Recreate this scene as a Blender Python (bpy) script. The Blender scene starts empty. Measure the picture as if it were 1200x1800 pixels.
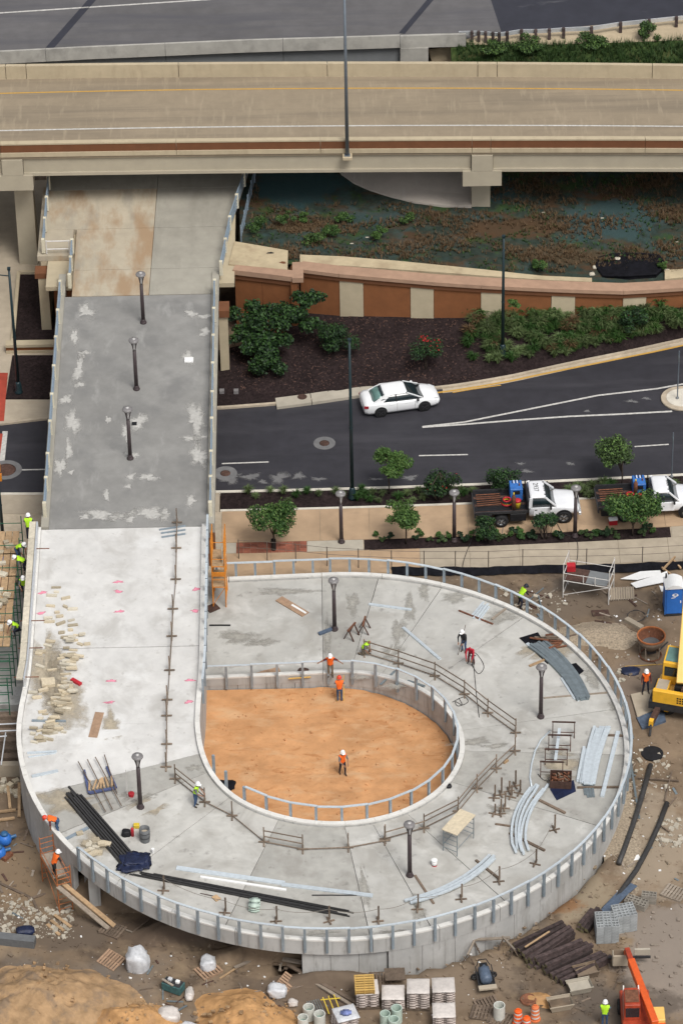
import bpy, bmesh, math, random
from mathutils import Vector, Matrix, Euler
R = math.radians
V = Vector
rng = random.Random(7)
scene = bpy.context.scene
COL = scene.collection

# ------------------------------------------------------------------ camera
FPX, PHI, ROLL, DIST = 7000.0, R(37.0), R(1.2), 240.0
cam_pos = V((0, -DIST*math.cos(PHI), DIST*math.sin(PHI)))
c_fw = V((0, math.cos(PHI), -math.sin(PHI)))
_r = V((1, 0, 0)); _u = _r.cross(c_fw)
c_r = _r*math.cos(ROLL) - _u*math.sin(ROLL)
c_u = _r*math.sin(ROLL) + _u*math.cos(ROLL)
cd = bpy.data.cameras.new('camera'); cam = bpy.data.objects.new('camera', cd); COL.objects.link(cam)
m3 = Matrix((c_r, c_u, -c_fw)).transposed()
cam.matrix_world = Matrix.Translation(cam_pos) @ m3.to_4x4()
cd.sensor_fit = 'HORIZONTAL'; cd.sensor_width = 36.0; cd.lens = 36.0*FPX/1200.0
cd.clip_start = 1.0; cd.clip_end = 6000.0
scene.camera = cam

# ------------------------------------------------------------------ light: soft overcast day
w = bpy.data.worlds.new('World'); scene.world = w; w.use_nodes = True
nt = w.node_tree; bg = nt.nodes['Background']
sky = nt.nodes.new('ShaderNodeTexSky'); sky.sky_type = 'NISHITA'; sky.sun_disc = False
SUN_EL, SUN_AZ = R(58), R(150)      # azimuth clockwise from +Y: light from the near right
sky.sun_elevation = SUN_EL; sky.sun_rotation = SUN_AZ
sky.air_density = 1.0; sky.dust_density = 4.0; sky.ozone_density = 1.0
hs = nt.nodes.new('ShaderNodeHueSaturation'); hs.inputs['Saturation'].default_value = 0.25
nt.links.new(sky.outputs[0], hs.inputs['Color']); nt.links.new(hs.outputs[0], bg.inputs['Color'])
bg.inputs['Strength'].default_value = 0.088
sl = bpy.data.lights.new('sun', 'SUN'); sl.energy = 1.5; sl.angle = R(22); sl.color = (1.0, 0.97, 0.92)
sun = bpy.data.objects.new('sun', sl); COL.objects.link(sun)
sd = V((math.sin(SUN_AZ)*math.cos(SUN_EL), math.cos(SUN_AZ)*math.cos(SUN_EL), math.sin(SUN_EL)))
sun.rotation_euler = sd.to_track_quat('Z', 'Y').to_euler(); sun.location = (0, 0, 60)
scene.view_settings.view_transform = 'Standard'; scene.view_settings.look = 'None'
scene.view_settings.exposure = 0.54; scene.view_settings.gamma = 1.0
scene.view_settings.use_curve_mapping = False
scene.render.engine = 'CYCLES'

# ------------------------------------------------------------------ survey helper: sight line to a level
def W(x, y, z=0.0):
    d = c_fw + c_r*((x-600)/FPX) + c_u*(-(y-900)/FPX)
    return cam_pos + d*((z-cam_pos.z)/d.z)

# ------------------------------------------------------------------ tagging
def tag(o, label=None, cat=None, group=None, kind=None):
    if label: o['label'] = label
    if cat: o['category'] = cat
    if group: o['group'] = group
    if kind: o['kind'] = kind
    return o
def empty(name, loc=(0,0,0), rz=0.0, label=None, cat=None, group=None):
    o = bpy.data.objects.new(name, None); COL.objects.link(o)
    o.location = loc; o.rotation_euler = (0, 0, rz); o.empty_display_size = 0.2
    return tag(o, label, cat, group)
KIDS = {}
def put(name, me, parent=None, loc=(0,0,0), rz=0.0):
    o = bpy.data.objects.new(name, me); COL.objects.link(o); o.location = loc
    o.rotation_euler = (0, 0, rz) if not isinstance(rz, (tuple, Euler)) else rz
    if parent is not None:
        o.parent = parent; KIDS.setdefault(parent.name, []).append(o)
    return o
def copy_tree(o, parent=None):
    c = o.copy(); COL.objects.link(c)
    if parent is not None:
        c.parent = parent; KIDS.setdefault(parent.name, []).append(c)
    for ch in list(KIDS.get(o.name, [])): copy_tree(ch, c)
    return c
def place(proto, first, loc, rz=0.0, label=None, group=None):
    """first use moves the prototype itself, later ones copy it"""
    o = proto if first else copy_tree(proto)
    o.location = loc; o.rotation_euler = (0, 0, rz) if not isinstance(rz, tuple) else rz
    if label: o['label'] = label
    if group: o['group'] = group
    return o

# ------------------------------------------------------------------ mesh builder
def frame(d, up=V((0,0,1))):
    d = d.normalized()
    if abs(d.dot(up)) > 0.999: up = V((0,1,0))
    x = d.cross(up).normalized(); y = x.cross(d).normalized()
    return x, y
class MB:
    def __init__(s): s.v = []; s.f = []
    def add(s, vs, fs):
        n = len(s.v); s.v += [V(p) for p in vs]; s.f += [tuple(i+n for i in f) for f in fs]; return s
    def box(s, c, size, rot=None):
        c = V(c); hx, hy, hz = size[0]/2, size[1]/2, size[2]/2
        P = [V((a*hx, b*hy, d*hz)) for d in (-1,1) for b in (-1,1) for a in (-1,1)]
        if rot is not None:
            M = Matrix.Rotation(rot, 3, 'Z') if not isinstance(rot, Matrix) else rot
            P = [M @ p for p in P]
        return s.add([c+p for p in P], [(0,2,3,1),(4,5,7,6),(0,1,5,4),(2,6,7,3),(0,4,6,2),(1,3,7,5)])
    def bar(s, p, q, w, h, up=V((0,0,1))):
        p, q = V(p), V(q); x, y = frame(q-p, up); x = x*w/2; y = y*h/2
        return s.add([p-x-y, p+x-y, p+x+y, p-x+y, q-x-y, q+x-y, q+x+y, q-x+y],
                     [(0,1,2,3),(7,6,5,4),(0,4,5,1),(1,5,6,2),(2,6,7,3),(3,7,4,0)])
    def tube(s, p, q, r0, r1=None, n=8, caps=True):
        p, q = V(p), V(q); r1 = r0 if r1 is None else r1; x, y = frame(q-p)
        A = [(x*math.cos(2*math.pi*i/n)+y*math.sin(2*math.pi*i/n)) for i in range(n)]
        fs = [(i,(i+1)%n,n+(i+1)%n,n+i) for i in range(n)]
        if caps: fs += [tuple(range(n-1,-1,-1)), tuple(range(n,2*n))]
        return s.add([p+a*r0 for a in A]+[q+a*r1 for a in A], fs)
    def path(s, pts, r, n=6, closed=False):
        pts = [V(p) for p in pts]; L = len(pts); vs = []
        for i, p in enumerate(pts):
            d = (pts[min(i+1,L-1)]-pts[max(i-1,0)]) if not closed else pts[(i+1)%L]-pts[i-1]
            if d.length < 1e-6: d = V((1,0,0))
            x, y = frame(d); rr = r[i] if isinstance(r, (list,tuple)) else r
            vs += [p+(x*math.cos(2*math.pi*k/n)+y*math.sin(2*math.pi*k/n))*rr for k in range(n)]
        fs = []
        for i in range(L if closed else L-1):
            j = (i+1) % L
            fs += [(i*n+k, i*n+(k+1)%n, j*n+(k+1)%n, j*n+k) for k in range(n)]
        if not closed: fs += [tuple(range(n-1,-1,-1)), tuple(range((L-1)*n, L*n))]
        return s.add(vs, fs)
    def sweep(s, pts, w, h, up=V((0,0,1)), closed=False):
        """rectangular section carried along a polyline"""
        pts = [V(p) for p in pts]; L = len(pts); vs = []
        for i, p in enumerate(pts):
            d = (pts[min(i+1,L-1)]-pts[max(i-1,0)]) if not closed else pts[(i+1)%L]-pts[i-1]
            x, y = frame(d, up); x = x*w/2; y = y*h/2
            vs += [p-x-y, p+x-y, p+x+y, p-x+y]
        fs = []
        for i in range(L if closed else L-1):
            j = (i+1) % L
            fs += [(i*4+k, i*4+(k+1)%4, j*4+(k+1)%4, j*4+k) for k in range(4)]
        if not closed: fs += [(3,2,1,0), tuple((L-1)*4+k for k in range(4))]
        return s.add(vs, fs)
    def strip(s, A, B):
        """sheet between two polylines"""
        n = len(A)
        return s.add(list(A)+list(B), [(i, i+1, n+i+1, n+i) for i in range(n-1)])
    def solid(s, A, B, C, D):
        """closed bar with four corner polylines"""
        n = len(A); fs = []
        for a in range(4):
            b = (a+1) % 4
            fs += [(a*n+i, a*n+i+1, b*n+i+1, b*n+i) for i in range(n-1)]
        fs += [(0, n, 2*n, 3*n), (n-1, 4*n-1, 3*n-1, 2*n-1)]
        return s.add(list(A)+list(B)+list(C)+list(D), fs)
    def prism(s, poly, z0, z1):
        n = len(poly)
        z0f = z0 if callable(z0) else (lambda p: z0); z1f = z1 if callable(z1) else (lambda p: z1)
        vs = [V((p[0],p[1],z0f(p))) for p in poly] + [V((p[0],p[1],z1f(p))) for p in poly]
        fs = [(i,(i+1)%n,n+(i+1)%n,n+i) for i in range(n)] + [tuple(range(n-1,-1,-1)), tuple(range(n,2*n))]
        return s.add(vs, fs)
    def lathe(s, prof, n=16, c=(0,0,0), M=None, cap=True):
        c = V(c); vs = []
        for r, z in prof:
            for i in range(n):
                p = V((r*math.cos(2*math.pi*i/n), r*math.sin(2*math.pi*i/n), z)); vs.append(c+(M@p if M else p))
        fs = []
        for j in range(len(prof)-1):
            fs += [(j*n+i, j*n+(i+1)%n, (j+1)*n+(i+1)%n, (j+1)*n+i) for i in range(n)]
        if cap: fs += [tuple(range(n-1,-1,-1)), tuple(range((len(prof)-1)*n, len(prof)*n))]
        return s.add(vs, fs)
    def loft(s, rings, cap=True, closed=True):
        n = len(rings[0]); vs = [p for r in rings for p in r]; fs = []
        for j in range(len(rings)-1):
            fs += [(j*n+i, j*n+(i+1)%n, (j+1)*n+(i+1)%n, (j+1)*n+i) for i in range(n if closed else n-1)]
        if cap: fs += [tuple(range(n-1,-1,-1)), tuple(range((len(rings)-1)*n, len(rings)*n))]
        return s.add(vs, fs)
    def mesh(s, mat, smooth=False, off=None, name='m', jitter=0):
        me = bpy.data.meshes.new(name); o = V(off) if off is not None else V((0,0,0))
        me.from_pydata([tuple(p-o) for p in s.v], [], s.f)
        if smooth: me.polygons.foreach_set('use_smooth', [True]*len(me.polygons))
        b = bmesh.new(); b.from_mesh(me); bmesh.ops.recalc_face_normals(b, faces=b.faces); b.to_mesh(me); b.free()
        if mat: me.materials.append(mat)
        me.update(); return me
    def build(s, name, mat, parent=None, smooth=False, world=False, bevel=0.0, loc=None):
        """world=True: vertices are world points and are made local to the parent (or to loc)"""
        off = None; L = (0,0,0)
        if world:
            if parent is not None:
                off = parent.location.copy()
                if parent.parent is not None: off += parent.parent.location
            elif loc is not None: off = V(loc); L = loc
        elif loc is not None: L = loc
        me = s.mesh(mat, smooth, off, name)
        if bevel: bevel_mesh(me, bevel)
        return put(name, me, parent, L)
def bevel_mesh(me, w):
    b = bmesh.new(); b.from_mesh(me)
    es = [e for e in b.edges if len(e.link_faces) == 2 and e.calc_face_angle(0) > 0.6]
    bmesh.ops.bevel(b, geom=es, offset=w, segments=1, affect='EDGES', clamp_overlap=True)
    b.to_mesh(me); b.free()

# ------------------------------------------------------------------ materials
MATS = {}
def srgb(r, g, b):
    f = lambda c: (c/255/12.92) if c/255 <= .04045 else ((c/255+.055)/1.055)**2.4
    return (f(r), f(g), f(b), 1)
def mat(name, col, rough=.7, var=.15, scale=4.0, metal=0.0, bump=0.0, col2=None, coords='Object', detail=6.0,
        rnd=0.0, spec=.4, big=0.0, trans=0.0):
    """procedural: two noise octaves between dark/light variants, optional per-object shift"""
    if name in MATS: return MATS[name]
    m = bpy.data.materials.new(name); m.use_nodes = True; t = m.node_tree; N = t.nodes; L = t.links
    b = N['Principled BSDF']; b.inputs['Roughness'].default_value = rough; b.inputs['Metallic'].default_value = metal
    b.inputs['Specular IOR Level'].default_value = spec
    if len(col) == 3: col = (*col, 1)
    if coords == 'World':
        g = N.new('ShaderNodeNewGeometry'); src = g.outputs['Position']
    else:
        g = N.new('ShaderNodeTexCoord'); src = g.outputs['Object']
    def noise(sc, det=detail, seed=0.0):
        n = N.new('ShaderNodeTexNoise'); n.inputs['Scale'].default_value = sc; n.inputs['Detail'].default_value = det
        n.inputs['Roughness'].default_value = .62
        if seed:
            mp = N.new('ShaderNodeMapping'); mp.inputs['Location'].default_value = (seed, seed*1.7, seed*.6)
            L.new(src, mp.inputs[0]); L.new(mp.outputs[0], n.inputs['Vector'])
        else: L.new(src, n.inputs['Vector'])
        return n
    n1 = noise(scale)
    ramp = N.new('ShaderNodeValToRGB'); e = ramp.color_ramp.elements
    c2 = col2 or tuple(min(1, c*(1+var)) for c in col[:3])+(1,)
    if len(c2) == 3: c2 = (*c2, 1)
    e[0].position = .32; e[1].position = .68
    e[0].color = tuple(c*(1-var) for c in col[:3])+(1,); e[1].color = c2
    L.new(n1.outputs['Fac'], ramp.inputs[0]); out = ramp.outputs[0]
    if big:
        n2 = noise(scale*.13, 3, 11.3)
        mx = N.new('ShaderNodeMix'); mx.data_type = 'RGBA'; mx.blend_type = 'MULTIPLY'; mx.inputs[0].default_value = 1
        r2 = N.new('ShaderNodeMapRange'); r2.inputs[1].default_value = .3; r2.inputs[2].default_value = .7
        r2.inputs[3].default_value = 1-big; r2.inputs[4].default_value = 1+big*.6
        L.new(n2.outputs['Fac'], r2.inputs[0]); L.new(out, mx.inputs[6]); L.new(r2.outputs[0], mx.inputs[7]); out = mx.outputs[2]
    if rnd:
        oi = N.new('ShaderNodeObjectInfo'); h = N.new('ShaderNodeHueSaturation')
        r3 = N.new('ShaderNodeMapRange'); r3.inputs[3].default_value = 1-rnd; r3.inputs[4].default_value = 1+rnd
        L.new(oi.outputs['Random'], r3.inputs[0]); L.new(r3.outputs[0], h.inputs['Value']); L.new(out, h.inputs['Color']); out = h.outputs[0]
    L.new(out, b.inputs['Base Color'])
    if bump:
        bp = N.new('ShaderNodeBump'); bp.inputs['Strength'].default_value = bump; bp.inputs['Distance'].default_value = .03
        nb = noise(scale*5, 4, 3.1); L.new(nb.outputs['Fac'], bp.inputs['Height']); L.new(bp.outputs[0], b.inputs['Normal'])
    if trans:
        b.inputs['Transmission Weight'].default_value = trans
    MATS[name] = m; return m
def ngroup(m):
    t = m.node_tree; return t, t.nodes, t.links
def overlay(m, col, scale, lo, hi, amount=1.0, seed=0.0, stretch=(1,1,1), rot=0.0, detail=5.0, dist=0.0):
    """lay a noise-shaped stain of another colour over a material's base colour"""
    t, N, L = ngroup(m); b = N['Principled BSDF']; src = b.inputs['Base Color'].links[0].from_socket
    g = N.new('ShaderNodeNewGeometry'); mp = N.new('ShaderNodeMapping'); mp.inputs['Location'].default_value = (seed, seed*2.1, 0)
    mp.inputs['Scale'].default_value = stretch; mp.inputs['Rotation'].default_value = (0, 0, rot)
    n = N.new('ShaderNodeTexNoise'); n.inputs['Scale'].default_value = scale; n.inputs['Detail'].default_value = detail
    n.inputs['Distortion'].default_value = dist; n.inputs['Roughness'].default_value = .6
    r = N.new('ShaderNodeMapRange'); r.inputs[1].default_value = lo; r.inputs[2].default_value = hi
    r.inputs[3].default_value = 0; r.inputs[4].default_value = amount; r.clamp = True
    mx = N.new('ShaderNodeMix'); mx.data_type = 'RGBA'
    L.new(g.outputs['Position'], mp.inputs[0]); L.new(mp.outputs[0], n.inputs['Vector']); L.new(n.outputs['Fac'], r.inputs[0])
    L.new(r.outputs[0], mx.inputs[0]); L.new(src, mx.inputs[6]); mx.inputs[7].default_value = (*col[:3], 1)
    L.new(mx.outputs[2], b.inputs['Base Color']); return m
def overlay_at(m, col, pt, rx, ry, amount=.9, nscale=.6, seed=0.0):
    """a local change of soil colour round one place"""
    t, N, L = ngroup(m); b = N['Principled BSDF']; src = b.inputs['Base Color'].links[0].from_socket
    g = N.new('ShaderNodeNewGeometry'); mp = N.new('ShaderNodeMapping'); mp.vector_type = 'TEXTURE'
    mp.inputs['Location'].default_value = (pt.x, pt.y, 0); mp.inputs['Scale'].default_value = (rx, ry, 1e3)
    L.new(g.outputs['Position'], mp.inputs[0]); ln = N.new('ShaderNodeVectorMath'); ln.operation = 'LENGTH'; L.new(mp.outputs[0], ln.inputs[0])
    n = N.new('ShaderNodeTexNoise'); n.inputs['Scale'].default_value = nscale; n.inputs['Detail'].default_value = 7; n.inputs['Roughness'].default_value = .65; L.new(g.outputs['Position'], n.inputs['Vector'])
    a = N.new('ShaderNodeMath'); a.operation = 'MULTIPLY_ADD'; a.inputs[1].default_value = 2.2; L.new(n.outputs['Fac'], a.inputs[0]); a.inputs[2].default_value = -1.1
    s_ = N.new('ShaderNodeMath'); s_.operation = 'ADD'; L.new(ln.outputs['Value'], s_.inputs[0]); L.new(a.outputs[0], s_.inputs[1])
    r = N.new('ShaderNodeMapRange'); r.inputs[1].default_value = .75; r.inputs[2].default_value = 1.1; r.inputs[3].default_value = amount; r.inputs[4].default_value = 0; L.new(s_.outputs[0], r.inputs[0])
    mx = N.new('ShaderNodeMix'); mx.data_type = 'RGBA'; L.new(r.outputs[0], mx.inputs[0]); L.new(src, mx.inputs[6]); mx.inputs[7].default_value = (*col[:3], 1)
    L.new(mx.outputs[2], b.inputs['Base Color']); return m
S = srgb
M = {}
# ground and paving
M['dirt'] = mat('dirt', (.205,.150,.102), .95, .22, .55, coords='World', bump=.5, big=.22, spec=.15)
overlay(M['dirt'], (.090,.066,.048), .32, .50, .62, .85, 4.0, dist=.6)
overlay(M['dirt'], (.30,.225,.145), .5, .56, .70, .7, 21.0, dist=.4)
overlay(M['dirt'], (.165,.140,.118), .16, .52, .66, .75, 33.0)
overlay(M['dirt'], (.36,.29,.21), 3.2, .62, .72, .6, 41.0)
overlay(M['dirt'], (.075,.052,.037), 2.4, .62, .74, .6, 57.0)
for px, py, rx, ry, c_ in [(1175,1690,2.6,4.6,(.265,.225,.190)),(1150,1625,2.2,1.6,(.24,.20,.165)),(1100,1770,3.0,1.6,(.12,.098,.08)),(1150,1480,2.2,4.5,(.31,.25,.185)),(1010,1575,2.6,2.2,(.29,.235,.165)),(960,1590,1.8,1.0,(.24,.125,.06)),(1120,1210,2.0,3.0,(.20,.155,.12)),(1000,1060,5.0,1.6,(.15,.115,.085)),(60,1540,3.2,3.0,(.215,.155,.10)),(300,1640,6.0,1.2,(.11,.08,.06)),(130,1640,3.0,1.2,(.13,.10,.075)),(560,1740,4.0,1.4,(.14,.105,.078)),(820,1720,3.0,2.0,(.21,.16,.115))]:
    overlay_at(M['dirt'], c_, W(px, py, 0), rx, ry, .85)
M['orange_dirt'] = mat('orange_dirt', (.53,.280,.132), .95, .16, .8, coords='World', bump=.8, big=.10, spec=.1)
overlay(M['orange_dirt'], (.58,.375,.215), .55, .5, .7, .7, 9.0, (1,2.2,1))
overlay(M['orange_dirt'], (.36,.15,.055), .7, .57, .66, .5, 17.0, (1,2.5,1), dist=.8)
overlay(M['orange_dirt'], (.33,.13,.045), 3.5, .6, .74, .5, 27.0, (1,1.8,1))
M['sand'] = mat('sand', (.44,.25,.112), .95, .22, 1.6, coords='World', bump=.9, spec=.1)
overlay(M['sand'], (.30,.19,.11), .8, .55, .68, .7, 5.0)
M['sand2'] = mat('sand2', (.36,.235,.13), .95, .24, 1.6, coords='World', bump=.9, spec=.1)
overlay(M['sand2'], (.21,.155,.11), .9, .52, .66, .8, 15.0)
M['gravel'] = mat('gravel', (.33,.27,.20), .95, .4, 9, coords='World', bump=.8, spec=.1)
M['asphalt'] = mat('asphalt', (.033,.032,.039), .62, .14, 1.2, coords='World', bump=.12, big=.18, spec=.4)
overlay(M['asphalt'], (.054,.052,.060), .35, .5, .7, .8, 2.0, (.25,1.6,1), R(2))
overlay(M['asphalt'], (.022,.022,.027), .5, .56, .7, .6, 8.0, (.2,1.6,1), R(3))
M['asphalt_far'] = mat('asphalt_far', (.115,.110,.112), .75, .10, 1.0, coords='World', bump=.1, big=.14)
overlay(M['asphalt_far'], (.085,.083,.092), .4, .45, .65, .9, 2.0, (.2,1.8,1), R(-6))
M['asphalt_new'] = mat('asphalt_new', (.030,.031,.042), .7, .14, 1.0, coords='World', bump=.1)
overlay(M['asphalt_new'], (.10,.10,.11), .6, .62, .7, .6, 12.0, (.4,1.2,1))
M['walk'] = mat('walk', (.43,.30,.19), .85, .10, 1.1, coords='World', bump=.15, big=.14)
overlay(M['walk'], (.30,.21,.14), .8, .55, .7, .6, 14.0, (.5,1.5,1))
M['walk_grey'] = mat('walk_grey', (.40,.34,.26), .85, .10, 1.3, coords='World', bump=.15, big=.12)
M['walk_pale'] = mat('walk_pale', (.42,.38,.31), .85, .12, 1.3, coords='World', bump=.15, big=.12)
M['brick_red'] = mat('brick_red', (.25,.085,.052), .85, .2, 3, rnd=.25, bump=.2)
M['curb'] = mat('curb', (.44,.37,.28), .85, .15, 2.5, coords='World', bump=.2, big=.15)
M['curb_white'] = mat('curb_white', (.60,.56,.48), .8, .12, 2.5, coords='World', bump=.15)
M['mulch'] = mat('mulch', (.024,.016,.016), .95, .5, 6, coords='World', bump=1.0, big=.3, spec=.15)
overlay(M['mulch'], (.052,.036,.033), 4.0, .55, .7, .6, 6.0)
M['turf'] = mat('turf', (.034,.047,.038), .95, .30, 2.2, coords='World', bump=.9, big=.2, spec=.1)
overlay(M['turf'], (.080,.046,.026), .42, .49, .62, .85, 3.0, (.7,1.5,1), dist=.7)
overlay(M['turf'], (.04,.075,.022), .5, .56, .66, .75, 9.5)
overlay(M['turf'], (.042,.074,.074), .6, .52, .66, .75, 29.5)
for px, py, rx, ry, c_ in [(520,335,3.2,2.2,(.030,.062,.066)),(880,345,1.2,1.0,(.034,.066,.070)),(1080,385,3.4,2.2,(.040,.070,.072)),(680,385,2.0,.8,(.045,.068,.066)),(900,400,3.0,1.2,(.085,.05,.028)),(1000,440,3.0,1.0,(.075,.052,.03)),(520,400,1.6,1.0,(.10,.065,.035))]:
    overlay_at(M['turf'], c_, W(px, py, 4.2), rx, ry, .85, .9)
M['grass_bank'] = mat('grass_bank', (.045,.07,.022), .95, .4, 3, coords='World', bump=.9, spec=.1)
overlay(M['grass_bank'], (.09,.075,.035), .8, .52, .66, .7, 3.0)
M['pale_soil'] = mat('pale_soil', (.42,.34,.23), .95, .12, 1.4, coords='World', bump=.3)
# concrete
M['deck_new'] = mat('deck_new', (.60,.59,.57), .8, .07, 1.4, coords='World', bump=.12, big=.10)
overlay(M['deck_new'], (.42,.405,.38), .45, .50, .68, .75, 3.0, dist=.5)
overlay(M['deck_new'], (.72,.72,.71), .35, .55, .7, .7, 9.0)
overlay(M['deck_new'], (.33,.31,.28), 2.2, .62, .75, .6, 19.0)
M['deck_mid'] = mat('deck_mid', (.47,.46,.43), .8, .08, 1.4, coords='World', bump=.12, big=.12)
overlay(M['deck_mid'], (.345,.33,.30), .5, .48, .66, .8, 5.0, dist=.6)
overlay(M['deck_mid'], (.62,.61,.58), .45, .56, .70, .7, 13.0, dist=.4)
overlay(M['deck_mid'], (.19,.18,.165), 1.6, .61, .73, .6, 23.0)
M['deck_dark'] = mat('deck_dark', (.39,.38,.35), .8, .10, 1.6, coords='World', bump=.12, big=.12)
overlay(M['deck_dark'], (.29,.275,.25), .6, .5, .66, .8, 5.5)
overlay(M['deck_dark'], (.16,.15,.135), 2.0, .6, .73, .6, 26.0)
M['deck_old'] = mat('deck_old', (.245,.240,.228), .8, .09, 1.3, coords='World', bump=.12, big=.16)
overlay(M['deck_old'], (.18,.178,.172), .4, .48, .66, .8, 7.0)
overlay(M['deck_old'], (.33,.325,.31), .55, .58, .70, .6, 17.0, (2.0,.6,1))
M['deck_tan'] = mat('deck_tan', (.43,.375,.285), .8, .08, 1.2, coords='World', bump=.12, big=.12)
overlay(M['deck_tan'], (.32,.21,.12), .4, .45, .62, .85, 6.0, (1.6,.5,1))
overlay(M['deck_tan'], (.27,.25,.21), .5, .54, .7, .6, 16.0, (1.8,.5,1))
M['deck_tan2'] = mat('deck_tan2', (.34,.32,.27), .8, .08, 1.2, coords='World', bump=.12, big=.12)
overlay(M['deck_tan2'], (.24,.225,.19), .5, .5, .7, .7, 36.0, (1.8,.5,1))
M['wall_grey'] = mat('wall_grey', (.46,.455,.44), .85, .08, 1.4, coords='World', bump=.15, big=.12)
overlay(M['wall_grey'], (.33,.32,.30), .9, .5, .68, .75, 3.0, (1.4,1.4,.35))
overlay(M['wall_grey'], (.20,.19,.175), 2.6, .6, .72, .6, 13.0, (1.5,1.5,.3))
overlay(M['wall_grey'], (.24,.23,.215), 3.5, .58, .68, .5, 43.0, (1.0,1.0,.06), detail=2)
M['curb_new'] = mat('curb_new', (.66,.645,.61), .8, .08, 2, coords='World', bump=.1, big=.1)
overlay(M['curb_new'], (.42,.40,.36), 2.0, .57, .72, .7, 7.0)
M['patch'] = mat('patch', (.50,.49,.46), .85, .14, 5, coords='World', big=.1)
M['patch_grey'] = mat('patch_grey', (.16,.158,.16), .85, .15, 2.2, coords='World', big=.2)
M['tan'] = mat('tan', (.46,.39,.27), .85, .07, 1.5, coords='World', bump=.12, big=.08)
M['tan_dirty'] = mat('tan_dirty', (.47,.385,.25), .85, .10, 1.5, coords='World', bump=.12, big=.12)
overlay(M['tan_dirty'], (.33,.25,.16), .9, .52, .7, .7, 3.0)
M['brown_panel'] = mat('brown_panel', (.215,.082,.030), .85, .10, 1.5, coords='World', bump=.1, big=.10)
M['brown_dark'] = mat('brown_dark', (.155,.062,.027), .85, .10, 1.5, coords='World', bump=.1)
M['coping_pink'] = mat('coping_pink', (.37,.235,.16), .85, .10, 2, coords='World', bump=.1, big=.1)
M['hw_deck'] = mat('hw_deck', (.275,.222,.155), .85, .07, 1.2, coords='World', bump=.15, big=.08)
overlay(M['hw_deck'], (.20,.163,.118), .5, .47, .66, .85, 4.0, (.12,1.8,1))
overlay(M['hw_deck'], (.35,.29,.205), 1.4, .55, .72, .6, 14.0, (2.4,.3,1))
M['hw_barrier'] = mat('hw_barrier', (.46,.385,.265), .85, .06, 1.5, coords='World', bump=.1, big=.06)
overlay(M['hw_barrier'], (.37,.30,.205), 1.1, .52, .7, .6, 4.0, (1.6,1.6,.4))
M['hw_girder'] = mat('hw_girder', (.40,.355,.27), .85, .05, 1.2, coords='World', bump=.08, big=.06)
M['far_conc'] = mat('far_conc', (.38,.365,.33), .85, .10, 1.4, coords='World', bump=.15, big=.12)
overlay(M['far_conc'], (.24,.23,.21), 1.2, .52, .68, .7, 4.0, (.7,.7,.5))
M['far_steel'] = mat('far_steel', (.19,.20,.205), .8, .08, 1.2, coords='World', big=.1)
M['slope_conc'] = mat('slope_conc', (.46,.41,.36), .85, .08, 1.0, coords='World', bump=.15, big=.12)
overlay(M['slope_conc'], (.50,.46,.41), 1.3, .57, .64, .6, 31.0, (2.6,.18,1))
# paint
M['paint_white'] = mat('paint_white', (.50,.485,.455), .7, .25, 5, coords='World')
M['paint_yellow'] = mat('paint_yellow', (.50,.29,.06), .7, .14, 6, coords='World')
M['pink'] = mat('pink', (.72,.25,.34), .8, .15, 14, coords='World')
M['red_brick_cross'] = mat('red_brick_cross', (.38,.06,.035), .8, .15, 2, coords='World', big=.15)
# metals
M['galv'] = mat('galv', (.60,.66,.70), .42, .10, 5, metal=.3, rnd=.08, coords='World')
M['galv_post'] = mat('galv_post', (.30,.36,.41), .45, .12, 5, metal=.35, rnd=.10, coords='World')
M['galv_dark'] = mat('galv_dark', (.22,.26,.28), .5, .15, 4, metal=.5, rnd=.1, coords='World')
M['alum'] = mat('alum', (.66,.68,.70), .4, .06, 4, metal=.5)
M['steel_dark'] = mat('steel_dark', (.045,.045,.048), .5, .25, 4, metal=.3)
M['black_pipe'] = mat('black_pipe', (.034,.033,.033), .55, .3, 6, rnd=.3)
M['rust'] = mat('rust', (.16,.065,.035), .85, .4, 6, bump=.3, rnd=.2)
M['rust_dark'] = mat('rust_dark', (.075,.04,.03), .85, .4, 6, bump=.3, rnd=.2)
M['lamp_pole'] = mat('lamp_pole', (.050,.036,.038), .5, .12, 4)
M['lamp_cap'] = mat('lamp_cap', (.20,.19,.19), .4, .15, 8)
M['lamp_glass'] = mat('lamp_glass', (.46,.45,.44), .25, .06, 8)
M['teal_pole'] = mat('teal_pole', (.010,.026,.032), .4, .15, 3)
M['hw_pole'] = mat('hw_pole', (.17,.20,.235), .45, .08, 3, metal=.4)
M['rail_blue'] = mat('rail_blue', (.26,.33,.40), .5, .08, 3, metal=.3)
M['cream'] = mat('cream', (.57,.53,.41), .75, .08, 5, rnd=.06)
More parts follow.
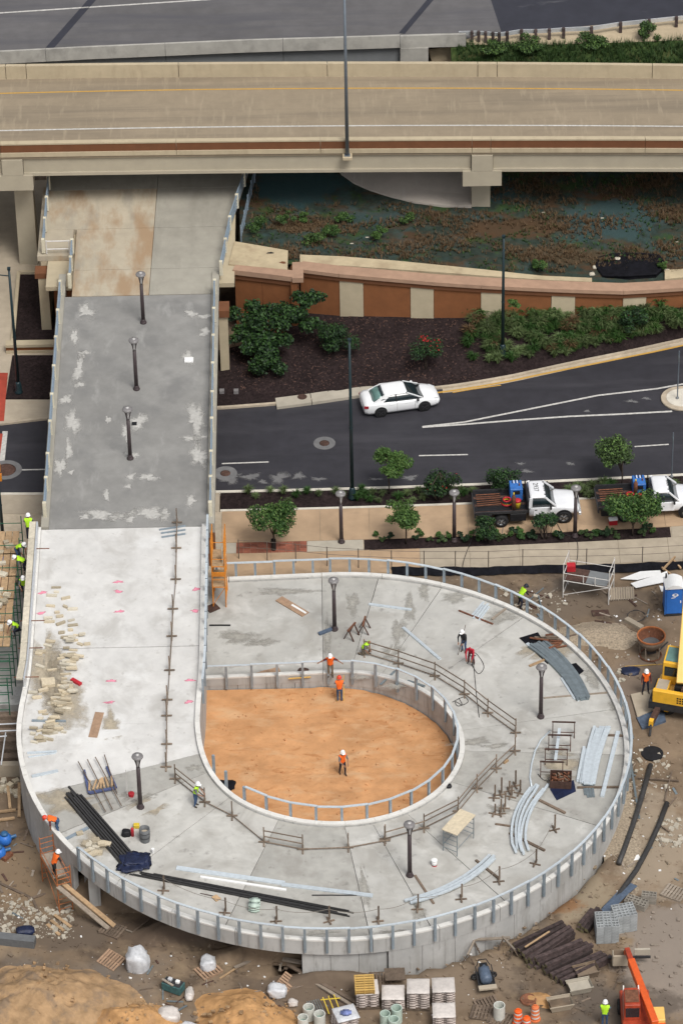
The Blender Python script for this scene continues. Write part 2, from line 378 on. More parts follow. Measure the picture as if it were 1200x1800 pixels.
# wood
M['lumber'] = mat('lumber', (.40,.27,.155), .85, .22, 5, rnd=.18, bump=.2)
M['lumber_old'] = mat('lumber_old', (.155,.115,.085), .9, .28, 6, rnd=.25, bump=.3)
M['lumber_grey'] = mat('lumber_grey', (.27,.225,.18), .9, .22, 6, rnd=.2, bump=.2)
M['lumber_yel'] = mat('lumber_yel', (.52,.33,.10), .85, .16, 6, rnd=.12, bump=.2)
M['lumber_mid'] = mat('lumber_mid', (.20,.155,.118), .9, .25, 6, rnd=.25, bump=.2)
M['plywood'] = mat('plywood', (.33,.215,.14), .85, .2, 4, rnd=.15)
M['patch_soft'] = mat('patch_soft', (.43,.42,.395), .85, .16, 6, coords='World')
def soften(m, k=1.6, nz=1.7, sc=3.0):
    t, N, L = ngroup(m); b = N['Principled BSDF']; at_ = N.new('ShaderNodeAttribute'); at_.attribute_name = 'fade'
    g = N.new('ShaderNodeNewGeometry'); n = N.new('ShaderNodeTexNoise'); n.inputs['Scale'].default_value = sc; n.inputs['Detail'].default_value = 8; n.inputs['Roughness'].default_value = .7
    L.new(g.outputs['Position'], n.inputs['Vector'])
    a = N.new('ShaderNodeMath'); a.operation = 'MULTIPLY_ADD'; a.inputs[1].default_value = k; L.new(at_.outputs['Fac'], a.inputs[0])
    s_ = N.new('ShaderNodeMath'); s_.operation = 'MULTIPLY_ADD'; s_.inputs[1].default_value = nz; s_.inputs[2].default_value = -nz*.55; L.new(n.outputs['Fac'], s_.inputs[0])
    L.new(s_.outputs[0], a.inputs[2])
    c = N.new('ShaderNodeMapRange'); c.inputs[1].default_value = .15; c.inputs[2].default_value = 1.05; L.new(a.outputs[0], c.inputs[0])
    L.new(c.outputs[0], b.inputs['Alpha']); return m
soften(M['patch_soft'])
M['stain_soft'] = soften(mat('stain_soft', (.40,.345,.26), .85, .16, 6, coords='World'), 1.3, 1.4, 2.0)
M['worn_soft'] = soften(mat('worn_soft', (.15,.148,.15), .85, .15, 4, coords='World'))
M['grime_soft'] = soften(mat('grime_soft', (.35,.335,.30), .9, .2, 5, coords='World'), 1.2, 1.6, 2.6)
M['pink_soft'] = soften(mat('pink_soft', (.72,.25,.34), .8, .15, 14, coords='World'), 1.8, 1.0, 9.0)
M['tie'] = mat('tie', (.060,.042,.040), .92, .5, 5, rnd=.35, bump=.6)
M['tie_end'] = mat('tie_end', (.17,.15,.08), .92, .3, 6, rnd=.25)
M['stone'] = mat('stone', (.49,.42,.305), .88, .16, 5, rnd=.28, bump=.4)
M['stone_pale'] = mat('stone_pale', (.56,.51,.41), .88, .14, 5, rnd=.15, bump=.4)
M['block'] = mat('block', (.33,.345,.35), .9, .12, 6, rnd=.12, bump=.3)
M['block_tan'] = mat('block_tan', (.27,.245,.21), .9, .12, 6, rnd=.12, bump=.3)
# plastics, fabrics, paints
M['white_paint'] = mat('white_paint', (.80,.81,.82), .3, .02, 2, spec=.5)
M['white_board'] = mat('white_board', (.80,.80,.79), .6, .04, 3)
M['truck_white'] = mat('truck_white', (.76,.77,.79), .35, .04, 2, spec=.5)
M['glass_dark'] = mat('glass_dark', (.012,.022,.026), .06, .3, 1.5, spec=.6)
M['glass_green'] = mat('glass_green', (.12,.22,.20), .08, .2, 1.5, spec=.6)
M['rubber'] = mat('rubber', (.014,.014,.015), .8, .3, 10)
M['black'] = mat('black', (.010,.010,.012), .6, .4, 5)
M['black_sheet'] = mat('black_sheet', (.007,.007,.010), .85, .5, 3, bump=.6, spec=.15)
M['rim'] = mat('rim', (.42,.43,.44), .35, .1, 8, metal=.7)
M['red_light'] = mat('red_light', (.32,.012,.022), .3, .1, 9)
M['amber'] = mat('amber', (.55,.20,.02), .3, .1, 9)
M['lens'] = mat('lens', (.55,.57,.58), .15, .1, 9)
M['blue_plastic'] = mat('blue_plastic', (.030,.155,.52), .45, .08, 3)
M['blue_side'] = mat('blue_side', (.028,.13,.42), .45, .08, 3)
M['blue_box'] = mat('blue_box', (.035,.14,.42), .5, .25, 4)
M['blue_machine'] = mat('blue_machine', (.03,.11,.24), .45, .3, 5)
M['blue_grey'] = mat('blue_grey', (.085,.115,.165), .45, .25, 5)
M['green_scaf'] = mat('green_scaf', (.018,.115,.060), .5, .15, 4)
M['orange_scaf'] = mat('orange_scaf', (.62,.215,.022), .5, .15, 4)
M['orange_old'] = mat('orange_old', (.40,.135,.045), .6, .25, 4)
M['white_tube'] = mat('white_tube', (.62,.60,.57), .5, .12, 6)
M['blue_frame'] = mat('blue_frame', (.075,.095,.20), .6, .2, 6)
M['crane_yellow'] = mat('crane_yellow', (.78,.43,.035), .42, .08, 3, spec=.5)
M['crane_cream'] = mat('crane_cream', (.80,.52,.14), .42, .06, 3, spec=.5)
M['lift_orange'] = mat('lift_orange', (.68,.105,.018), .45, .12, 3, spec=.5)
M['lift_red'] = mat('lift_red', (.36,.052,.022), .5, .25, 4)
M['barrel_orange'] = mat('barrel_orange', (.80,.115,.015), .5, .06, 6)
M['barrel_old'] = mat('barrel_old', (.62,.17,.06), .6, .1, 6)
M['tape_white'] = mat('tape_white', (.72,.70,.66), .5, .08, 9)
M['wrap'] = mat('wrap', (.56,.515,.48), .35, .12, 5, rnd=.08, spec=.5, bump=.3)
M['wrap_cloud'] = mat('wrap_cloud', (.56,.57,.59), .3, .14, 5, rnd=.08, spec=.5, bump=.5)
M['bag'] = mat('bag', (.45,.385,.35), .7, .14, 6, rnd=.14, bump=.3)
M['bag_blue'] = mat('bag_blue', (.16,.20,.42), .6, .35, 6)
M['pipe_white'] = mat('pipe_white', (.60,.60,.55), .5, .1, 5, rnd=.06)
M['pipe_green'] = mat('pipe_green', (.47,.57,.50), .5, .1, 5, rnd=.06)
M['pipe_in'] = mat('pipe_in', (.19,.25,.22), .6, .2, 5)
M['tarp_blue'] = mat('tarp_blue', (.012,.018,.050), .45, .4, 3, bump=.8)
M['grey_can'] = mat('grey_can', (.13,.135,.14), .6, .15, 5)
M['red'] = mat('red', (.45,.02,.03), .5, .15, 5)
M['yellow'] = mat('yellow', (.65,.47,.04), .5, .12, 5)
M['teal_box'] = mat('teal_box', (.05,.12,.12), .6, .35, 4)
M['rope'] = mat('rope', (.20,.18,.155), .9, .2, 20)
M['hose_black'] = mat('hose_black', (.02,.02,.02), .7, .2, 10)
M['fence_wire'] = mat('fence_wire', (.12,.10,.08), .6, .2, 6)
M['skin'] = mat('skin', (.29,.15,.095), .6, .08, 20)
M['hair'] = mat('hair', (.02,.014,.010), .8, .3, 30)
M['boots'] = mat('boots', (.05,.035,.025), .8, .3, 20)
M['denim'] = mat('denim', (.045,.085,.17), .85, .25, 14)
M['denim_dark'] = mat('denim_dark', (.018,.022,.04), .85, .25, 14)
M['khaki'] = mat('khaki', (.16,.13,.095), .85, .2, 14)
M['shirt_grey'] = mat('shirt_grey', (.16,.16,.165), .85, .2, 14)
M['shirt_blue'] = mat('shirt_blue', (.16,.27,.40), .85, .2, 14)
M['shirt_dark'] = mat('shirt_dark', (.022,.022,.024), .85, .3, 14)
M['shirt_maroon'] = mat('shirt_maroon', (.12,.02,.025), .85, .2, 14)
M['shirt_red'] = mat('shirt_red', (.42,.012,.030), .8, .2, 14)
M['shirt_white'] = mat('shirt_white', (.55,.55,.55), .85, .1, 14)
M['hivis'] = mat('hivis', (.46,.80,.03), .7, .08, 14)
M['hivis_orange'] = mat('hivis_orange', (.85,.15,.02), .7, .08, 14)
M['reflect'] = mat('reflect', (.72,.70,.42), .4, .08, 14)
M['hat_white'] = mat('hat_white', (.82,.82,.82), .35, .02, 5)
M['hat_red'] = mat('hat_red', (.65,.06,.03), .35, .05, 5)
M['hat_dark'] = mat('hat_dark', (.015,.018,.03), .5, .05, 5)
# plants
def leafmat(name, c, rnd=.12, var=.35):
    m = mat(name, c, .6, var, 1.6, rnd=rnd, spec=.3)
    t, N, L = ngroup(m); b = N['Principled BSDF']
    b.inputs['Subsurface Weight'].default_value = 0
    return m
M['leaf_dark'] = leafmat('leaf_dark', (.015,.036,.014))
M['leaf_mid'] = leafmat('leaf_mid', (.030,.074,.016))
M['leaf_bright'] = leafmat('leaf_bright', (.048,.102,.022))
M['leaf_olive'] = leafmat('leaf_olive', (.046,.078,.026))
M['leaf_bank'] = leafmat('leaf_bank', (.030,.062,.016))
M['grass_olive'] = leafmat('grass_olive', (.085,.120,.045), .25)
M['grass_light'] = leafmat('grass_light', (.11,.155,.06), .25)
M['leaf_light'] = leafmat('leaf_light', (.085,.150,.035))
M['leaf_straw'] = leafmat('leaf_straw', (.115,.072,.036))
M['bark'] = mat('bark', (.055,.040,.030), .95, .3, 8)
M['bark_pale'] = mat('bark_pale', (.17,.14,.11), .95, .25, 8)
M['flower'] = mat('flower', (.50,.012,.020), .7, .2, 9)

# ================================================================== SETTING
CX, CY, RI, RO = -1.24, -23.67, 7.5, 16.84
def lerp(a, b, t): return a+(b-a)*t
def interp(x, pts):
    if x <= pts[0][0]: p, q = pts[0], pts[1]
    elif x >= pts[-1][0]: p, q = pts[-2], pts[-1]
    else:
        for p, q in zip(pts, pts[1:]):
            if p[0] <= x <= q[0]: break
    return p[1]+(q[1]-p[1])*(x-p[0])/(q[0]-p[0])
def smooth(t): t = max(0, min(1, t)); return t*t*(3-2*t)
def hn(x, y, s=1.0):
    return (math.sin(x*1.7*s+1.3*math.sin(y*1.1*s))+math.sin(y*2.3*s+.7+1.1*math.sin(x*.9*s))+.6*math.sin(3.7*s*x+2.9*s*y))/2.6

def axis(lo, hi, step, far):
    a = []; x = lo
    while x <= hi+1e-6: a.append(x); x += step
    out = [-d for d in far[::-1]]+a+list(far)
    return sorted(set(round(v, 3) for v in out))
# ---- ground: one sheet out to the horizon, rutted inside the site
gx = axis(-28, 30, .45, [40, 70, 150, 400, 1200, 2500]); gy = axis(-52, -6, .45, [70, 150, 400, 1200, 2500])
def ground_z(x, y):
    z = -.10
    k = smooth((-5.9-y)/1.2)*smooth((32-abs(x))/4)*smooth((y+60)/6)
    if k > 0: z += k*(.10 + .05*hn(x*.6, y*.6) + .03*hn(x*2.1+4, y*2.3))
    rr = math.hypot(x-CX, y-CY)
    if rr < RO+.2: z = lerp(z, -1.6, smooth((RO+.2-rr)/.5)) if not (x < -4 and y < CY+2 and rr > 9.0) else z-.05
    if y > -16.3 and y < -6.7 and x < 0 and x > -34: z = -2.2
    return z
mb = MB(); nx = len(gx)
mb.add([(x, y, ground_z(x, y)) for y in gy for x in gx],
       [(j*nx+i, j*nx+i+1, (j+1)*nx+i+1, (j+1)*nx+i) for j in range(len(gy)-1) for i in range(nx-1)])
o = mb.build('ground', M['dirt'], smooth=True); tag(o, kind='structure')

# ---- sand floor inside the loop
mb = MB(); n = 110; rings = 40; vs = []
for k in range(rings+1):
    for i in range(n):
        a = 2*math.pi*i/n; r = (RI-.02)*k/rings; x = CX+r*math.cos(a); y = CY+r*math.sin(a)
        vs.append((x, y, -.32+.04*hn(x*.8, y*.8)+.04*hn(x*3.1+2, y*4.3)+.022*hn(x*9+1, y*11)+.06*max(0, hn(x*1.3+5, y*3.4+x))**2))
fs = [(k*n+i, k*n+(i+1)%n, (k+1)*n+(i+1)%n, (k+1)*n+i) for k in range(rings) for i in range(n)]
mb.add(vs, fs)
mb.add([(CX-RI-.3, CY-1.5, -.34), (CX-.2, CY-1.5, -.34), (CX-.2, CY+RI-.02, -.34), (CX-RI-.3, CY+RI-.02, -.34)], [(0,1,2,3)])
tag(mb.build('sand_floor', M['orange_dirt'], smooth=True), kind='structure')

# ---- street
def kerb_s(x): return 2.3+.012*(x) + .0011*x*x if -30 < x < 30 else interp(x, [(-200,6),(-30,2.93),(30,3.65),(200,20)])
NK = [W(x, y, 0) for x, y in [(-60,752),(0,748),(95,737),(250,727),(400,719),(480,713),(560,704),(640,694),(720,690),(800,681),(850,673),(900,664),(950,653),(1000,642),(1050,632),(1100,622),(1150,611),(1200,600),(1300,577)]]
nk = [(-200, 6.0)]+[(p.x, p.y) for p in NK]+[(60, 40), (200, 130)]
def kerb_n(x): return interp(x, nk)
xs = [-200,-120,-60,-40]+[-30+i for i in range(0, 61)]+[40,60,90,130,200]
mb = MB(); mb.strip([V((x, kerb_s(x), 0)) for x in xs], [V((x, kerb_n(x), 0)) for x in xs])
tag(mb.build('road', M['asphalt']), kind='structure')
def band(name, f0, f1, z0, z1, m, x0=-60, x1=60, step=1.0, parent=None):
    n = int((x1-x0)/step); X = [x0+(x1-x0)*i/n for i in range(n+1)]
    b = MB(); b.solid([V((x, f0(x), z0)) for x in X], [V((x, f1(x), z0)) for x in X], [V((x, f1(x), z1)) for x in X], [V((x, f0(x), z1)) for x in X])
    return b.build(name, m, parent)
KS = lambda d: (lambda x: kerb_s(x)-d)
KN = lambda d: (lambda x: kerb_n(x)+d)
tag(band('kerb', KS(0), KS(.22), -.2, .13, M['curb_white']), kind='structure')
tag(band('kerb', KN(0), KN(.2), -.2, .14, M['curb']), kind='structure')
tag(band('gutter', KN(-.45), KN(-.003), -.1, .006, M['curb'], 6.5, 40), kind='structure')
tag(band('planting_strip', KS(.22), KS(1.95), -.2, .09, M['mulch'], -7.3, 60), kind='structure')
tag(band('edging', KS(1.95), KS(2.13), -.2, .15, M['curb_white'], -7.3, 60), kind='structure')
tag(band('corner_pavement', KS(.225), KS(2.125), -.2, .11, M['walk_grey'], -60, -7.35), kind='structure')
walk = tag(bpy.data.objects.new('sidewalk', None), kind='structure'); COL.objects.link(walk)
# slabs of the walk, laid one by one with open joints
def slab_poly(x0, x1, f0, f1, g=.012):
    return [(x0+g, f0(x0)-g), (x1-g, f0(x1)-g), (x1-g, f1(x1)+g), (x0+g, f1(x0)+g)]
tag(band('sidewalk_bed', KS(2.13), KS(8.6), -.3, .085, M['curb'], -30, 60), kind='structure')
x = -7.2; i = 0
while x < 30:
    x1 = x+2.95
    mb = MB().prism(slab_poly(x, x1, KS(2.13), KS(5.25)), .03, .13); mb.build('slab', M['walk'], walk)
    mb = MB().prism(slab_poly(x, x1, KS(6.3), KS(8.55)), .03, .128); mb.build('slab', M['walk_grey'] if x > 3 else M['walk'], walk)
    x = x1; i += 1
# amenity strip: pale pads, red brick pavers, planting
def pad(x0, x1, m): MB().prism(slab_poly(x0, x1, KS(5.25), KS(6.3)), .03, .126).build('pad', m, walk)
pad(-7.2, -6.3, M['walk_pale'])
pad(-2.1, 1.25, M['walk_pale'])
bx = -6.3
while bx < -2.2:
    for r_ in range(5):
        f0 = KS(5.25+r_*.21); f1 = KS(5.25+(r_+1)*.21)
        MB().prism(slab_poly(bx, bx+.42, f0, f1, .008), .03, .125+.003*((r_+int(bx*7)) % 2)).build('brick', M['brick_red'], walk)
    bx += .42
tag(band('planting_bed', KS(5.25), KS(6.3), 0, .10, M['mulch'], 1.3, 19.6), kind='structure')
pad(19.65, 30, M['walk_grey'])

# ---- markings and street details (flat paint)
def paint_px(name, pts, wm, m, z=.008):
    P = [W(x, y, 0) for x, y in pts]; A = []; B = []
    for i, p in enumerate(P):
        d = (P[min(i+1, len(P)-1)]-P[max(i-1, 0)]); d.z = 0; d.normalize(); nrm = V((-d.y, d.x, 0))
        A.append(V((p.x, p.y, z))+nrm*wm/2); B.append(V((p.x, p.y, z))-nrm*wm/2)
    o = MB().strip(A, B).build(name, m); return tag(o, kind='structure')
paint_px('edge_line', [(762,691),(800,686),(850,678),(900,669),(950,658),(1000,648),(1050,638),(1100,628),(1150,618),(1200,607),(1300,584)], .16, M['paint_yellow'], .012)
paint_px('edge_line', [(795,690),(830,684),(880,677)], .10, M['paint_yellow'], .012)
paint_px('gore_line', [(742,750),(815,742),(900,725),(980,709),(1050,695),(1155,683),(1210,673)], .15, M['paint_white'])
paint_px('gore_line', [(742,751),(815,746),(900,739),(1000,732),(1090,728),(1181,723)], .16, M['paint_white'], .012)
for a, b_ in [((736,801),(822,799)), ((1115,785),(1175,781)), ((390,815),(472,812)), ((37,826),(85,825)), ((-120,834),(-60,831))]:
    paint_px('lane_dash', [a, b_], .12, M['paint_white'])
paint_px('stop_line', [(9,758),(3,814)], .33, M['paint_white'])
def blob(cx, cy, rx, ry, n, z, seed, jag=.35):
    r_ = random.Random(seed); c = W(cx, cy, z); out = []
    ph = [r_.uniform(0, 6.28) for _ in range(4)]
    for i in range(n):
        a = 2*math.pi*i/n; k = 1+jag*(.5*math.sin(2*a+ph[0])+.4*math.sin(3*a+ph[1])+.35*math.sin(5*a+ph[2])+.3*math.sin(8*a+ph[3]))
        out.append(V((c.x+rx*k*math.cos(a), c.y+ry*k*math.sin(a), z)))
    return out
def decal(name, poly, m, parent=None):
    c = V((0,0,0))
    for p in poly: c += p
    c /= len(poly); n = len(poly)
    mid_ = [p.lerp(c, .5) for p in poly]
    o = MB().add(list(poly)+mid_+[c], [(i, (i+1) % n, n+(i+1) % n, n+i) for i in range(n)]+[(n+i, n+(i+1) % n, 2*n) for i in range(n)]).build(name, m, parent, world=parent is not None)
    at_ = o.data.attributes.new('fade', 'FLOAT', 'POINT')
    for i in range(2*n+1): at_.data[i].value = 0.0 if i < n else (.6 if i < 2*n else 1.0)
    return o
for k, (x, y, rx, ry) in enumerate([(405,842,.9,.55),(440,838,.7,.5),(490,840,.75,.75),(525,836,.4,.6),(560,842,.5,.3),(462,847,.4,.25),(720,840,.7,.3),(660,842,.5,.2),(915,815,.3,.25),(1002,815,.3,.25),(925,828,.5,.25),(1110,705,.45,.22),(1135,700,.35,.2),(1032,722,.2,.25),(1150,860,.5,.3)]):
    tag(decal('worn_patch', blob(x, y, rx, ry, 26, .009, k, .5), M['worn_soft']), kind='structure')
def manhole(px, py, ro, ri, label):
    c = W(px, py, 0); t = empty('manhole', (c.x, c.y, 0), 0, label, 'manhole')
    MB().lathe([(ro, .004), (ro, .014), (ri+.02, .014), (ri+.02, .004)], 28, cap=False).build('collar', M['patch_grey'], t)
    MB().lathe([(ri, .003), (ri, .020), (ri*.8, .024), (0.001, .024)], 24, cap=False).build('lid', M['rust_dark'], t, smooth=True)
manhole(570, 779, .68, .30, 'round manhole with pale collar in the middle of the dark road')
manhole(10, 826, 1.0, .62, 'large manhole with pale ring cut by the left picture edge')
manhole(396, 832, .72, .30, 'manhole in worn pale patch beside the footbridge')
# median nose
c = W(1197, 702, 0); pts = []
for i in range(17):
    a = math.pi/2+math.pi*i/16; pts.append((c.x+1.28*math.cos(a), c.y+1.28*math.sin(a)))
pts2 = pts+[(c.x+14, c.y-.6), (c.x+14, c.y+2.4)]
med = empty('median_island', (c.x, c.y, 0), 0, 'concrete median nose with kerb between the white gore lines', 'island')
MB().prism([(p[0]-c.x, p[1]-c.y) for p in pts2], 0, .14).build('kerb', M['curb'], med, bevel=.03)
inn = [(c.x+(p[0]-c.x)*.74, c.y+(p[1]-c.y)*.74) for p in pts]+[(c.x+13.9, c.y-.3), (c.x+13.9, c.y+2.1)]
MB().prism([(p[0]-c.x, p[1]-c.y) for p in inn], .1, .17).build('top', M['curb_white'], med, bevel=.02)
def sign_post(px, py, h, label, r=.04):
    p = W(px, py, .17); t = empty('sign_post', p, 0, label, 'post')
    MB().tube((0,0,0), (0,0,h), r, n=8).build('pole', M['hw_pole'], t)
    MB().lathe([(.11,0),(.10,.08),(.05,.12)], 10).build('base', M['far_steel'], t)
    MB().box((-.02,-.05,h-.5), (.03,.55,.45)).build('sign_plate', M['galv_dark'], t)
sign_post(1190, 700, 3.6, 'slim grey sign post standing on the median nose')
sign_post(1180, 838, 3.3, 'slim grey sign post behind the right hand truck')

# ---- mulch beds north of the street
def base_z(px): return interp(px, [(380,.7),(600,1.75),(850,2.0),(1100,2.3),(1300,2.4)])
def top_z(px): return interp(px, [(380,5.0),(600,5.0),(850,4.55),(1100,3.75),(1300,3.5)])
wall_top_px = [(527,469),(600,478),(680,485),(760,492),(850,498),(950,503),(1030,506),(1097,508),(1150,505),(1200,502),(1300,494)]
def wall_face(px):
    p = W(px, interp(px, wall_top_px), top_z(px)); return p
wx = [(wall_face(p).x, wall_face(p).y) for p in range(527, 1321, 20)]
def bed_back(x):
    if x < -3.2: return 16.9
    return interp(x, wx)+.2
X = [-7.6+i*.6 for i in range(0, 66)]
mb = MB(); rows = 9; vs = []
for k in range(rows):
    t = k/(rows-1)
    for x in X:
        y0 = kerb_n(x)+.2; y1 = bed_back(x); zb = interp(x, [(-7,.5),(-3,1.5),(1,1.75),(9,2.0),(18,2.3)])
        y = lerp(y0, y1, t); vs.append((x, y, lerp(.12, zb, t**1.1)+.05*hn(x*1.5, y*1.5)*min(1, 6*t)*(1 if k < rows-1 else 0)))
nX = len(X); mb.add(vs, [(k*nX+i, k*nX+i+1, (k+1)*nX+i+1, (k+1)*nX+i) for k in range(rows-1) for i in range(nX-1)])
tag(mb.build('mulch_bed', M['mulch'], smooth=True), kind='structure')
def bed_z(x, y):
    y0 = kerb_n(x)+.2; y1 = bed_back(x); zb = interp(x, [(-7,.5),(-3,1.5),(1,1.75),(9,2.0),(18,2.3)])
    t = max(0, min(1, (y-y0)/(y1-y0))); return lerp(.12, zb, t**1.1)
def bedp(px, py):
    z = .5
    for _ in range(14): p = W(px, py, z); z = .5*z+.5*bed_z(p.x, p.y)
    return p
# drain apron at the kerb by the car
ap = empty('drain_inlet', W(560,696,0), 0, 'broken pale concrete drain apron on the kerb behind the white car', 'drain')
P0 = [W(483,700,.16), W(545,692,.16), W(615,682,.16), W(660,678,.16)]; P1 = [W(486,716,.16), W(548,708,.16), W(616,698,.16), W(662,691,.16)]
for i in range(3):
    a, b_, c_, d_ = P0[i], P0[i+1], P1[i+1], P1[i]
    MB().prism([(p.x, p.y) for p in (d_.lerp(c_, .01), c_.lerp(d_, .01), b_.lerp(a_, .01) if False else b_.lerp(a, .01), a.lerp(b_, .01))], .0, .19+.01*i).build('slab', M['walk_pale'], ap, world=True)
cc = W(531, 697, .21); MB().lathe([(.3,0),(.3,.015),(0.001,.02)], 18, (cc.x, cc.y, .195)).build('cover', M['rust_dark'], ap, world=True)

# ---- retaining wall: panels, pilasters, coping
rw = empty('retaining_wall', wall_face(800)-V((0,0,top_z(800)-1.8)), 0, 'long retaining wall of brown panels and tan pilasters behind the planted bank', 'wall')
edges = [527,596,638,721,762,845,886,969,1011,1095,1136,1220,1262,1346]
for i, (a, b_) in enumerate(zip(edges, edges[1:])):
    tanp = i % 2 == 1
    A, B = wall_face(a), wall_face(b_); d = (B-A); d.z = 0; d.normalize(); nrm = V((d.y, -d.x, 0))
    pr = .05 if tanp else 0.0
    g = d*.012
    za, zb = base_z(a)-.6, base_z(b_)-.6; ta, tb = A.z-.62, B.z-.62
    F = [V((A.x, A.y, 0))+g+nrm*pr, V((B.x, B.y, 0))-g+nrm*pr]; K = [f-nrm*(.4+pr) for f in F]
    zz = [za, zb]; tt = [ta, tb]
    MB().solid([F[k]+V((0,0,zz[k])) for k in (0,1)], [K[k]+V((0,0,zz[k])) for k in (0,1)], [K[k]+V((0,0,tt[k])) for k in (0,1)], [F[k]+V((0,0,tt[k])) for k in (0,1)]).build('pilaster' if tanp else 'panel', M['tan'] if tanp else M['brown_panel'], rw, world=True)
    # frieze under the coping, proud of the panels
    F2 = [V((A.x, A.y, 0))+nrm*.12, V((B.x, B.y, 0))+nrm*.12]; K2 = [f-nrm*.6 for f in F2]
    MB().solid([F2[k]+V((0,0,tt[k]+.004)) for k in (0,1)], [K2[k]+V((0,0,tt[k]+.004)) for k in (0,1)], [K2[k]+V((0,0,tt[k]+.36)) for k in (0,1)], [F2[k]+V((0,0,tt[k]+.36)) for k in (0,1)]).build('frieze', M['brown_dark'], rw, world=True)
    F3 = [V((A.x, A.y, 0))+nrm*.24, V((B.x, B.y, 0))+nrm*.24]; K3 = [f-nrm*.95 for f in F3]
    MB().solid([F3[k]+V((0,0,tt[k]+.364)) for k in (0,1)], [K3[k]+V((0,0,tt[k]+.364)) for k in (0,1)], [K3[k]+V((0,0,tt[k]+.62)) for k in (0,1)], [F3[k]+V((0,0,tt[k]+.62)) for k in (0,1)]).build('coping', M['coping_pink'], rw, world=True)
# concrete flume behind the coping
fl = [(527,447,470),(600,450,466),(700,458,473),(800,468,480),(850,473,484),(950,484,491),(1040,488,495)]
A = [W(x, a, top_z(x)-.1) for x, a, b_ in fl]; B = [W(x, b_, top_z(x)-.1) for x, a, b_ in fl]
mb = MB().solid(A, B, [p-V((0,0,.4)) for p in B], [p-V((0,0,.4)) for p in A])
tag(mb.build('drain_flume', M['tan_dirty']), kind='structure')
fl = [(1168,474,490),(1200,472,487),(1290,466,481)]
A = [W(x, a, top_z(x)-.1) for x, a, b_ in fl]; B = [W(x, b_, top_z(x)-.1) for x, a, b_ in fl]
tag(MB().solid(A, B, [p-V((0,0,.4)) for p in B], [p-V((0,0,.4)) for p in A]).build('drain_flume', M['tan_dirty']), kind='structure')
# ---- abutment block beside the footbridge
ZA = 5.0
ab = empty('abutment_wall', W(470, 600, .6), 0, 'brown abutment wall with pink coping beside the footbridge landing', 'wall')
A, B = W(409, 474, ZA), W(526, 488, ZA)
d = (B-A).normalized(); nrm = V((d.y, -d.x, 0))
def wallpiece(name, A, B, off, th, z0, z1, m, par):
    F = [A+nrm*off, B+nrm*off]; K = [f-nrm*th for f in F]
    S_ = lambda L, z: [V((p.x, p.y, z)) for p in L]
    return MB().solid(S_(F, z0), S_(K, z0), S_(K, z1), S_(F, z1)).build(name, m, par, world=True)
mid = A.lerp(B, .42)
wallpiece('panel', A+d*.05, mid-d*.012, -.25, .4, -.3, ZA-.75, M['brown_panel'], ab)
wallpiece('panel', mid+d*.012, B-d*.2, -.25, .4, -.3, ZA-.75, M['brown_panel'], ab)
wallpiece('frieze', A+d*.02, B-d*.1, -.12, .6, ZA-.746, ZA-.36, M['brown_dark'], ab)
wallpiece('coping', A, B, 0, .75, ZA-.356, ZA, M['coping_pink'], ab)
E1 = W(526, 466, ZA)
MB().box(((B.x+E1.x)/2-.1, (B.y+E1.y)/2+.2, ZA-.18), (.7, abs(E1.y-B.y)+.4, .352)).build('coping_return', M['coping_pink'], ab, world=True)
MB().box((B.x-.35, (B.y+E1.y)/2+.3, 2.2), (.4, abs(E1.y-B.y)+.3, 5.0)).build('return_wall', M['brown_panel'], ab, world=True)
ap_poly = [W(402,464,ZA), W(505,474,ZA), W(506,440,ZA), W(412,424,ZA)]
MB().prism([(p.x, p.y) for p in ap_poly], ZA-.4, ZA+.02).build('apron_slab', M['tan_dirty'], ab, world=True)
hp = W(475, 444, ZA+.03); decal('drain_hole', blob(475, 444, .2, .12, 14, ZA+.026, 3), M['black'], ab)
decal('drain_hole', blob(497, 461, .22, .12, 14, ZA+.026, 5), M['brown_dark'], ab)
pr = W(396, 645, .3)
MB().box((pr.x, pr.y, 2.4), (.55, .8, 4.2)).build('pier', M['tan'], ab, world=True)
MB().box((pr.x, pr.y, 4.7), (.8, 1.1, .5)).build('pier_cap', M['brown_dark'], ab, world=True)

# ---- turf bank under the highway
def bank_z(x, y):
    yw = interp(x, wx) if x > -3.5 else 18.5
    px = 600+x*27
    zw = top_z(px)-.35
    t = (y-yw)
    if y < 28: return lerp(zw, 4.25, smooth(t/(28-yw+.01)))
    return 4.25+(y-28)*.27
X = [-6.2+i*.7 for i in range(0, 62)]; Y = [0,.03,.08,.15,.25,.35,.45,.55,.65,.75,.85,1]
vs = []
for t in Y:
    for x in X:
        y0 = (interp(x, wx)+.7) if x > -3.5 else 20.4
        y = lerp(y0, 38.5, t); vs.append((x, y, bank_z(x, y)+.07*hn(x, y)))
nX = len(X)
tag(MB().add(vs, [(k*nX+i, k*nX+i+1, (k+1)*nX+i+1, (k+1)*nX+i) for k in range(len(Y)-1) for i in range(nX-1)]).build('turf_bank', M['turf'], smooth=True), kind='structure')
def bankp(px, py):
    z = 4.2
    for _ in range(16): p = W(px, py, z); z = .5*z+.5*bank_z(p.x, p.y)
    return p
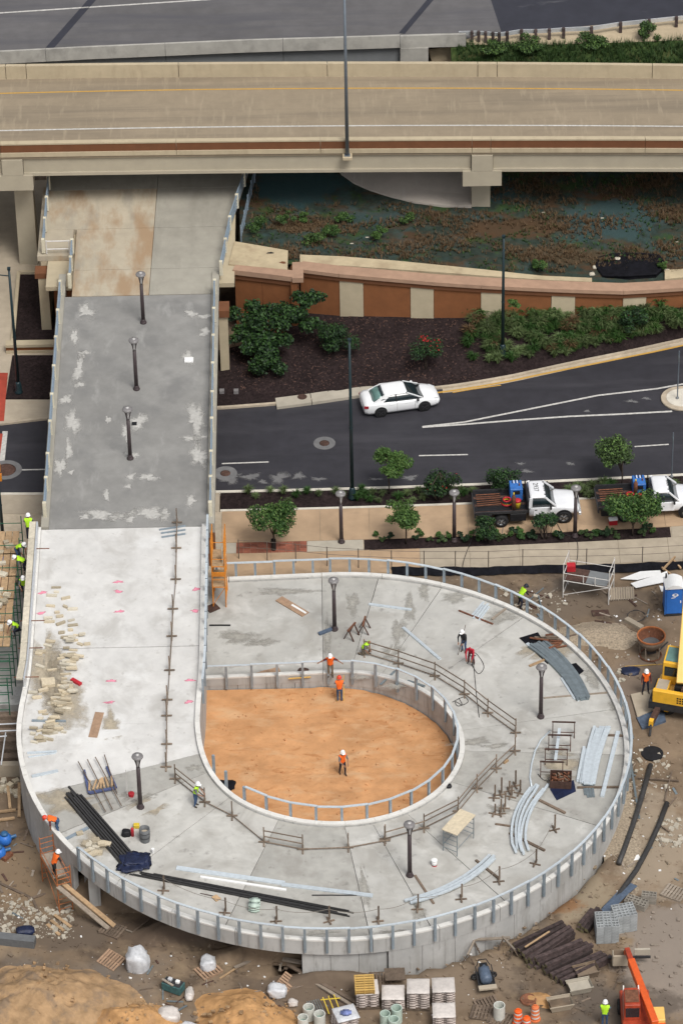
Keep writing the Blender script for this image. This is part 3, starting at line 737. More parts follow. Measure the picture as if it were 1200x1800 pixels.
# concrete slope paving: an apron with a rounded toe
sp = []
for x, y in [(588,292),(600,308),(620,322),(650,336),(690,349),(730,358),(780,364),(828,366),(832,345),(832,292)]:
    p = bankp(x, y); sp.append(p)
tip = [V((p.x, 38, bank_z(p.x, 38)+.12)) for p in (sp[0], sp[-1])]
mb = MB(); n = len(sp); top = []
for j in range(9):
    for p in sp:
        y = lerp(p.y, 38, j/8); top.append(V((p.x, y, bank_z(p.x, y)+.16)))
mb.add(top, [(j*n+i, j*n+i+1, (j+1)*n+i+1, (j+1)*n+i) for j in range(8) for i in range(n-1)])
mb.add([p+V((0,0,.16)) for p in sp]+[p-V((0,0,.2)) for p in sp], [(i, i+1, n+i+1, n+i) for i in range(n-1)])
tag(mb.build('slope_paving', M['slope_conc']), kind='structure')
# ---- left pavement and beds
tag(MB().prism([(-60,kerb_n(-60)+.2),(-40,kerb_n(-40)+.2),(-20.9,kerb_n(-20.9)+.2),(-17.0,kerb_n(-17)+.2),(-17.0,38),(-60,38)], -.2, .13).build('left_pavement', M['walk_grey']), kind='structure')
tag(decal('red_crossing', [W(-60,655,.138), W(14,655,.138), W(7,740,.138), W(-60,742,.138)], M['red_brick_cross']), kind='structure')
tag(decal('red_crossing', [W(-60,762,.01), W(5,762,.01), W(-4,830,.01), W(-60,830,.01)], M['red_brick_cross']), kind='structure')
def bed(name, pts, z, rim=True):
    P = [W(x, y, .13) for x, y in pts]
    tag(MB().prism([(p.x, p.y) for p in P], 0, z).build(name, M['mulch']), kind='structure')
bed('mulch_bed', [(25,606),(36,484),(125,484),(125,606)], .24)
bed('mulch_bed', [(10,702),(22,626),(125,626),(110,702)], .22)
mb = MB()
for a, b_ in [((22,610),(33,480)), ((33,480),(70,480))]:
    mb.bar(W(*a, .25), W(*b_, .25), .22, .34)
tag(mb.build('bed_edging', M['tan']), kind='structure')
lw = empty('low_wall', W(62, 622, .13), 0, 'low tan wall with brown band between the dark beds left of the footbridge', 'wall')
a, b_ = W(11, 620, .13), W(118, 618, .13)
for nm, z0, z1, th, m in [('base', .1, .32, .5, 'tan'), ('band', .324, .6, .36, 'brown_panel'), ('coping', .604, .8, .56, 'tan')]:
    MB().bar(V((a.x, a.y+.15, (z0+z1)/2)), V((b_.x, b_.y+.15, (z0+z1)/2)), th, z1-z0).build(nm, M[m], lw, world=True)
lab = empty('abutment_wall', W(90, 582, .13), 0, 'brown abutment block with tan pilaster under the left side of the landing', 'wall')
q0, q1 = W(70, 582, .13), W(122, 582, .13)
MB().box((q0.x+.45, q0.y+.3, 2.1), (.62, .6, 4.2)).build('pilaster', M['tan'], lab, world=True)
MB().box(((q0.x+q1.x)/2+.75, q0.y+.5, 2.1), (q1.x-q0.x-.6, .5, 4.2)).build('panel', M['brown_panel'], lab, world=True)
MB().box(((q0.x+q1.x)/2+.1, q0.y+.4, 4.4), (q1.x-q0.x+.3, .9, .4)).build('frieze', M['brown_dark'], lab, world=True)
MB().box((q0.x+.35, q0.y+3.2, 2.1), (.4, 5.0, 4.2)).build('side_wall', M['tan'], lab, world=True)

# ================================================================== HIGHWAY OVERPASS
ZT, ZR = 10.4, 9.55
def yfit(pts, z):
    P = [W(x, y, z) for x, y in pts]
    (x0,y0),(x1,y1),(x2,y2) = [(p.x, p.y) for p in P]
    def f(x):
        return y0*(x-x1)*(x-x2)/((x0-x1)*(x0-x2))+y1*(x-x0)*(x-x2)/((x1-x0)*(x1-x2))+y2*(x-x0)*(x-x1)/((x2-x0)*(x2-x1))
    return lambda x: f(max(-40, min(40, x)))
near = yfit([(0,253),(600,245.5),(1200,244.5)], ZT)         # near top edge of the near barrier
farb = yfit([(0,139),(600,134),(1200,138)], ZR)              # foot of the far barrier
hw = empty('highway_overpass', (0, near(0)+3.5, 4.2), 0, 'tan concrete highway overpass crossing the whole upper picture', 'bridge')
HX0, HX1 = -45.0, 45.0
def hbar(name, f, y0, y1, z0, z1, m, x0=HX0, x1=HX1, step=2.5, parent=None):
    n = max(1, int((x1-x0)/step)); X = [x0+(x1-x0)*i/n for i in range(n+1)]
    q = lambda dy, z: [V((x, f(x)+dy, z)) for x in X]
    return MB().solid(q(y0, z0), q(y1, z0), q(y1, z1), q(y0, z1)).build(name, m, parent or hw, world=True)
X = [HX0+i*2.5 for i in range(37)]
MB().solid([V((x, near(x)+.02, ZR-.3)) for x in X], [V((x, farb(x)+.5, ZR-.3)) for x in X], [V((x, farb(x)+.5, ZR)) for x in X], [V((x, near(x)+.02, ZR)) for x in X]).build('deck', M['hw_deck'], hw, world=True)
# near barrier in segments with the brown band set into it
joints = [HX0, -33, W(2,250,10).x, W(310,250,10).x, W(563,250,10).x, W(829,250,10).x, W(862,250,10).x, W(1133,250,10).x, 31.5, HX1]
for a, b_ in zip(joints, joints[1:]):
    a += .015; b_ -= .015
    hbar('barrier', near, 0, .38, ZT-.10, ZT, M['hw_barrier'], a, b_)
    hbar('barrier_back', near, .06, .40, ZR-.0, ZT-.104, M['hw_barrier'], a, b_)
    hbar('brown_band', near, .03, .058, ZT-.66, ZT-.104, M['brown_dark'], a, b_)
    hbar('lip', near, -.05, .30, ZT-.97, ZT-.664, M['hw_barrier'], a, b_)
fj = [HX0, -35, W(-5,120,10).x, W(11,120,10).x, W(47,120,10).x, W(314,120,10).x, W(575,120,10).x, W(839,120,10).x, W(873,120,10).x, W(1145,120,10).x, 33, HX1]
for a, b_ in zip(fj, fj[1:]):
    hbar('far_barrier', farb, 0, .3, ZR+.0, ZR+.98, M['hw_barrier'], a+.02, b_-.02)
hbar('fascia_far', farb, .32, .5, ZR-1.6, ZR+.7, M['hw_girder'])
wl = yfit([(0,229),(600,220.5),(1200,221.5)], ZR); yl = yfit([(0,163.5),(600,154.5),(1200,158)], ZR)
def hline(f, wd, m, nm):
    MB().strip([V((x, f(x)-wd/2, ZR+.006)) for x in X], [V((x, f(x)+wd/2, ZR+.006)) for x in X]).build(nm, m, hw, world=True)
hline(wl, .14, M['paint_white'], 'white_line'); hline(yl, .13, M['paint_yellow'], 'yellow_line')
capx = [W(22,300,8.5).x, W(848,300,8.5).x, 9.7+30, -20.5-30]
spans = sorted(capx+[HX0-30, HX1+30])
for a, b_ in zip(spans, spans[1:]):
    a2, b2 = max(a+.7, HX0), min(b_-.7, HX1)
    if b2-a2 < 1: continue
    for k, dy in enumerate([.16, 2.2, 4.3, 6.4]):
        hbar('girder', near, dy, dy+.28, ZR-1.38, ZR-.304, M['hw_girder'], a2, b2)
        hbar('girder_flange', near, dy-.13, dy+.41, ZR-1.6, ZR-1.384, M['hw_girder'], a2, b2)
for cx_ in capx:
    if abs(cx_) > 45: continue
    yn = near(cx_)
    t = hw
    MB().box((cx_, yn+3.9, ZR-.9), (1.34, 8.0, 1.15)).build('pier_cap_stem', M['hw_girder'], t, world=True)
    MB().box((cx_, yn+3.9, ZR-2.05), (2.5, 8.02, 1.1)).build('pier_cap', M['hw_girder'], t, world=True)
    base = -.2 if cx_ < 0 else 3.6
    if cx_ > 0: MB().box((cx_, yn+2.2, (ZR-2.6+base)/2), (1.2, 1.2, ZR-2.6-base)).build('column', M['hw_girder'], t, world=True)
    else: MB().box((W(42,400,4).x, yn+2.2, (ZR-2.6+base)/2), (1.2, 1.2, ZR-2.6-base)).build('column', M['hw_girder'], t, world=True)
# tall lighting mast on the near parapet
p = V((W(610,264,9.4).x, near(0)-.30, ZT-.98))
lp = empty('highway_light', p, 0, 'tall slim grey lighting mast fixed to the highway parapet', 'light pole')
MB().box((0,0,-.1), (.62,.62,.22)).build('bracket', M['hw_barrier'], lp, bevel=.02)
MB().box((0,0,.03), (.36,.36,.05)).build('base_plate', M['hw_pole'], lp)
MB().tube((0,0,.05), (0,0,13.5), .125, .075, n=12).build('pole', M['hw_pole'], lp, smooth=True)
MB().path([(0,0,13.2),(.1,.8,13.8),(.1,2.0,14.0)], .045).build('arm', M['hw_pole'], lp)
MB().box((.1,2.3,14.0), (.3,.7,.14)).build('luminaire', M['far_steel'], lp, bevel=.03)

# ================================================================== FAR FREEWAY
ZF = 8.3
FB = [(-200,96),(0,91),(150,83),(300,76.5),(450,70),(600,66),(700,62.5),(760,60.5),(822,59)]   # parapet top line
fb = [W(x, y, ZF+.85) for x, y in FB]
xs_f = [-60]+[p.x for p in fb]
ff = [(p.x, p.y) for p in fb]
def fy(x): return interp(x, ff)
gr = [W(x, y, ZF) for x, y in [(822,66),(880,62),(950,56),(1040,48),(1120,41),(1200,33),(1300,24)]]
ge = [(p.x, p.y) for p in gr]
def edge_far(x): return fy(x)+.2 if x < 9.0 else interp(x, ge)+.3
X = [-80+i*2 for i in range(90)]
seam = lambda y: W(872, 30, ZF).x - (y-W(872,30,ZF).y)*.12
mb = MB(); mb.strip([V((x, edge_far(x), ZF)) for x in X], [V((x, 95, ZF)) for x in X]); tag(mb.build('freeway', M['asphalt_far']), kind='structure')
a = W(881, 52, ZF+.006); b_ = W(864, 0, ZF+.006); e_ = b_+(b_-a)*6
X2 = [a.x+.0]+[x for x in X if x > a.x+.3]
mb = MB().add([V((x, edge_far(x)+.05, ZF+.006)) for x in X2]+[V((100, e_.y, ZF+.006)), V((e_.x, e_.y, ZF+.006))], [tuple(range(len(X2)+2))])
tag(mb.build('freeway_resurfacing', M['asphalt_new']), kind='structure')
def fline(pts, wd, m, nm, z=ZF+.012):
    P = [W(x, y, ZF) for x, y in pts]; d = (P[1]-P[0]).normalized(); nn = V((-d.y, d.x, 0))*wd/2; dz = V((0,0,z-ZF))
    tag(MB().add([P[0]+nn+dz, P[1]+nn+dz, P[1]-nn+dz, P[0]-nn+dz], [(0,1,2,3)]).build(nm, m), kind='structure')
fline([(-60,26),(420,-5)], .16, M['paint_white'], 'freeway_line')
fline([(87,84),(166,-6)], .55, M['asphalt_new'], 'expansion_joint')
fline([(706,58),(760,-6)], .42, M['asphalt_new'], 'expansion_joint')
fbr = empty('freeway_bridge', (0, fy(0), 5), 0, 'weathered grey freeway bridge edge behind the tan overpass', 'bridge')
segs = [-60, W(80,90,9).x, W(290,80,9).x, W(497,70,9).x, W(703,65,9).x]
for a, b_ in zip(segs, segs[1:]):
    n = max(2, int((b_-a)/2)); XX = [a+.015+(b_-a-.03)*i/n for i in range(n+1)]
    q = lambda dy, z: [V((x, fy(x)+dy, z)) for x in XX]
    MB().solid(q(-.02, ZF-.05), q(.28, ZF-.05), q(.22, ZF+.85), q(.04, ZF+.85)).build('parapet', M['far_conc'], fbr, world=True)
    MB().solid(q(.35, ZF-1.4), q(.7, ZF-1.4), q(.7, ZF-.054), q(.35, ZF-.054)).build('girder', M['far_steel'], fbr, world=True)
a = W(703,65,9).x; b_ = W(818,60,9).x
n = 6; XX = [a+.02+(b_-a)*i/n for i in range(n+1)]
q = lambda dy, z: [V((x, fy(x)+dy, z)) for x in XX]
MB().solid(q(-.03, ZF-.1), q(.3, ZF-.1), q(.24, ZF+.8), q(.03, ZF+.8)).build('parapet', M['far_conc'], fbr, world=True)
MB().box(((a+W(752,80,8).x)/2, fy(a)+.3, ZF-1.2), (W(752,80,8).x-a, .7, 2.2)).build('end_block', M['far_conc'], fbr, world=True)
pp = [W(752,86,7.4), W(822,78,8.0), W(822,112,6.6), W(760,112,6.4)]
tag(MB().add(pp, [(0,1,2,3)]).build('soil_apron', M['pale_soil']), kind='structure')
# grass bank below the guardrail and the pale shoulder
gb = []; X = [8.0+i*.8 for i in range(42)]
for t in (0, .25, .5, .75, 1):
    for x in X:
        y1 = interp(x, ge)-interp(x, [(9,.7),(14,1.5),(22,2.4)]); y0 = farb(x)+.6; y = lerp(y0, y1, t); gb.append(V((x, y, lerp(6.0, ZF-.06, t)+.1*hn(x, y)*(t < .9))))
nX = len(X)
tag(MB().add(gb, [(k*nX+i, k*nX+i+1, (k+1)*nX+i+1, (k+1)*nX+i) for k in range(4) for i in range(nX-1)]).build('grass_bank', M['grass_bank'], smooth=True), kind='structure')
mb = MB().strip([V((x, interp(x, ge)-interp(x, [(9,.8),(14,1.6),(22,2.5)]), ZF-.03)) for x in X], [V((x, interp(x, ge)+.6, ZF-.012)) for x in X])
tag(mb.build('shoulder', M['pale_soil']), kind='structure')
gdr = empty('guardrail', W(1000, 56, ZF), 0, 'steel guardrail on dark timber posts along the far freeway', 'guardrail')
post_px = [(829,74),(841,74),(853,75),(866,76),(877,77),(891,75),(916,71),(941,71),(965,70),(990,68),(1039,66),(1090,58),(1140,53),(1188,48),(1240,44)]
for x, y in post_px:
    b0 = W(x, y, ZF-.1); MB().box((b0.x, b0.y, ZF+.32), (.2, .2, .9)).build('post', M['tie'], gdr, world=True)
pts = [V((W(x, y, ZF-.1).x, W(x, y, ZF-.1).y+.16, ZF+.55)) for x, y in post_px]
pts = [V((fb[-1].x-.6, pts[0].y, ZF+.55))]+pts
MB().sweep(pts, .06, .3).build('rail', M['alum'], gdr, world=True)

# ================================================================== FOOTBRIDGE AND LOOP RAMP
KZ = .65
def z_str(y):
    if y <= -7: return .5+KZ*1.5*math.pi+.053*(y-CY)
    return min(5.3, .5+KZ*1.5*math.pi+.053*(-7-CY)+.041*(y+7))
def st_circ(a):
    d = V((math.sin(a), math.cos(a), 0)); c = V((CX, CY, .5+KZ*a)); return c+d*(RI-.72*smooth((a-3.7)/.95)), c+d*RO
def st_low(x): z = .5+.03*(x-CX); return V((x, CY+RI, z)), V((x, CY+RO, z))
def st_up(y):
    t = smooth((y-CY)/5); z = z_str(y); return V((lerp(CX-RI+.72, -7.85, t), y, z)), V((lerp(CX-RO, -17.75, t), y, z))
def cwang(p): 
    a = math.atan2(p.x-CX, p.y-CY); return a if a >= -.6 else a+2*math.pi
def loop_z(p):
    if p.x < CX and p.y > CY: return .5+.03*(p.x-CX)
    a = math.atan2(p.x-CX, p.y-CY); a = a if a >= 0 else a+2*math.pi
    return .5+KZ*a
def D(px, py, bridge=None):
    if bridge is None: bridge = px < 357 and py < 1332
    z = 4.0 if bridge else 1.5
    for _ in range(22):
        p = W(px, py, z); z = .5*z+.5*(z_str(p.y) if (bridge and p.y > CY) else loop_z(p))
    return W(px, py, z)
def D_up(px, py, h, **k): return D(px, py, **k)+V((0,0,h))
def ang(px, py): return cwang(D(px, py, False))
ramp = empty('loop_ramp', (CX, CY, 0), 0, 'grey concrete loop ramp curling down round the orange sand floor', 'ramp')
def seg(st, t0, t1, n):
    return [st(t0+(t1-t0)*i/n) for i in range(n+1)]
def section(parts, name, m, e0, e1, dz0, dz1, parent=ramp):
    """bar between fractions e0..e1 of the width (metres from inner edge if >=0, from outer if negative)"""
    def at(io, e, dz):
        i, o_ = io; d = (o_-i).normalized(); q = (i+d*e) if e >= 0 and e < 50 else (o_+d*(e if e < 0 else e-100)); return q+V((0,0,dz))
    return MB().solid([at(s_, e0, dz0) for s_ in parts], [at(s_, e1, dz0) for s_ in parts], [at(s_, e1, dz1) for s_ in parts], [at(s_, e0, dz1) for s_ in parts]).build(name, m, parent, world=True)
J = [ang(573,1100), ang(640,1100), ang(740,1085), ang(855,1130), ang(1000,1258), ang(885,1322), ang(1010,1440), ang(860,1560), ang(712,1550), ang(628,1550), ang(440,1540), ang(300,1480), ang(275,1395), ang(205,1362)]
J = sorted(J); tone = ['deck_dark','deck_mid','deck_mid','deck_mid','deck_mid','deck_dark','deck_mid','deck_mid','deck_mid','deck_dark','deck_mid','deck_mid','deck_dark','deck_dark']
low0 = -34.0
jl = [(low0, -20), (-20, -11), (-11, CX+.0)]
for a, b_ in jl:
    s_ = seg(st_low, a+.01, b_-.01, 3); section(s_, 'slab', M['deck_mid'], .28, -.28, -.35, 0)
J[0] = 0.0
for k, (a, b_) in enumerate(zip(J, J[1:])):
    g = .0014; s_ = seg(st_circ, a+g, b_-g, max(3, int((b_-a)/.08)))
    section(s_, 'slab', M[tone[k % len(tone)]], .28, -.28, -.35, 0)
s_ = seg(st_circ, J[-1]+.0014, 1.5*math.pi, 3); section(s_, 'slab', M['deck_new'], .28, -.28, -.35, 0)
yj = W(200, 1136, 4.0).y
for a, b_, m in [(CY+.01, yj-.03, 'deck_new'), (yj+.03, -7.02, 'deck_new')]:
    s_ = seg(st_up, a, b_, 8); section(s_, 'slab', M[m], .28, -.28, -.35, 0)
# joint bedding so that the gaps read as dark lines, not holes
def under(parts, e0, e1, z0, z1): return section(parts, 'soffit', M['grey_can'], e0, e1, z0, z1)
under(seg(st_low, low0, CX, 4), .3, -.3, -.6, -.36); under(seg(st_circ, 0, 1.5*math.pi, 60), .3, -.3, -.75, -.36); under(seg(st_up, CY, -7.02, 8), .3, -.3, -.95, -.36)
# kerbs
def kerb_run(st, t0, t1, n, pieces, low=-.4):
    for k in range(pieces):
        a = lerp(t0, t1, k/pieces); b_ = lerp(t0, t1, (k+1)/pieces); g = (b_-a)*.004
        s_ = seg(st, a+g, b_-g, n); section(s_, 'kerb', M['curb_new'], .0, .276, .12, .22); section(s_, 'kerb', M['curb_new'], -.276, 100.0, .12, .22); section(s_, 'fascia', M['wall_grey'], .015, .276, low, .116); section(s_, 'fascia', M['wall_grey'], -.276, 99.985, low, .116)
kerb_run(st_low, low0, CX, 2, 6); kerb_run(st_circ, 0, 1.5*math.pi, 4, 22, -.8); kerb_run(st_up, CY, -7.02, 2, 6, -.9)
# walls under the ramp: outer panels, inner ring, cross walls in the open part
def wall_panels(st, t0, t1, n, e0, e1, zb, zt=-.803):
    for k in range(n):
        a = lerp(t0, t1, k/n); b_ = lerp(t0, t1, (k+1)/n); g = (b_-a)*.006
        s_ = seg(st, a+g, b_-g, 3)
        def at(io, e):
            i, o_ = io; d = (o_-i).normalized(); return (i+d*e) if e >= 0 else (o_+d*e)
        top = [(at(x, e0), at(x, e1)) for x in s_]
        MB().solid([V((p.x, p.y, zb)) for p, q in top], [V((q.x, q.y, zb)) for p, q in top], [q+V((0,0,zt)) for p, q in top], [p+V((0,0,zt)) for p, q in top]).build('wall_panel', M['wall_grey'], ramp, world=True)
A_open0, A_open1 = 3.22, ang(128, 1500)
wall_panels(st_circ, 0.0, 2.95, 27, -.05, -.35, -1.2)
wall_panels(st_circ, 2.952, A_open0, 3, -.22, -.52, -1.2)
wall_panels(st_circ, A_open1, 1.5*math.pi, 8, -.03, -.33, -1.2)
wall_panels(st_circ, 0.0, 1.5*math.pi, 30, .04, .3, -1.2, -.42)
wall_panels(st_low, -11, CX, 6, .04, .3, -1.2, -.42)
wall_panels(st_up, CY, CY+RI-.3, 5, .04, .34, -1.2, -.95)
wall_panels(st_up, CY, CY+RI-.3, 5, -.04, -.34, -1.2, -.95)
for a in (A_open0+.005, A_open1-.012):
    i, o_ = st_circ(a); z = i.z; MB().add([V((i.x,i.y,-1.2)), V((o_.x,o_.y,-1.2)).lerp(V((i.x,i.y,-1.2)), .06), V((o_.x,o_.y,z-.85)).lerp(V((i.x,i.y,z-.85)), .06), V((i.x,i.y,z-.85))], [(0,1,2,3)]).build('end_wall', M['wall_grey'], ramp, world=True)
for a in (3.55, 3.85):
    i, o_ = st_circ(a); c = i.lerp(o_, .72); MB().tube((c.x, c.y, -.6), (c.x, c.y, c.z-.75), .4, n=16).build('column', M['wall_grey'], ramp, smooth=True, world=True)
c = st_circ(A_open1-.07)[1]; d = (V((CX,CY,0))-c); d.z = 0; d.normalize()
MB().bar(V((c.x, c.y, -.4))+d*.55, V((c.x, c.y, c.z-.8))+d*.55, .6, .6).build('pier', M['wall_grey'], ramp, world=True)
# slab-tone stains, pink survey marks
def deck_blob(px, py, rx, ry, seed, m, nm, bridge=None, n=26, jag=.4, parent=ramp, dz=.006):
    c = D(px, py, bridge); r_ = random.Random(seed); ph = [r_.uniform(0, 6.28) for _ in range(4)]; out = []
    for i in range(n):
        a = 2*math.pi*i/n; k = 1+jag*(.5*math.sin(2*a+ph[0])+.4*math.sin(3*a+ph[1])+.35*math.sin(5*a+ph[2])+.3*math.sin(8*a+ph[3]))
        x, y = c.x+rx*k*math.cos(a), c.y+ry*k*math.sin(a); z = z_str(y) if (bridge or (bridge is None and px < 357 and py < 1332)) else loop_z(V((x,y,0)))
        out.append(V((x, y, z+dz)))
    return decal(nm, out, m, parent)
for k, (x, y) in enumerate([(208,1023),(208,1040),(210,1075),(75,1042),(72,1078),(345,1036),(343,1074),(196,1197),(192,1235),(334,1196),(332,1234)]):
    deck_blob(x, y, .32, .16, 100+k, M['pink_soft'], 'survey_mark', True, 14, .5)
for k, (x, y, rx, ry) in enumerate([(110,1230,1.6,3.6),(80,1180,1.2,4.5),(195,1275,.6,1.6),(262,1420,1.5,.9),(120,1410,2.2,1.2),(175,1480,1.6,1.0),(90,1300,1.4,1.2),(985,1345,1.2,2.0),(960,1140,1.8,1.5)]):
    deck_blob(x, y, rx, ry, 130+k, M['stain_soft'], 'stain', x < 250 and y < 1310)

for k, (x, y, rx, ry) in enumerate([(700,1110,.5,1.8),(720,1070,.5,1.5),(745,1040,.5,1.0),(690,1145,.8,.8),(880,1085,1.6,.7),(800,1050,1.2,.6),(1040,1190,.7,1.4),(830,1305,1.4,.5),(870,1312,.8,.4),(960,1320,1.2,.4),(640,1560,.35,2.2),(735,1600,.5,1.4),(575,1120,.25,2.6),(500,1040,2.0,.5),(620,1060,.6,1.2),(420,1120,1.6,.8),(460,1130,1.2,.5),(700,1205,1.2,.5),(640,1190,.8,.4),(1085,1240,.5,1.2),(240,1400,1.6,.4),(340,1350,.5,.4),(985,1380,1.0,.6),(880,1425,.9,.6),(560,1640,1.2,.3),(690,1640,1.0,.3)]):
    deck_blob(x, y, rx, ry, 700+k, M['grime_soft'], 'grime', False, 22, .4, ramp, .008)
# ---- lower part: railings of the loop
rail_n = [0]
def rail_post(p, tang, h=1.22, drop=.55, w=.135, dpt=.12, parent=None, up=None):
    x, y = frame(tang)
    return MB().bar(p-V((0,0,drop)), p+V((0,0,h)), w, dpt, up=tang.cross(V((0,0,1))).normalized()*1.0+V((0,0,0.001))).build('post', M['galv_post'], parent, world=True)
def railing(name, label, pts, per, h=1.12, parent_loc=None, bottom=False, mid=False, step=.05):
    t = empty(name, parent_loc or pts[0], 0, label, 'railing')
    L = len(pts)
    for i, p in enumerate(pts):
        tg = pts[min(i+1, L-1)]-pts[max(i-1, 0)]; rail_post(p, tg, h-.03, parent=t)
    i = 0
    while i < L-1:
        j = min(L-1, i+per); run = []
        for k in range(i, j+1):
            run.append(pts[k]+V((0,0,h)))
        d0 = (run[1]-run[0]).normalized(); run[0] = run[0]-d0*.06+V((0,0,step)); run[-1] = run[-1]-(run[-1]-run[-2]).normalized()*.08
        for q in range(1, len(run)-1): run[q] = run[q]+V((0,0,step*(1-q/(len(run)-1))))
        MB().sweep(run, .13, .055).build('rail', M['galv'], t, world=True)
        if bottom: MB().sweep([q+V((0,0,-h+.12)) for q in run], .10, .05).build('bottom_rail', M['galv_post'], t, world=True)
        i = j
    return t
def arc_pts(a0, a1, sp, outer=True, off=.09):
    r_ = RO if outer else RI; n = max(1, round(abs(a1-a0)*r_/sp)); out = []
    for i in range(n+1):
        a = lerp(a0, a1, i/n); e = st_circ(a); d = (e[1]-e[0]).normalized(); out.append((e[1]+d*off) if outer else (e[0]-d*off))
    return out
low_pts = [st_low(x)[1]+V((0,.09,0)) for x in [-7.4+1.13*i for i in range(6)]]
railing('outer_railing', 'long galvanized railing around the outer edge of the loop ramp', low_pts+arc_pts(0.03, ang(148, 1512), 1.13), 3, parent_loc=st_circ(1.6)[1])
low_in = [st_low(x)[0]-V((0,.09,0)) for x in [-8.2+1.45*i for i in range(5)]]
railing('inner_railing', 'galvanized railing around the inner edge above the orange sand', low_in+arc_pts(.04, ang(432, 1408), 1.42, False), 2, parent_loc=st_circ(1.6)[0], bottom=False)
for k, (x, y) in enumerate([(367,1362),(395,1388)]):
    c = st_circ(ang(x, y)); d = (c[1]-c[0]).normalized()
    t = empty('rail_post', c[0]-d*.09, 0, ['lone galvanized post on the inner kerb nearest the bridge', 'lone galvanized post on the inner kerb beside the railing end'][k], 'post')
    rail_post(c[0]-d*.09, d.cross(V((0,0,1))), parent=t)
up_in = [st_up(y)[0]+V((.09,0,0)) for y in [-21.5+1.42*i for i in range(11)]]
railing('upper_railing', 'galvanized railing along the right edge of the new bridge deck', up_in, 1, parent_loc=up_in[0], step=.10)
# left edge of the new deck: metal form with cream blocks laid on it
fm = empty('edge_form', st_up(-14)[1], 0, 'grey metal edge form along the left side of the new bridge deck', 'formwork')
yy = -20.8
while yy < -7.4:
    p = st_up(yy)[1]; q = st_up(yy+1.5)[1]
    MB().bar(p+V((.10,.01,.42)), q+V((.10,-.01,.42)), .10, .9).build('form_panel', M['alum'], fm, world=True)
    MB().bar(p+V((-.16,.01,.80)), q+V((-.16,-.01,.80)), .36, .12).build('cap_block', M['stone_pale'], fm, world=True)
    yy += 1.5
for x, y in [(60,966),(40,1085),(35,1130),(28,1178)]:
    p = st_up(W(x, y, 5).y)[1]; MB().tube(p+V((-.5,0,.75)), p+V((.9,0,.75)), .03, n=6).build('form_tie', M['rust'], fm, world=True)

# ---- existing footbridge
fbz = empty('footbridge', (-12.4, 4, 0), 0, 'older grey footbridge deck crossing the dark street', 'bridge')
XL, XR = -17.05, -7.85
def deck_slab(x0, x1, y0, y1, m, nm='slab', n=4):
    Yp = [lerp(y0, y1, i/n) for i in range(n+1)]
    return MB().solid([V((x0, y, z_str(y)-.3)) for y in Yp], [V((x1, y, z_str(y)-.3)) for y in Yp], [V((x1, y, z_str(y))) for y in Yp], [V((x0, y, z_str(y))) for y in Yp]).build(nm, m, fbz, world=True)
y1 = W(250, 519, 5.3).y
deck_slab(XL, XR, -6.98, y1-.01, M['deck_old'], n=10)
def fascia(x0, x1, ya, yb, z0, z1, m, nm):
    Yp = [ya, lerp(ya, yb, .33), lerp(ya, yb, .66), yb]
    MB().solid([V((x0, y, z_str(y)+z0)) for y in Yp], [V((x1, y, z_str(y)+z0)) for y in Yp], [V((x1, y, z_str(y)+z1)) for y in Yp], [V((x0, y, z_str(y)+z1)) for y in Yp]).build(nm, m, fbz, world=True)
for s_, xe in ((-1, XL), (1, XR)):
    fascia(min(xe, xe+s_*.45)+.004*(s_>0), max(xe, xe+s_*.45)-.004*(s_<0), -6.9, 18.4, -.55, .12, M['deck_tan2'], 'kerb')
    fascia(min(xe, xe+s_*.38)+.004, max(xe, xe+s_*.38)-.004, -6.9, 18.4, -1.25, -.554, M['brown_dark'], 'edge_beam')
fascia(XL+.4, XR-.4, -6.9, 18.4, -1.1, -.304, M['tan'], 'girder')
for yc in (-4.6, 16.4):
    MB().box((-12.4, yc, 1.6), (7.5, 1.0, 5.6)).build('pier', M['tan'], fbz, world=True)
MB().box((XR-.1, -4.6, 1.7), (.9, 1.1, 5.2)).build('pier_face', M['brown_panel'], fbz, world=True)
# landing slabs, tan and stained, two lanes of pours
rowsY = [W(265, y, 5.3).y for y in (518, 472, 400, 331, 296)]+[36.0]
xm = lambda y: lerp(W(262, 500, 5.3).x, W(278, 310, 5.3).x, (y-15)/15)
for k, (a, b_) in enumerate(zip(rowsY, rowsY[1:])):
    for side in (0, 1):
        Yp = [a+.015, b_-.015]
        def xl(y): return -16.6 if y < 20.9 else -18.75
        def xr(y): return interp(y, [(15,-7.7),(23.2,-6.9),(29.3,-5.86),(37,-4.6)])
        q0 = [V((xm(y)+.015 if side else max(xl(a+.1), xl(a+.1)), y, 5.3)) for y in Yp]; q1 = [V((xr(y) if side else xm(y)-.015, y, 5.3)) for y in Yp]
        if not side and k == 1: pass
        MB().solid(q0, q1, [p-V((0,0,.4)) for p in q1], [p-V((0,0,.4)) for p in q0]).build('landing_slab', M['deck_tan2'] if side or k > 2 else M['deck_tan'], fbz, world=True)
MB().box((-17.9, 24.8, 5.1), (2.2, 8.2, .36)).build('landing_edge', M['deck_tan'], fbz, world=True)
MB().box((-12.4, 27, 4.75), (11.9, 18.5, .3)).build('landing_base', M['tan'], fbz, world=True)
MB().box((-18.6, 25.2, 2.5), (.4, 9, 4.8)).build('landing_wall', M['tan'], fbz, world=True)
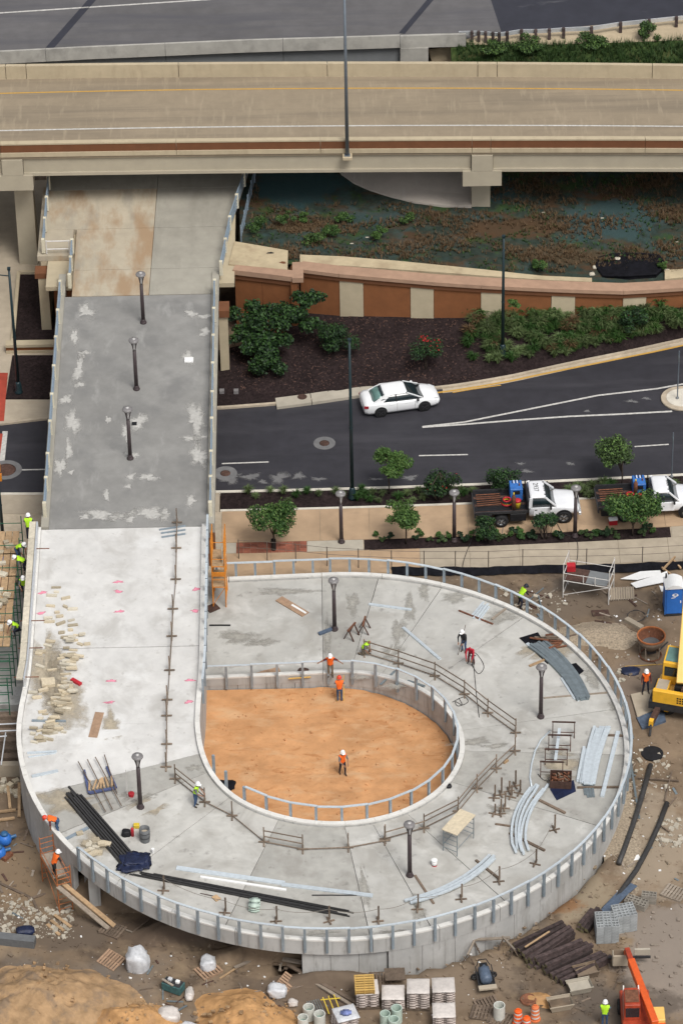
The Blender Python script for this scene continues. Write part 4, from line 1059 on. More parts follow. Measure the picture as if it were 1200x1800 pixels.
# worn white patches
for k, (x, y, rx, ry) in enumerate([(151,548,.55,.75),(131,592,.2,.9),(138,650,.28,1.3),(146,622,.3,.4),(139,676,.3,.3),(116,702,.3,.55),(127,742,.4,1.2),(121,790,.25,.9),(106,820,.3,.9),(360,556,.45,.25),(336,551,.4,.35),(361,583,.4,.4),(330,628,.35,.6),(345,735,.5,1.5),(340,770,.6,.3),(349,800,.45,1.1),(243,742,.45,.8),(222,760,.25,.9),(232,800,.5,.25),(230,838,.2,.4),(260,839,.5,.35),(190,738,.15,.4),(125,830,.2,.2),(225,855,.25,.2),(187,870,.2,.5),(178,905,.9,.45),(205,908,.5,.4),(228,908,.4,.5),(262,902,.9,.5),(335,880,.3,.5),(150,908,.3,.3),(290,905,.3,.5)]):
    deck_blob(x, y, rx*1.45, ry*1.4, 300+k, M['patch_soft'], 'patch', True, 26, .45, fbz)
MB().box(tuple(D(236, 745, True)+V((0,0,.02))), (.3,.3,.05)).build('junction_lid', M['black'], fbz, world=True)
MB().box(tuple(D(332, 633, True)+V((0,0,.03))), (.55,.5,.06)).build('plate', M['white_board'], fbz, world=True)
# parapet railings of the old bridge
def old_railing(name, label, xf, ys):
    t = empty(name, (xf(ys[0]), ys[0], z_str(ys[0])), 0, label, 'railing')
    P = [V((xf(y), y, z_str(y)+.1)) for y in ys]
    for p in P:
        MB().box(p+V((0,0,.5)), (.22,.22,1.06)).build('post', M['cream'], t, world=True, bevel=.02)
    for a, b_ in zip(P, P[1:]):
        for h in (.2,.42,.64,.86):
            MB().tube(a+V((0,.14,h)), b_+V((0,-.14,h)), .03, n=6).build('rail', M['rail_blue'], t, world=True)
        MB().bar(a+V((0,.14,1.0)), b_+V((0,-.14,1.0)), .09, .06).build('top_rail', M['rail_blue'], t, world=True)
ysL = [W(px, py, z_str(y0)+1.1).y for px, py, y0 in [(84,838,-3),(89,795,0),(95,738,3),(101,690,6),(107,641,8),(114,590,11),(118,543,13.5),(123,493,16)]]
old_railing('bridge_railing', 'cable railing with cream posts on the left edge of the old footbridge', lambda y: XL-.25, [-5.9]+ysL)
ysR = [W(px, py, z_str(y0)+1.1).y for px, py, y0 in [(357,881,-5),(361,836,-3),(363,791,0),(367,733,3),(370,686,6),(374,636,8),(377,587,11),(381,540,13.5),(384,491,16)]]
old_railing('bridge_railing', 'cable railing with cream posts on the right edge of the old footbridge', lambda y: XR+.22, ysR)
def xr2(y): return interp(y, [(15,-7.55),(23.2,-6.75),(29.3,-5.75),(37,-4.5)])
old_railing('bridge_railing', 'cable railing with cream posts on the right edge of the tan landing', xr2, [18.0, 20.6, 23.2, 25.8, 28.4, 31])
old_railing('bridge_railing', 'cable railing with cream posts on the left edge of the tan landing', lambda y: -18.6, [21.0, 23.5, 26, 28.5, 31])
old_railing('bridge_railing', 'short cable railing with cream posts beside the landing step on the left', lambda y: -16.75, [16.9, 18.9, 20.9])
rr = empty('hand_rail', (-17.6, 20.95, 5.3), 0, 'short white two bar rail closing the left corner of the landing', 'railing')
for h in (.35, .95): MB().tube((-18.45, 20.95, 5.3+h), (-16.9, 20.95, 5.3+h), .04, n=8).build('bar', M['white_tube'], rr, world=True)
for x in (-18.4, -16.95): MB().tube((x, 20.95, 5.3), (x, 20.95, 6.3), .04, n=8).build('post', M['white_tube'], rr, world=True)
bf = empty('slope_fence', bankp(425, 420), 0, 'blue grey slope fence beside the landing on the turf bank', 'fence')
fp = [bankp(x, y) for x, y in [(424,424),(430,398),(436,370),(442,345),(448,320),(453,298)]]
for p in fp: MB().box(p+V((0,0,.6)), (.07,.07,1.3)).build('post', M['rail_blue'], bf, world=True)
for h in (.3,.55,.8,1.05): MB().sweep([p+V((0,0,h)) for p in fp], .03, .05).build('rail', M['rail_blue'], bf, world=True)

# ---- lamps
def make_lamp():
    t = empty('pedestrian_lamp', (0,0,0), 0, 'x', 'lamp', 'pedestrian lamps on the deck and the walk')
    MB().lathe([(.21,0),(.21,.06),(.16,.10),(.15,.24),(.125,.30)], 14).build('base', M['lamp_pole'], t, smooth=True)
    MB().tube((0,0,.28), (0,0,2.85), .125, .105, n=12).build('pole', M['lamp_pole'], t, smooth=True)
    for k in range(4):
        a = math.pi/4+k*math.pi/2; MB().path([(.05*math.cos(a),.05*math.sin(a),2.8),(.13*math.cos(a),.13*math.sin(a),3.2),(.24*math.cos(a),.24*math.sin(a),3.58)], .032, 6).build('strut', M['lamp_pole'], t)
    MB().lathe([(.05,2.84),(.08,3.0),(.12,3.3),(.15,3.52)], 12).build('lens', M['lamp_glass'], t, smooth=True)
    MB().lathe([(.30,3.55),(.315,3.60),(.29,3.66),(.15,3.70),(.001,3.72)], 20, cap=False).build('cap', M['lamp_cap'], t, smooth=True)
    MB().lathe([(.10,3.70),(.09,3.75),(.001,3.76)], 12, cap=False).build('finial', M['lamp_glass'], t, smooth=True)
    return t
lamp = make_lamp()
for k, (p, l) in enumerate([
    (D(252,567,True), 'dark pedestrian lamp on the footbridge nearest the tan landing'),
    (D(240,684,True), 'middle one of three dark lamps along the footbridge'),
    (D(229,806,True), 'dark pedestrian lamp on the footbridge nearest the new white deck'),
    (D(247,1420), 'dark lamp on the ramp beside the blue frame trestle'),
    (D(720,1540), 'dark lamp at the bottom of the ramp by the concrete joint'),
    (D(950,1261), 'dark lamp on the right side of the loop ramp'),
    (D(588,1107), 'dark lamp at the top of the loop behind the inner railing'),
    (W(600,953,.13), 'dark lamp on the pale pad beside the red brick paving'),
    (W(798,951,.13), 'dark lamp in the planting behind the loop railing, left of the truck'),
    (W(1010,943,.13), 'dark lamp standing in front of the first white truck'),
    ]):
    place(lamp, k == 0, p, rng.uniform(0, .6), l)
def street_light(px, py, h, label, z=.1, arm=None):
    p = W(px, py, z); t = empty('street_light', p, 0, label, 'street light')
    MB().lathe([(.26,0),(.26,.12),(.20,.2),(.22,.5),(.17,.75),(.12,.85)], 12).build('base', M['teal_pole'], t, smooth=True)
    MB().tube((0,0,.8), (0,0,h), .115, .07, n=10).build('pole', M['teal_pole'], t, smooth=True)
    MB().lathe([(.1,h*.45),(.12,h*.45+.06),(.1,h*.45+.12)], 10).build('collar', M['teal_pole'], t)
    MB().box((0,0,h+.04), (.2,.2,.14)).build('cap', M['teal_pole'], t)
    if arm:
        a = V(arm); MB().path([(0,0,h-.5),(a.x*.5,a.y*.5,h-.42),(a.x,a.y,h-.2)], .035).build('arm', M['teal_pole'], t)
        MB().box((a.x*1.15, a.y*1.15, h-.18), (.5,.22,.12)).build('luminaire', M['teal_pole'], t, bevel=.02)
    return t
street_light(619, 876, 11.6, 'tall teal black street light in the kerb planting by the dark road', .1)
p = bedp(883, 624)
street_light(883, 624, 8.9, 'tall teal black street light on the grassy bank before the retaining wall', p.z)
street_light(33, 690, 9.3, 'tall teal black street light in the dark bed left of the footbridge', .2, (-1.6,.1,0))
street_light(6, 955, 6.2, 'dark signal pole at the left edge by the green scaffold', 0)
t = [o for o in COL.objects if o.get('label', '').startswith('dark signal pole')][0]
MB().box((.1,-.12,5.7), (.22,.22,.45)).build('signal_head', M['amber'], t); MB().box((.14,-.12,5.0), (.22,.22,.45)).build('signal_head', M['amber'], t)

# ================================================================== THINGS: helpers
def G(px, py, z=0.0):
    p = W(px, py, z); return V((p.x, p.y, z + (ground_z(p.x, p.y) if p.y < -6.5 and math.hypot(p.x-CX, p.y-CY) > RO+.3 else 0)))
def at(px, py, where, lift=0.0):
    if where == 'd': p = D(px, py, False)
    elif where == 'b': p = D(px, py, True)
    elif where == 's': p = W(px, py, -.3)
    elif isinstance(where, (int, float)): p = W(px, py, where)
    else: p = G(px, py)
    return p+V((0,0,lift))
def solo(name, label, cat, mb, m, loc, group=None, smooth=False, bevel=0):
    o = mb.build(name, m, None, smooth, True, bevel, loc=tuple(loc)); return tag(o, label, cat, group)
def plank(name, label, cat, a, b_, w_, h, m, where='g', lift=0.0, group=None, where2=None):
    p = at(*a, where, lift+h/2+.004); q = at(*b_, where if where2 is None else where2, lift+h/2+.004)
    return solo(name, label, cat, MB().bar(p, q, w_, h), M[m], (p+q)/2-V((0,0,h/2)), group)
def bundle(name, label, cat, A, B, n, w_, h, m, where='d', part='rail', layers=1, skew=.15, curve=0.0, group=None, jitter=.02, lift=.0):
    """a bundle of long pieces: A and B are pixel pairs giving the two ends' widths"""
    a0, a1 = at(*A[0], where), at(*A[1], where); b0, b1 = at(*B[0], where), at(*B[1], where)
    c = (a0+a1+b0+b1)/4; t = empty(name, c, 0, label, cat, group); r_ = random.Random(sum(ord(ch) for ch in label))
    for L in range(layers):
        for i in range(n):
            s_ = (i+.5)/n; p = a0.lerp(a1, s_); q = b0.lerp(b1, s_); dz = V((0,0,h/2+.004+lift+L*(h+.004)))
            d = (q-p); e = d.normalized()*r_.uniform(-skew, skew); sd_ = V((d.y, -d.x, 0)).normalized()
            pts = []
            for k in range(9):
                u = k/8; bow = 4*u*(1-u)*curve; pts.append(p.lerp(q, u)+e+sd_*(bow+r_.uniform(-jitter, jitter)*(k in (0, 8)))+dz)
            if curve == 0: pts = [pts[0], pts[-1]]
            for q_ in pts:
                pass
            MB().sweep(pts, w_, h).build(part, M[m], t, world=True)
    return t
def stand_base(label, px, py, where, h=.75, m='lumber_old'):
    p = at(px, py, where); t = empty('stanchion', p, rng.uniform(-.4, .4), label, 'stand', 'timber stanchions on the ramp')
    MB().box((0,0,.03), (.62,.09,.05)).build('foot', M[m], t); MB().box((0,0,.085), (.09,.62,.05)).build('foot', M[m], t)
    MB().box((.05,.05,.11+h/2), (.09,.045,h)).build('upright', M[m], t)
    return t
# ---- pallet prototype
def make_pallet(name='pallet', m='lumber_grey'):
    t = empty(name, (0,0,0), 0, 'x', 'pallet')
    for y in (-.48, 0, .48): MB().box((0,y,.065), (1.2,.05,.10)).build('stringer', M[m], t)
    sl_ = MB().box((0,0,0), (.12,1.02,.022)).mesh(M[m])
    for i in range(7): put('slat', sl_, t, (-.54+i*.18, 0, .128))
    for i in range(3): put('bottom_slat', sl_, t, (-.5+i*.5, 0, .0125))
    return t
pal_proto = {}
def pallet(px, py, rz, label, m='lumber_grey', tilt=None, where='g', lift=0.0):
    first = m not in pal_proto
    if first: pal_proto[m] = make_pallet(m=m)
    return place(pal_proto[m], first, at(px, py, where, lift), rz if tilt is None else (tilt[0], tilt[1], rz), label)
# ---- irregular stone meshes shared by all loose stones
def stone_mesh(seed, m, flat=.5):
    b = bmesh.new(); bmesh.ops.create_cube(b, size=1.0); r_ = random.Random(seed)
    bmesh.ops.subdivide_edges(b, edges=b.edges[:], cuts=1)
    for v in b.verts:
        k = .92+.13*r_.random(); v.co = V((v.co.x*k, v.co.y*k*(1+.05*r_.uniform(-1,1)), v.co.z*k*flat))
    me = bpy.data.meshes.new('stone'); b.to_mesh(me); b.free(); me.materials.append(m); return me
STM = [stone_mesh(i, M['stone'] if i % 3 else M['stone_pale'], .9) for i in range(9)]
def lump(name, label, cat, c, r3, m, seed, parent=None, rough=.22, sub=3):
    b = bmesh.new(); bmesh.ops.create_icosphere(b, subdivisions=sub, radius=1.0)
    for v in b.verts:
        k = 1+rough*(hn(v.co.x*2.2+seed, v.co.y*2.2+v.co.z*1.7+seed*.7, 1.0)*.6+.5*hn(v.co.x*5+seed, v.co.y*5-v.co.z*4, 1.0))
        bx_ = V([math.copysign(abs(q)**.62, q) for q in v.co])*.86; v.co = V((bx_.x*r3[0]*k, bx_.y*r3[1]*k, max(-.2, bx_.z*k)*r3[2]))
    me = bpy.data.meshes.new(name); b.to_mesh(me); b.free(); me.materials.append(m)
    me.polygons.foreach_set('use_smooth', [True]*len(me.polygons))
    o = put(name, me, parent, c)
    if label: tag(o, label, cat)
    return o
def mound(name, label, cat, px, py, rx, ry, h, m, seed, rough=.12):
    c = G(px, py); vs = [V((0,0,h))]; n = 80; K = 34
    for k in range(1, K+1):
        t = k/K
        for i in range(n):
            a = 2*math.pi*i/n; rr = 1+.16*math.sin(2*a+seed)+.10*math.sin(3*a+seed*2)+.05*math.sin(7*a+seed)
            x, y = rx*rr*t*math.cos(a), ry*rr*t*math.sin(a); z = h*(math.cos(t*math.pi)*.5+.5)**.85
            z += rough*h*(hn(x*1.7+seed, y*1.7)*1.4+.5*hn(x*5+seed, y*5.5)+.3*hn(x*11, y*12+seed))*(1-t)*min(1, 3*t)
            vs.append(V((x, y, z-.06*t)))
    fs = [(0, 1+i, 1+(i+1) % n) for i in range(n)]+[(1+k*n+i, 1+k*n+(i+1) % n, 1+(k+1)*n+(i+1) % n, 1+(k+1)*n+i) for k in range(K-1) for i in range(n)]
    o = MB().add(vs, fs).build(name, m, None, True, loc=tuple(c)); return tag(o, label, cat)

# ================================================================== VEHICLES
def rrect(x0, x1, w_, z, k=.25, n=4):
    """rounded rectangle ring in plan at height z"""
    out = []; r_ = min(k, w_*.9)
    for cx_, cy_, a0 in ((x1-r_, w_-r_, 0), (x0+r_, w_-r_, 90), (x0+r_, -w_+r_, 180), (x1-r_, -w_+r_, 270)):
        for i in range(n+1):
            a = R(a0+90*i/n); out.append(V((cx_+r_*math.cos(a), cy_+r_*math.sin(a), z)))
    return out
def wheel(parent, x, y, r_, wd, side, rimm='rim', hub=None):
    t = empty('wheel', (x, y, r_)); t.parent = parent; KIDS.setdefault(parent.name, []).append(t)
    Mr = Matrix.Rotation(R(90), 3, 'X')
    MB().lathe([(r_*.62,-wd/2),(r_*.93,-wd/2),(r_,-wd*.3),(r_,wd*.3),(r_*.93,wd/2),(r_*.62,wd/2)], 22, M=Mr, cap=False).build('tyre', M['rubber'], t, smooth=True)
    MB().lathe([(r_*.63,-wd*.42),(r_*.63,wd*.42)], 20, M=Mr, cap=False).build('rim', M[rimm], t)
    mb = MB(); mb.lathe([(r_*.2,side*wd*.40),(r_*.16,side*wd*.46),(.001,side*wd*.47)], 12, M=Mr.inverted(), cap=False)
    mb.build('hub', M[rimm], t)
    MB().lathe([(.001,side*wd*.34),(r_*.62,side*wd*.30)], 18, M=Mr.inverted(), cap=False).build('disc', M[rimm], t)
    for k in range(5):
        a = k*2*math.pi/5+.3
        MB().bar(V((.1*r_*math.cos(a), -side*-1*wd*.0+side*wd*.38*-1*-1, .1*r_*math.sin(a))), V((r_*.62*math.cos(a), side*wd*.38, r_*.62*math.sin(a))), .07*r_/.33, .03).build('spoke', M['steel_dark'], t)
    return t
def ring(x, w_, zb, zs, zt):
    return [V((x, y, z)) for y, z in ((-w_*.9,zb),(-w_,zb+.16),(-w_,zs-.10),(-w_*.95,zs),(-w_*.6,zt),(0,zt+.02),(w_*.6,zt),(w_*.95,zs),(w_,zs-.10),(w_,zb+.16),(w_*.9,zb))]
def make_car(loc, rz):
    t = empty('white_sedan', loc, rz, 'white four door sedan driving along the dark street', 'car')
    st = [(-2.43,.66,.42,.70,.76),(-2.38,.80,.30,.90,.97),(-2.15,.87,.24,.99,1.06),(-1.6,.905,.21,1.0,1.06),(-.5,.915,.2,.97,1.0),(.6,.915,.2,.94,.98),(1.15,.91,.2,.93,1.0),(1.6,.90,.22,.87,.97),(2.05,.86,.24,.76,.86),(2.3,.78,.28,.66,.72),(2.42,.66,.36,.58,.62)]
    MB().loft([ring(*s_) for s_ in st]).build('body', M['white_paint'], t, smooth=True, bevel=0)
    MB().loft([rrect(-2.02,1.48,.83,.93,.3), rrect(-1.55,.88,.76,1.20,.26), rrect(-1.12,.38,.66,1.41,.22)]).build('glass', M['glass_dark'], t, smooth=True)
    MB().loft([rrect(-1.16,.38,.675,1.395,.22), rrect(-1.08,.30,.655,1.44,.22), rrect(-.85,.1,.5,1.465,.2)]).build('roof', M['white_paint'], t, smooth=True)
    for s_ in (-1, 1):
        MB().bar((1.32,s_*.80,.96),(.32,s_*.65,1.41),.07,.05).build('pillar', M['white_paint'], t)
        MB().loft([[V((-1.95,s_*.835,.95)),V((-1.30,s_*.845,.95)),V((-1.30,s_*.70,.95)),V((-1.95,s_*.70,.95))],[V((-1.13,s_*.685,1.42)),V((-.72,s_*.685,1.42)),V((-.72,s_*.60,1.42)),V((-1.13,s_*.60,1.42))]]).build('rear_pillar', M['white_paint'], t)
        MB().bar((-.38,s_*.835,.96),(-.42,s_*.675,1.41),.07,.04).build('centre_pillar', M['black'], t)
        MB().box((.95,s_*.99,1.0),(.14,.2,.13)).build('mirror', M['white_paint'] if s_ > 0 else M['black'], t, bevel=.03)
        for x in (-.75,.25): MB().box((x,s_*.92,.82),(.2,.03,.035)).build('door_handle', M['white_paint'], t)
        for x in (-.36, .78): MB().box((x,s_*.916,.62),(.012,.006,.55)).build('door_seam', M['steel_dark'], t)
        MB().loft([[V((-2.44,s_*.80,.72)),V((-2.18,s_*.895,.74)),V((-2.18,s_*.895,.90)),V((-2.43,s_*.78,.88))],[V((-2.36,s_*.6,.74)),V((-2.1,s_*.7,.76)),V((-2.1,s_*.7,.9)),V((-2.34,s_*.58,.9))]]).build('tail_light', M['red_light'], t)
        MB().loft([[V((2.10,s_*.86,.66)),V((2.40,s_*.68,.58)),V((2.36,s_*.62,.70)),V((2.02,s_*.78,.82))],[V((2.0,s_*.7,.60)),V((2.3,s_*.5,.55)),V((2.3,s_*.5,.66)),V((2.0,s_*.6,.78))]]).build('headlight', M['lens'], t)
        for x in (-1.40, 1.38):
            Mr = Matrix.Rotation(R(90), 3, 'X')
            MB().lathe([(.40,-.06),(.40,.06),(.001,.06)], 22, (x, s_*.875, .36), Mr if s_ < 0 else Mr, cap=True).build('wheel_arch', M['black'], t)
            wheel(t, x, s_*.83, .335, .215, s_)
    MB().loft([rrect(-1.98,-1.2,.66,.985,.2), rrect(-1.5,-1.16,.60,1.32,.15)]).build('rear_window', M['glass_green'], t, smooth=True)
    MB().box((-2.44,0,.62),(.02,.5,.14)).build('number_plate', M['white_board'], t)
    MB().box((2.42,0,.42),(.04,.9,.12)).build('grille', M['black'], t)
    return t
a = W(671, 733.5, 0); b_ = W(745.5, 723, 0); hd = math.atan2(b_.y-a.y, b_.x-a.x)
cc = (a+b_)/2+V((-math.sin(hd), math.cos(hd), 0))*.93
make_car((cc.x, cc.y, .012), hd)

def text_mesh(body, size, m, name='lettering'):
    cu = bpy.data.curves.new(name, 'FONT'); cu.body = body; cu.size = size; cu.extrude = .002; cu.align_x = 'CENTER'; cu.align_y = 'CENTER'
    o = bpy.data.objects.new(name, cu); COL.objects.link(o); dg = bpy.context.evaluated_depsgraph_get(); dg.update()
    me = bpy.data.meshes.new_from_object(o.evaluated_get(dg)); bpy.data.objects.remove(o); me.materials.clear(); me.materials.append(m); return me
def make_truck(loc, rz, label, number):
    t = empty('work_truck', loc, rz, label, 'truck')
    st = [(-2.06,.97,.55,1.22,1.28),(-1.0,.985,.52,1.22,1.28),(-.55,.985,.52,1.20,1.30),(-.3,.97,.55,1.16,1.30),(.3,.95,.58,1.10,1.26),(.75,.92,.60,1.04,1.18),(.92,.86,.62,.98,1.05)]
    MB().loft([ring(*s_) for s_ in st]).build('body', M['truck_white'], t, smooth=True)
    MB().loft([rrect(-2.05,-.42,.93,1.22,.15), rrect(-2.0,-.80,.88,1.58,.15), rrect(-1.97,-1.12,.83,1.86,.15)]).build('glass', M['glass_dark'], t, smooth=True)
    rf = MB().loft([rrect(-2.03,-1.06,.86,1.84,.16), rrect(-2.0,-1.10,.84,1.92,.16), rrect(-1.9,-1.2,.7,1.96,.16)]).build('roof', M['truck_white'], t, smooth=True)
    for i, y in enumerate((-.62,-.2,0,.2,.62)): MB().box((-1.12,y,1.95),(.09,.05,.05)).build('clearance_light', M['amber'] if False else M['steel_dark'], rf)
    if number:
        put('lettering', text_mesh(number, .42, M['black']), rf, (-1.60, .12, 1.966), (0,0,R(-90)))
    for s_ in (-1, 1):
        MB().bar((-.45,s_*.92,1.24),(-1.10,s_*.84,1.87),.10,.08).build('pillar', M['truck_white'], t)
        MB().bar((-2.0,s_*.945,1.22),(-1.95,s_*.85,1.87),.16,.16).build('rear_pillar', M['truck_white'], t)
        dr = MB().box((-1.28,s_*.982,.92),(1.05,.03,.62)).build('door', M['truck_white'], t, bevel=.01)
        MB().box((-1.68,s_*1.003,1.08),(.16,.025,.04)).build('handle', M['black'], dr)
        MB().bar((-.78,s_*.95,1.24),(-.80,s_*1.16,1.32),.05,.05).build('mirror_arm', M['black'], t); MB().box((-.80,s_*1.19,1.38),(.1,.16,.3)).build('mirror', M['black'], t, bevel=.02)
        Mr = Matrix.Rotation(R(90), 3, 'X')
        MB().lathe([(.52,-.05),(.52,.05),(.001,.05)], 22, (0, s_*.93, .46), Mr).build('wheel_arch', M['black'], t)
        MB().box((.95,s_*.68,.92),(.05,.3,.26)).build('headlight', M['lens'], t)
        wheel(t, 0, s_*.90, .43, .28, s_)
        wheel(t, -3.75, s_*.92, .43, .5, s_)
        MB().box((-2.75,s_*1.0,.72),(.95,.34,.55)).build('tool_box', M['black'], t, bevel=.02)
        MB().box((-4.75,s_*1.0,.78),(.85,.34,.45)).build('tool_box', M['black'], t, bevel=.02)
        MB().box((-3.75,s_*1.13,1.12),(3.1,.08,.16)).build('bed_rail', M['steel_dark'], t)
    MB().box((.98,0,.62),(.16,1.9,.24)).build('bumper', M['alum'], t, bevel=.03)
    MB().box((.94,0,.92),(.05,.9,.3)).build('grille', M['steel_dark'], t)
    MB().box((-2.2,0,.55),(5.9,.9,.22)).build('chassis', M['black'], t)
    for i in range(9): MB().box((-3.75,-1.0+.25*i,1.05),(3.12,.235,.06)).build('bed_plank', M['black'] if i % 3 else M['rust_dark'], t)
    hb = MB(); hb.box((-2.16,0,1.85),(.06,2.1,.06)); hb.box((-2.16,-1.03,1.45),(.06,.06,.8)); hb.box((-2.16,1.03,1.45),(.06,.06,.8)); hb.box((-2.16,0,1.45),(.05,2.1,.05)); hb.box((-2.16,0,1.2),(.05,2.1,.3))
    hb.build('headboard', M['black'], t); MB().box((-5.33,0,.9),(.1,2.2,.3)).build('tail_bumper', M['steel_dark'], t)
    return t
hd = math.atan2(W(1200,905,0).y-W(990,915,0).y, W(1200,905,0).x-W(990,915,0).x)
def on_truck(loc, x, y, z): return V(loc)+Matrix.Rotation(hd, 3, 'Z')@V((x, y, z))
def welder(loc, lab):
    w_ = empty('welder', on_truck(loc, -2.75, .5, 1.09), hd, lab, 'welder')
    MB().box((0,0,.42),(.75,.95,.84)).build('cabinet', M['blue_box'], w_, bevel=.03)
    for i in range(5): MB().box((-.2+.1*i,.3,.845),(.05,.3,.014)).build('vent', M['white_board'] if i % 2 else M['black'], w_)
    MB().tube((.2,-.1,.84),(.2,-.1,1.0),.04).build('exhaust', M['rust'], w_)
    MB().box((.0,-.485,.6),(.4,.02,.25)).build('panel', M['black'], w_)
for k, (fx, fy_, lab, num) in enumerate([(990,918,'white flatbed work truck with black numbers on its roof', '2937'), (1206,909,'white flatbed work truck cut by the right picture edge', None)]):
    p = W(fx, fy_, .13); loc = on_truck(p, 0, .90, 0); loc.z = .13
    make_truck(loc, hd, lab, num)
    welder(loc, ['blue welding machine on the bed of the truck with roof numbers', 'blue welding machine on the bed of the right hand truck'][k])
    wc = empty('water_cooler', on_truck(loc, -2.75, -.62, 1.09), 0, ['yellow water cooler with red lid on the numbered truck', 'yellow water cooler with red lid on the right hand truck'][k], 'cooler')
    MB().lathe([(.17,0),(.20,.4),(.2,.44)], 14).build('body', M['yellow'], wc, smooth=True); MB().lathe([(.215,.44),(.21,.54),(.1,.58)], 14).build('lid', M['red'], wc, smooth=True)
    hr = empty('hose_reel', on_truck(loc, -3.35, -.2, 1.09), 0, ['red and yellow hose coil on the numbered truck bed', 'dark red hose coil on the right hand truck bed'][k], 'hose')
    for i, (r_, m) in enumerate([(.32,'red'),(.27,'yellow'),(.3,'hose_black'),(.22,'red')]):
        MB().path([(r_*math.cos(a*.52), r_*math.sin(a*.52), .05+.08*i) for a in range(12)], .05, 6, True).build('coil', M[m], hr, smooth=True)
    gc = empty('gas_cylinders', on_truck(loc, -3.0, -.85 if k == 0 else .0, 1.09), 0, ['gas cylinder standing beside the cooler on the numbered truck', 'gas cylinder standing on the right hand truck bed'][k], 'cylinder')
    MB().lathe([(.12,0),(.12,.95),(.07,1.08),(.04,1.14)], 12).build('bottle', M['rust'], gc, smooth=True); MB().lathe([(.05,1.14),(.05,1.24)], 8).build('valve', M['yellow'], gc)
    rk = empty('pipe_rack', on_truck(loc, -4.4, .2, 1.09), hd, ['rusty rods laid on the bed of the numbered truck', 'rusty rods laid on the bed of the right hand truck'][k], 'rods')
    for i in range(6): MB().tube((-.75,-.6+.22*i,.05),(.7,-.5+.2*i,.07),.035,n=6).build('rod', M['rust'], rk)
p = W(1077, 921, .13); cb = empty('cool_box', p, .1, 'red cool box with white lid on the walk behind the right truck', 'cooler')
MB().box((0,0,.17),(.5,.32,.34)).build('body', M['red'], cb, bevel=.02); MB().box((0,0,.385),(.53,.35,.09)).build('lid', M['white_board'], cb, bevel=.02)

# ================================================================== SITE, UPPER RIGHT
# fence with dark silt fabric
fc = empty('site_fence', W(900, 1003, .1), 0, 'thin wire site fence with black silt fabric at its foot', 'fence')
fpx = [(420,985),(470,988),(520,992),(575,998),(630,1001),(688,1004),(745,1005),(800,1005),(858,1005),(918,1002),(1030,1001),(1128,998),(1200,994),(1290,989)]
fpts = [W(x, y, .0) for x, y in fpx]
for p in fpts: MB().tube((p.x, p.y, 0), (p.x, p.y, 1.55), .03, n=6).build('post', M['fence_wire'], fc, world=True)
for h in (1.5, 1.0): MB().path([(p.x, p.y, h) for p in fpts], .014, 5).build('wire', M['fence_wire'], fc, world=True)
fab = [p for p in fpts[5:]]; den = []
for a, b_ in zip(fab, fab[1:]):
    for k in range(6): den.append(a.lerp(b_, k/6)+V((0,-.03+.05*rng.random(),0)))
den.append(fab[-1])
top = [V((p.x, p.y, .34+.08*hn(p.x*1.3, 3))) for p in den]; bot = [V((p.x+.02, p.y-.32-.12*rng.random(), .03)) for p in den]
MB().strip(top, bot).build('silt_fabric', M['black_sheet'], fc, world=True)
# portable toilet
p0, p1 = W(1167, 1083, .0), W(1199, 1080.5, .0)
pt = empty('portable_toilet', ((p0.x+p1.x)/2, p0.y+.55, 0), R(3), 'blue portable toilet with white roof at the right edge', 'toilet')
MB().box((0,0,.06),(1.1,1.12,.12)).build('base', M['steel_dark'], pt)
MB().box((0,.03,1.06),(1.04,1.04,1.9)).build('walls', M['blue_side'], pt)
arch = [(-.44,.15),(.44,.15),(.44,1.75)]+[(.44-.88*i/10, 1.75+.22*math.sin(math.pi*i/10)) for i in range(1,10)]+[(-.44,1.75)]
dm = MB(); n = len(arch); dm.add([V((x,-.515,z)) for x, z in arch]+[V((x,-.48,z)) for x, z in arch], [tuple(range(n)), tuple(range(2*n-1,n-1,-1))]+[(i,(i+1)%n,n+(i+1)%n,n+i) for i in range(n)])
dr = dm.build('door', M['blue_plastic'], pt)
MB().box((.36,-.53,1.0),(.05,.04,.16)).build('handle', M['white_board'], dr)
Mx = Matrix.Rotation(R(90), 3, 'X')
em = MB().lathe([(.001,0),(.16,0)], 20, M=Matrix.Diagonal((1.15,1,.72))@Mx, cap=False).build('emblem', M['white_board'], dr); em.location = (.04,-.522,1.5)
e2 = MB().lathe([(.001,0),(.075,0)], 14, M=Matrix.Diagonal((1.1,1,.8))@Mx, cap=False).build('emblem', M['blue_box'], dr); e2.location = (.05,-.526,1.52)
e3 = MB().box((0,0,0),(.26,.006,.05),Matrix.Rotation(R(-10),3,'Y')).build('emblem', M['white_board'], dr); e3.location = (-.06,-.524,1.31)
rfp = [(-.56,1.96),(.56,1.96)]+[(.56-1.12*i/10, 1.99+.24*math.sin(math.pi*i/10)) for i in range(11)]
n = len(rfp); MB().add([V((x,-.56,z)) for x, z in rfp]+[V((x,.58,z)) for x, z in rfp], [tuple(range(n)), tuple(range(2*n-1,n-1,-1))]+[(i,(i+1)%n,n+(i+1)%n,n+i) for i in range(n)]).build('roof', M['white_board'], pt)
for s_ in (-1, 1): MB().box((s_*.53,-.5,1.02),(.07,.07,1.86)).build('corner_post', M['blue_side'] if s_ < 0 else M['white_board'], pt)
MB().tube((-.4,.4,2.0),(-.4,.4,2.4),.05,n=8).build('vent_pipe', M['black'], pt)
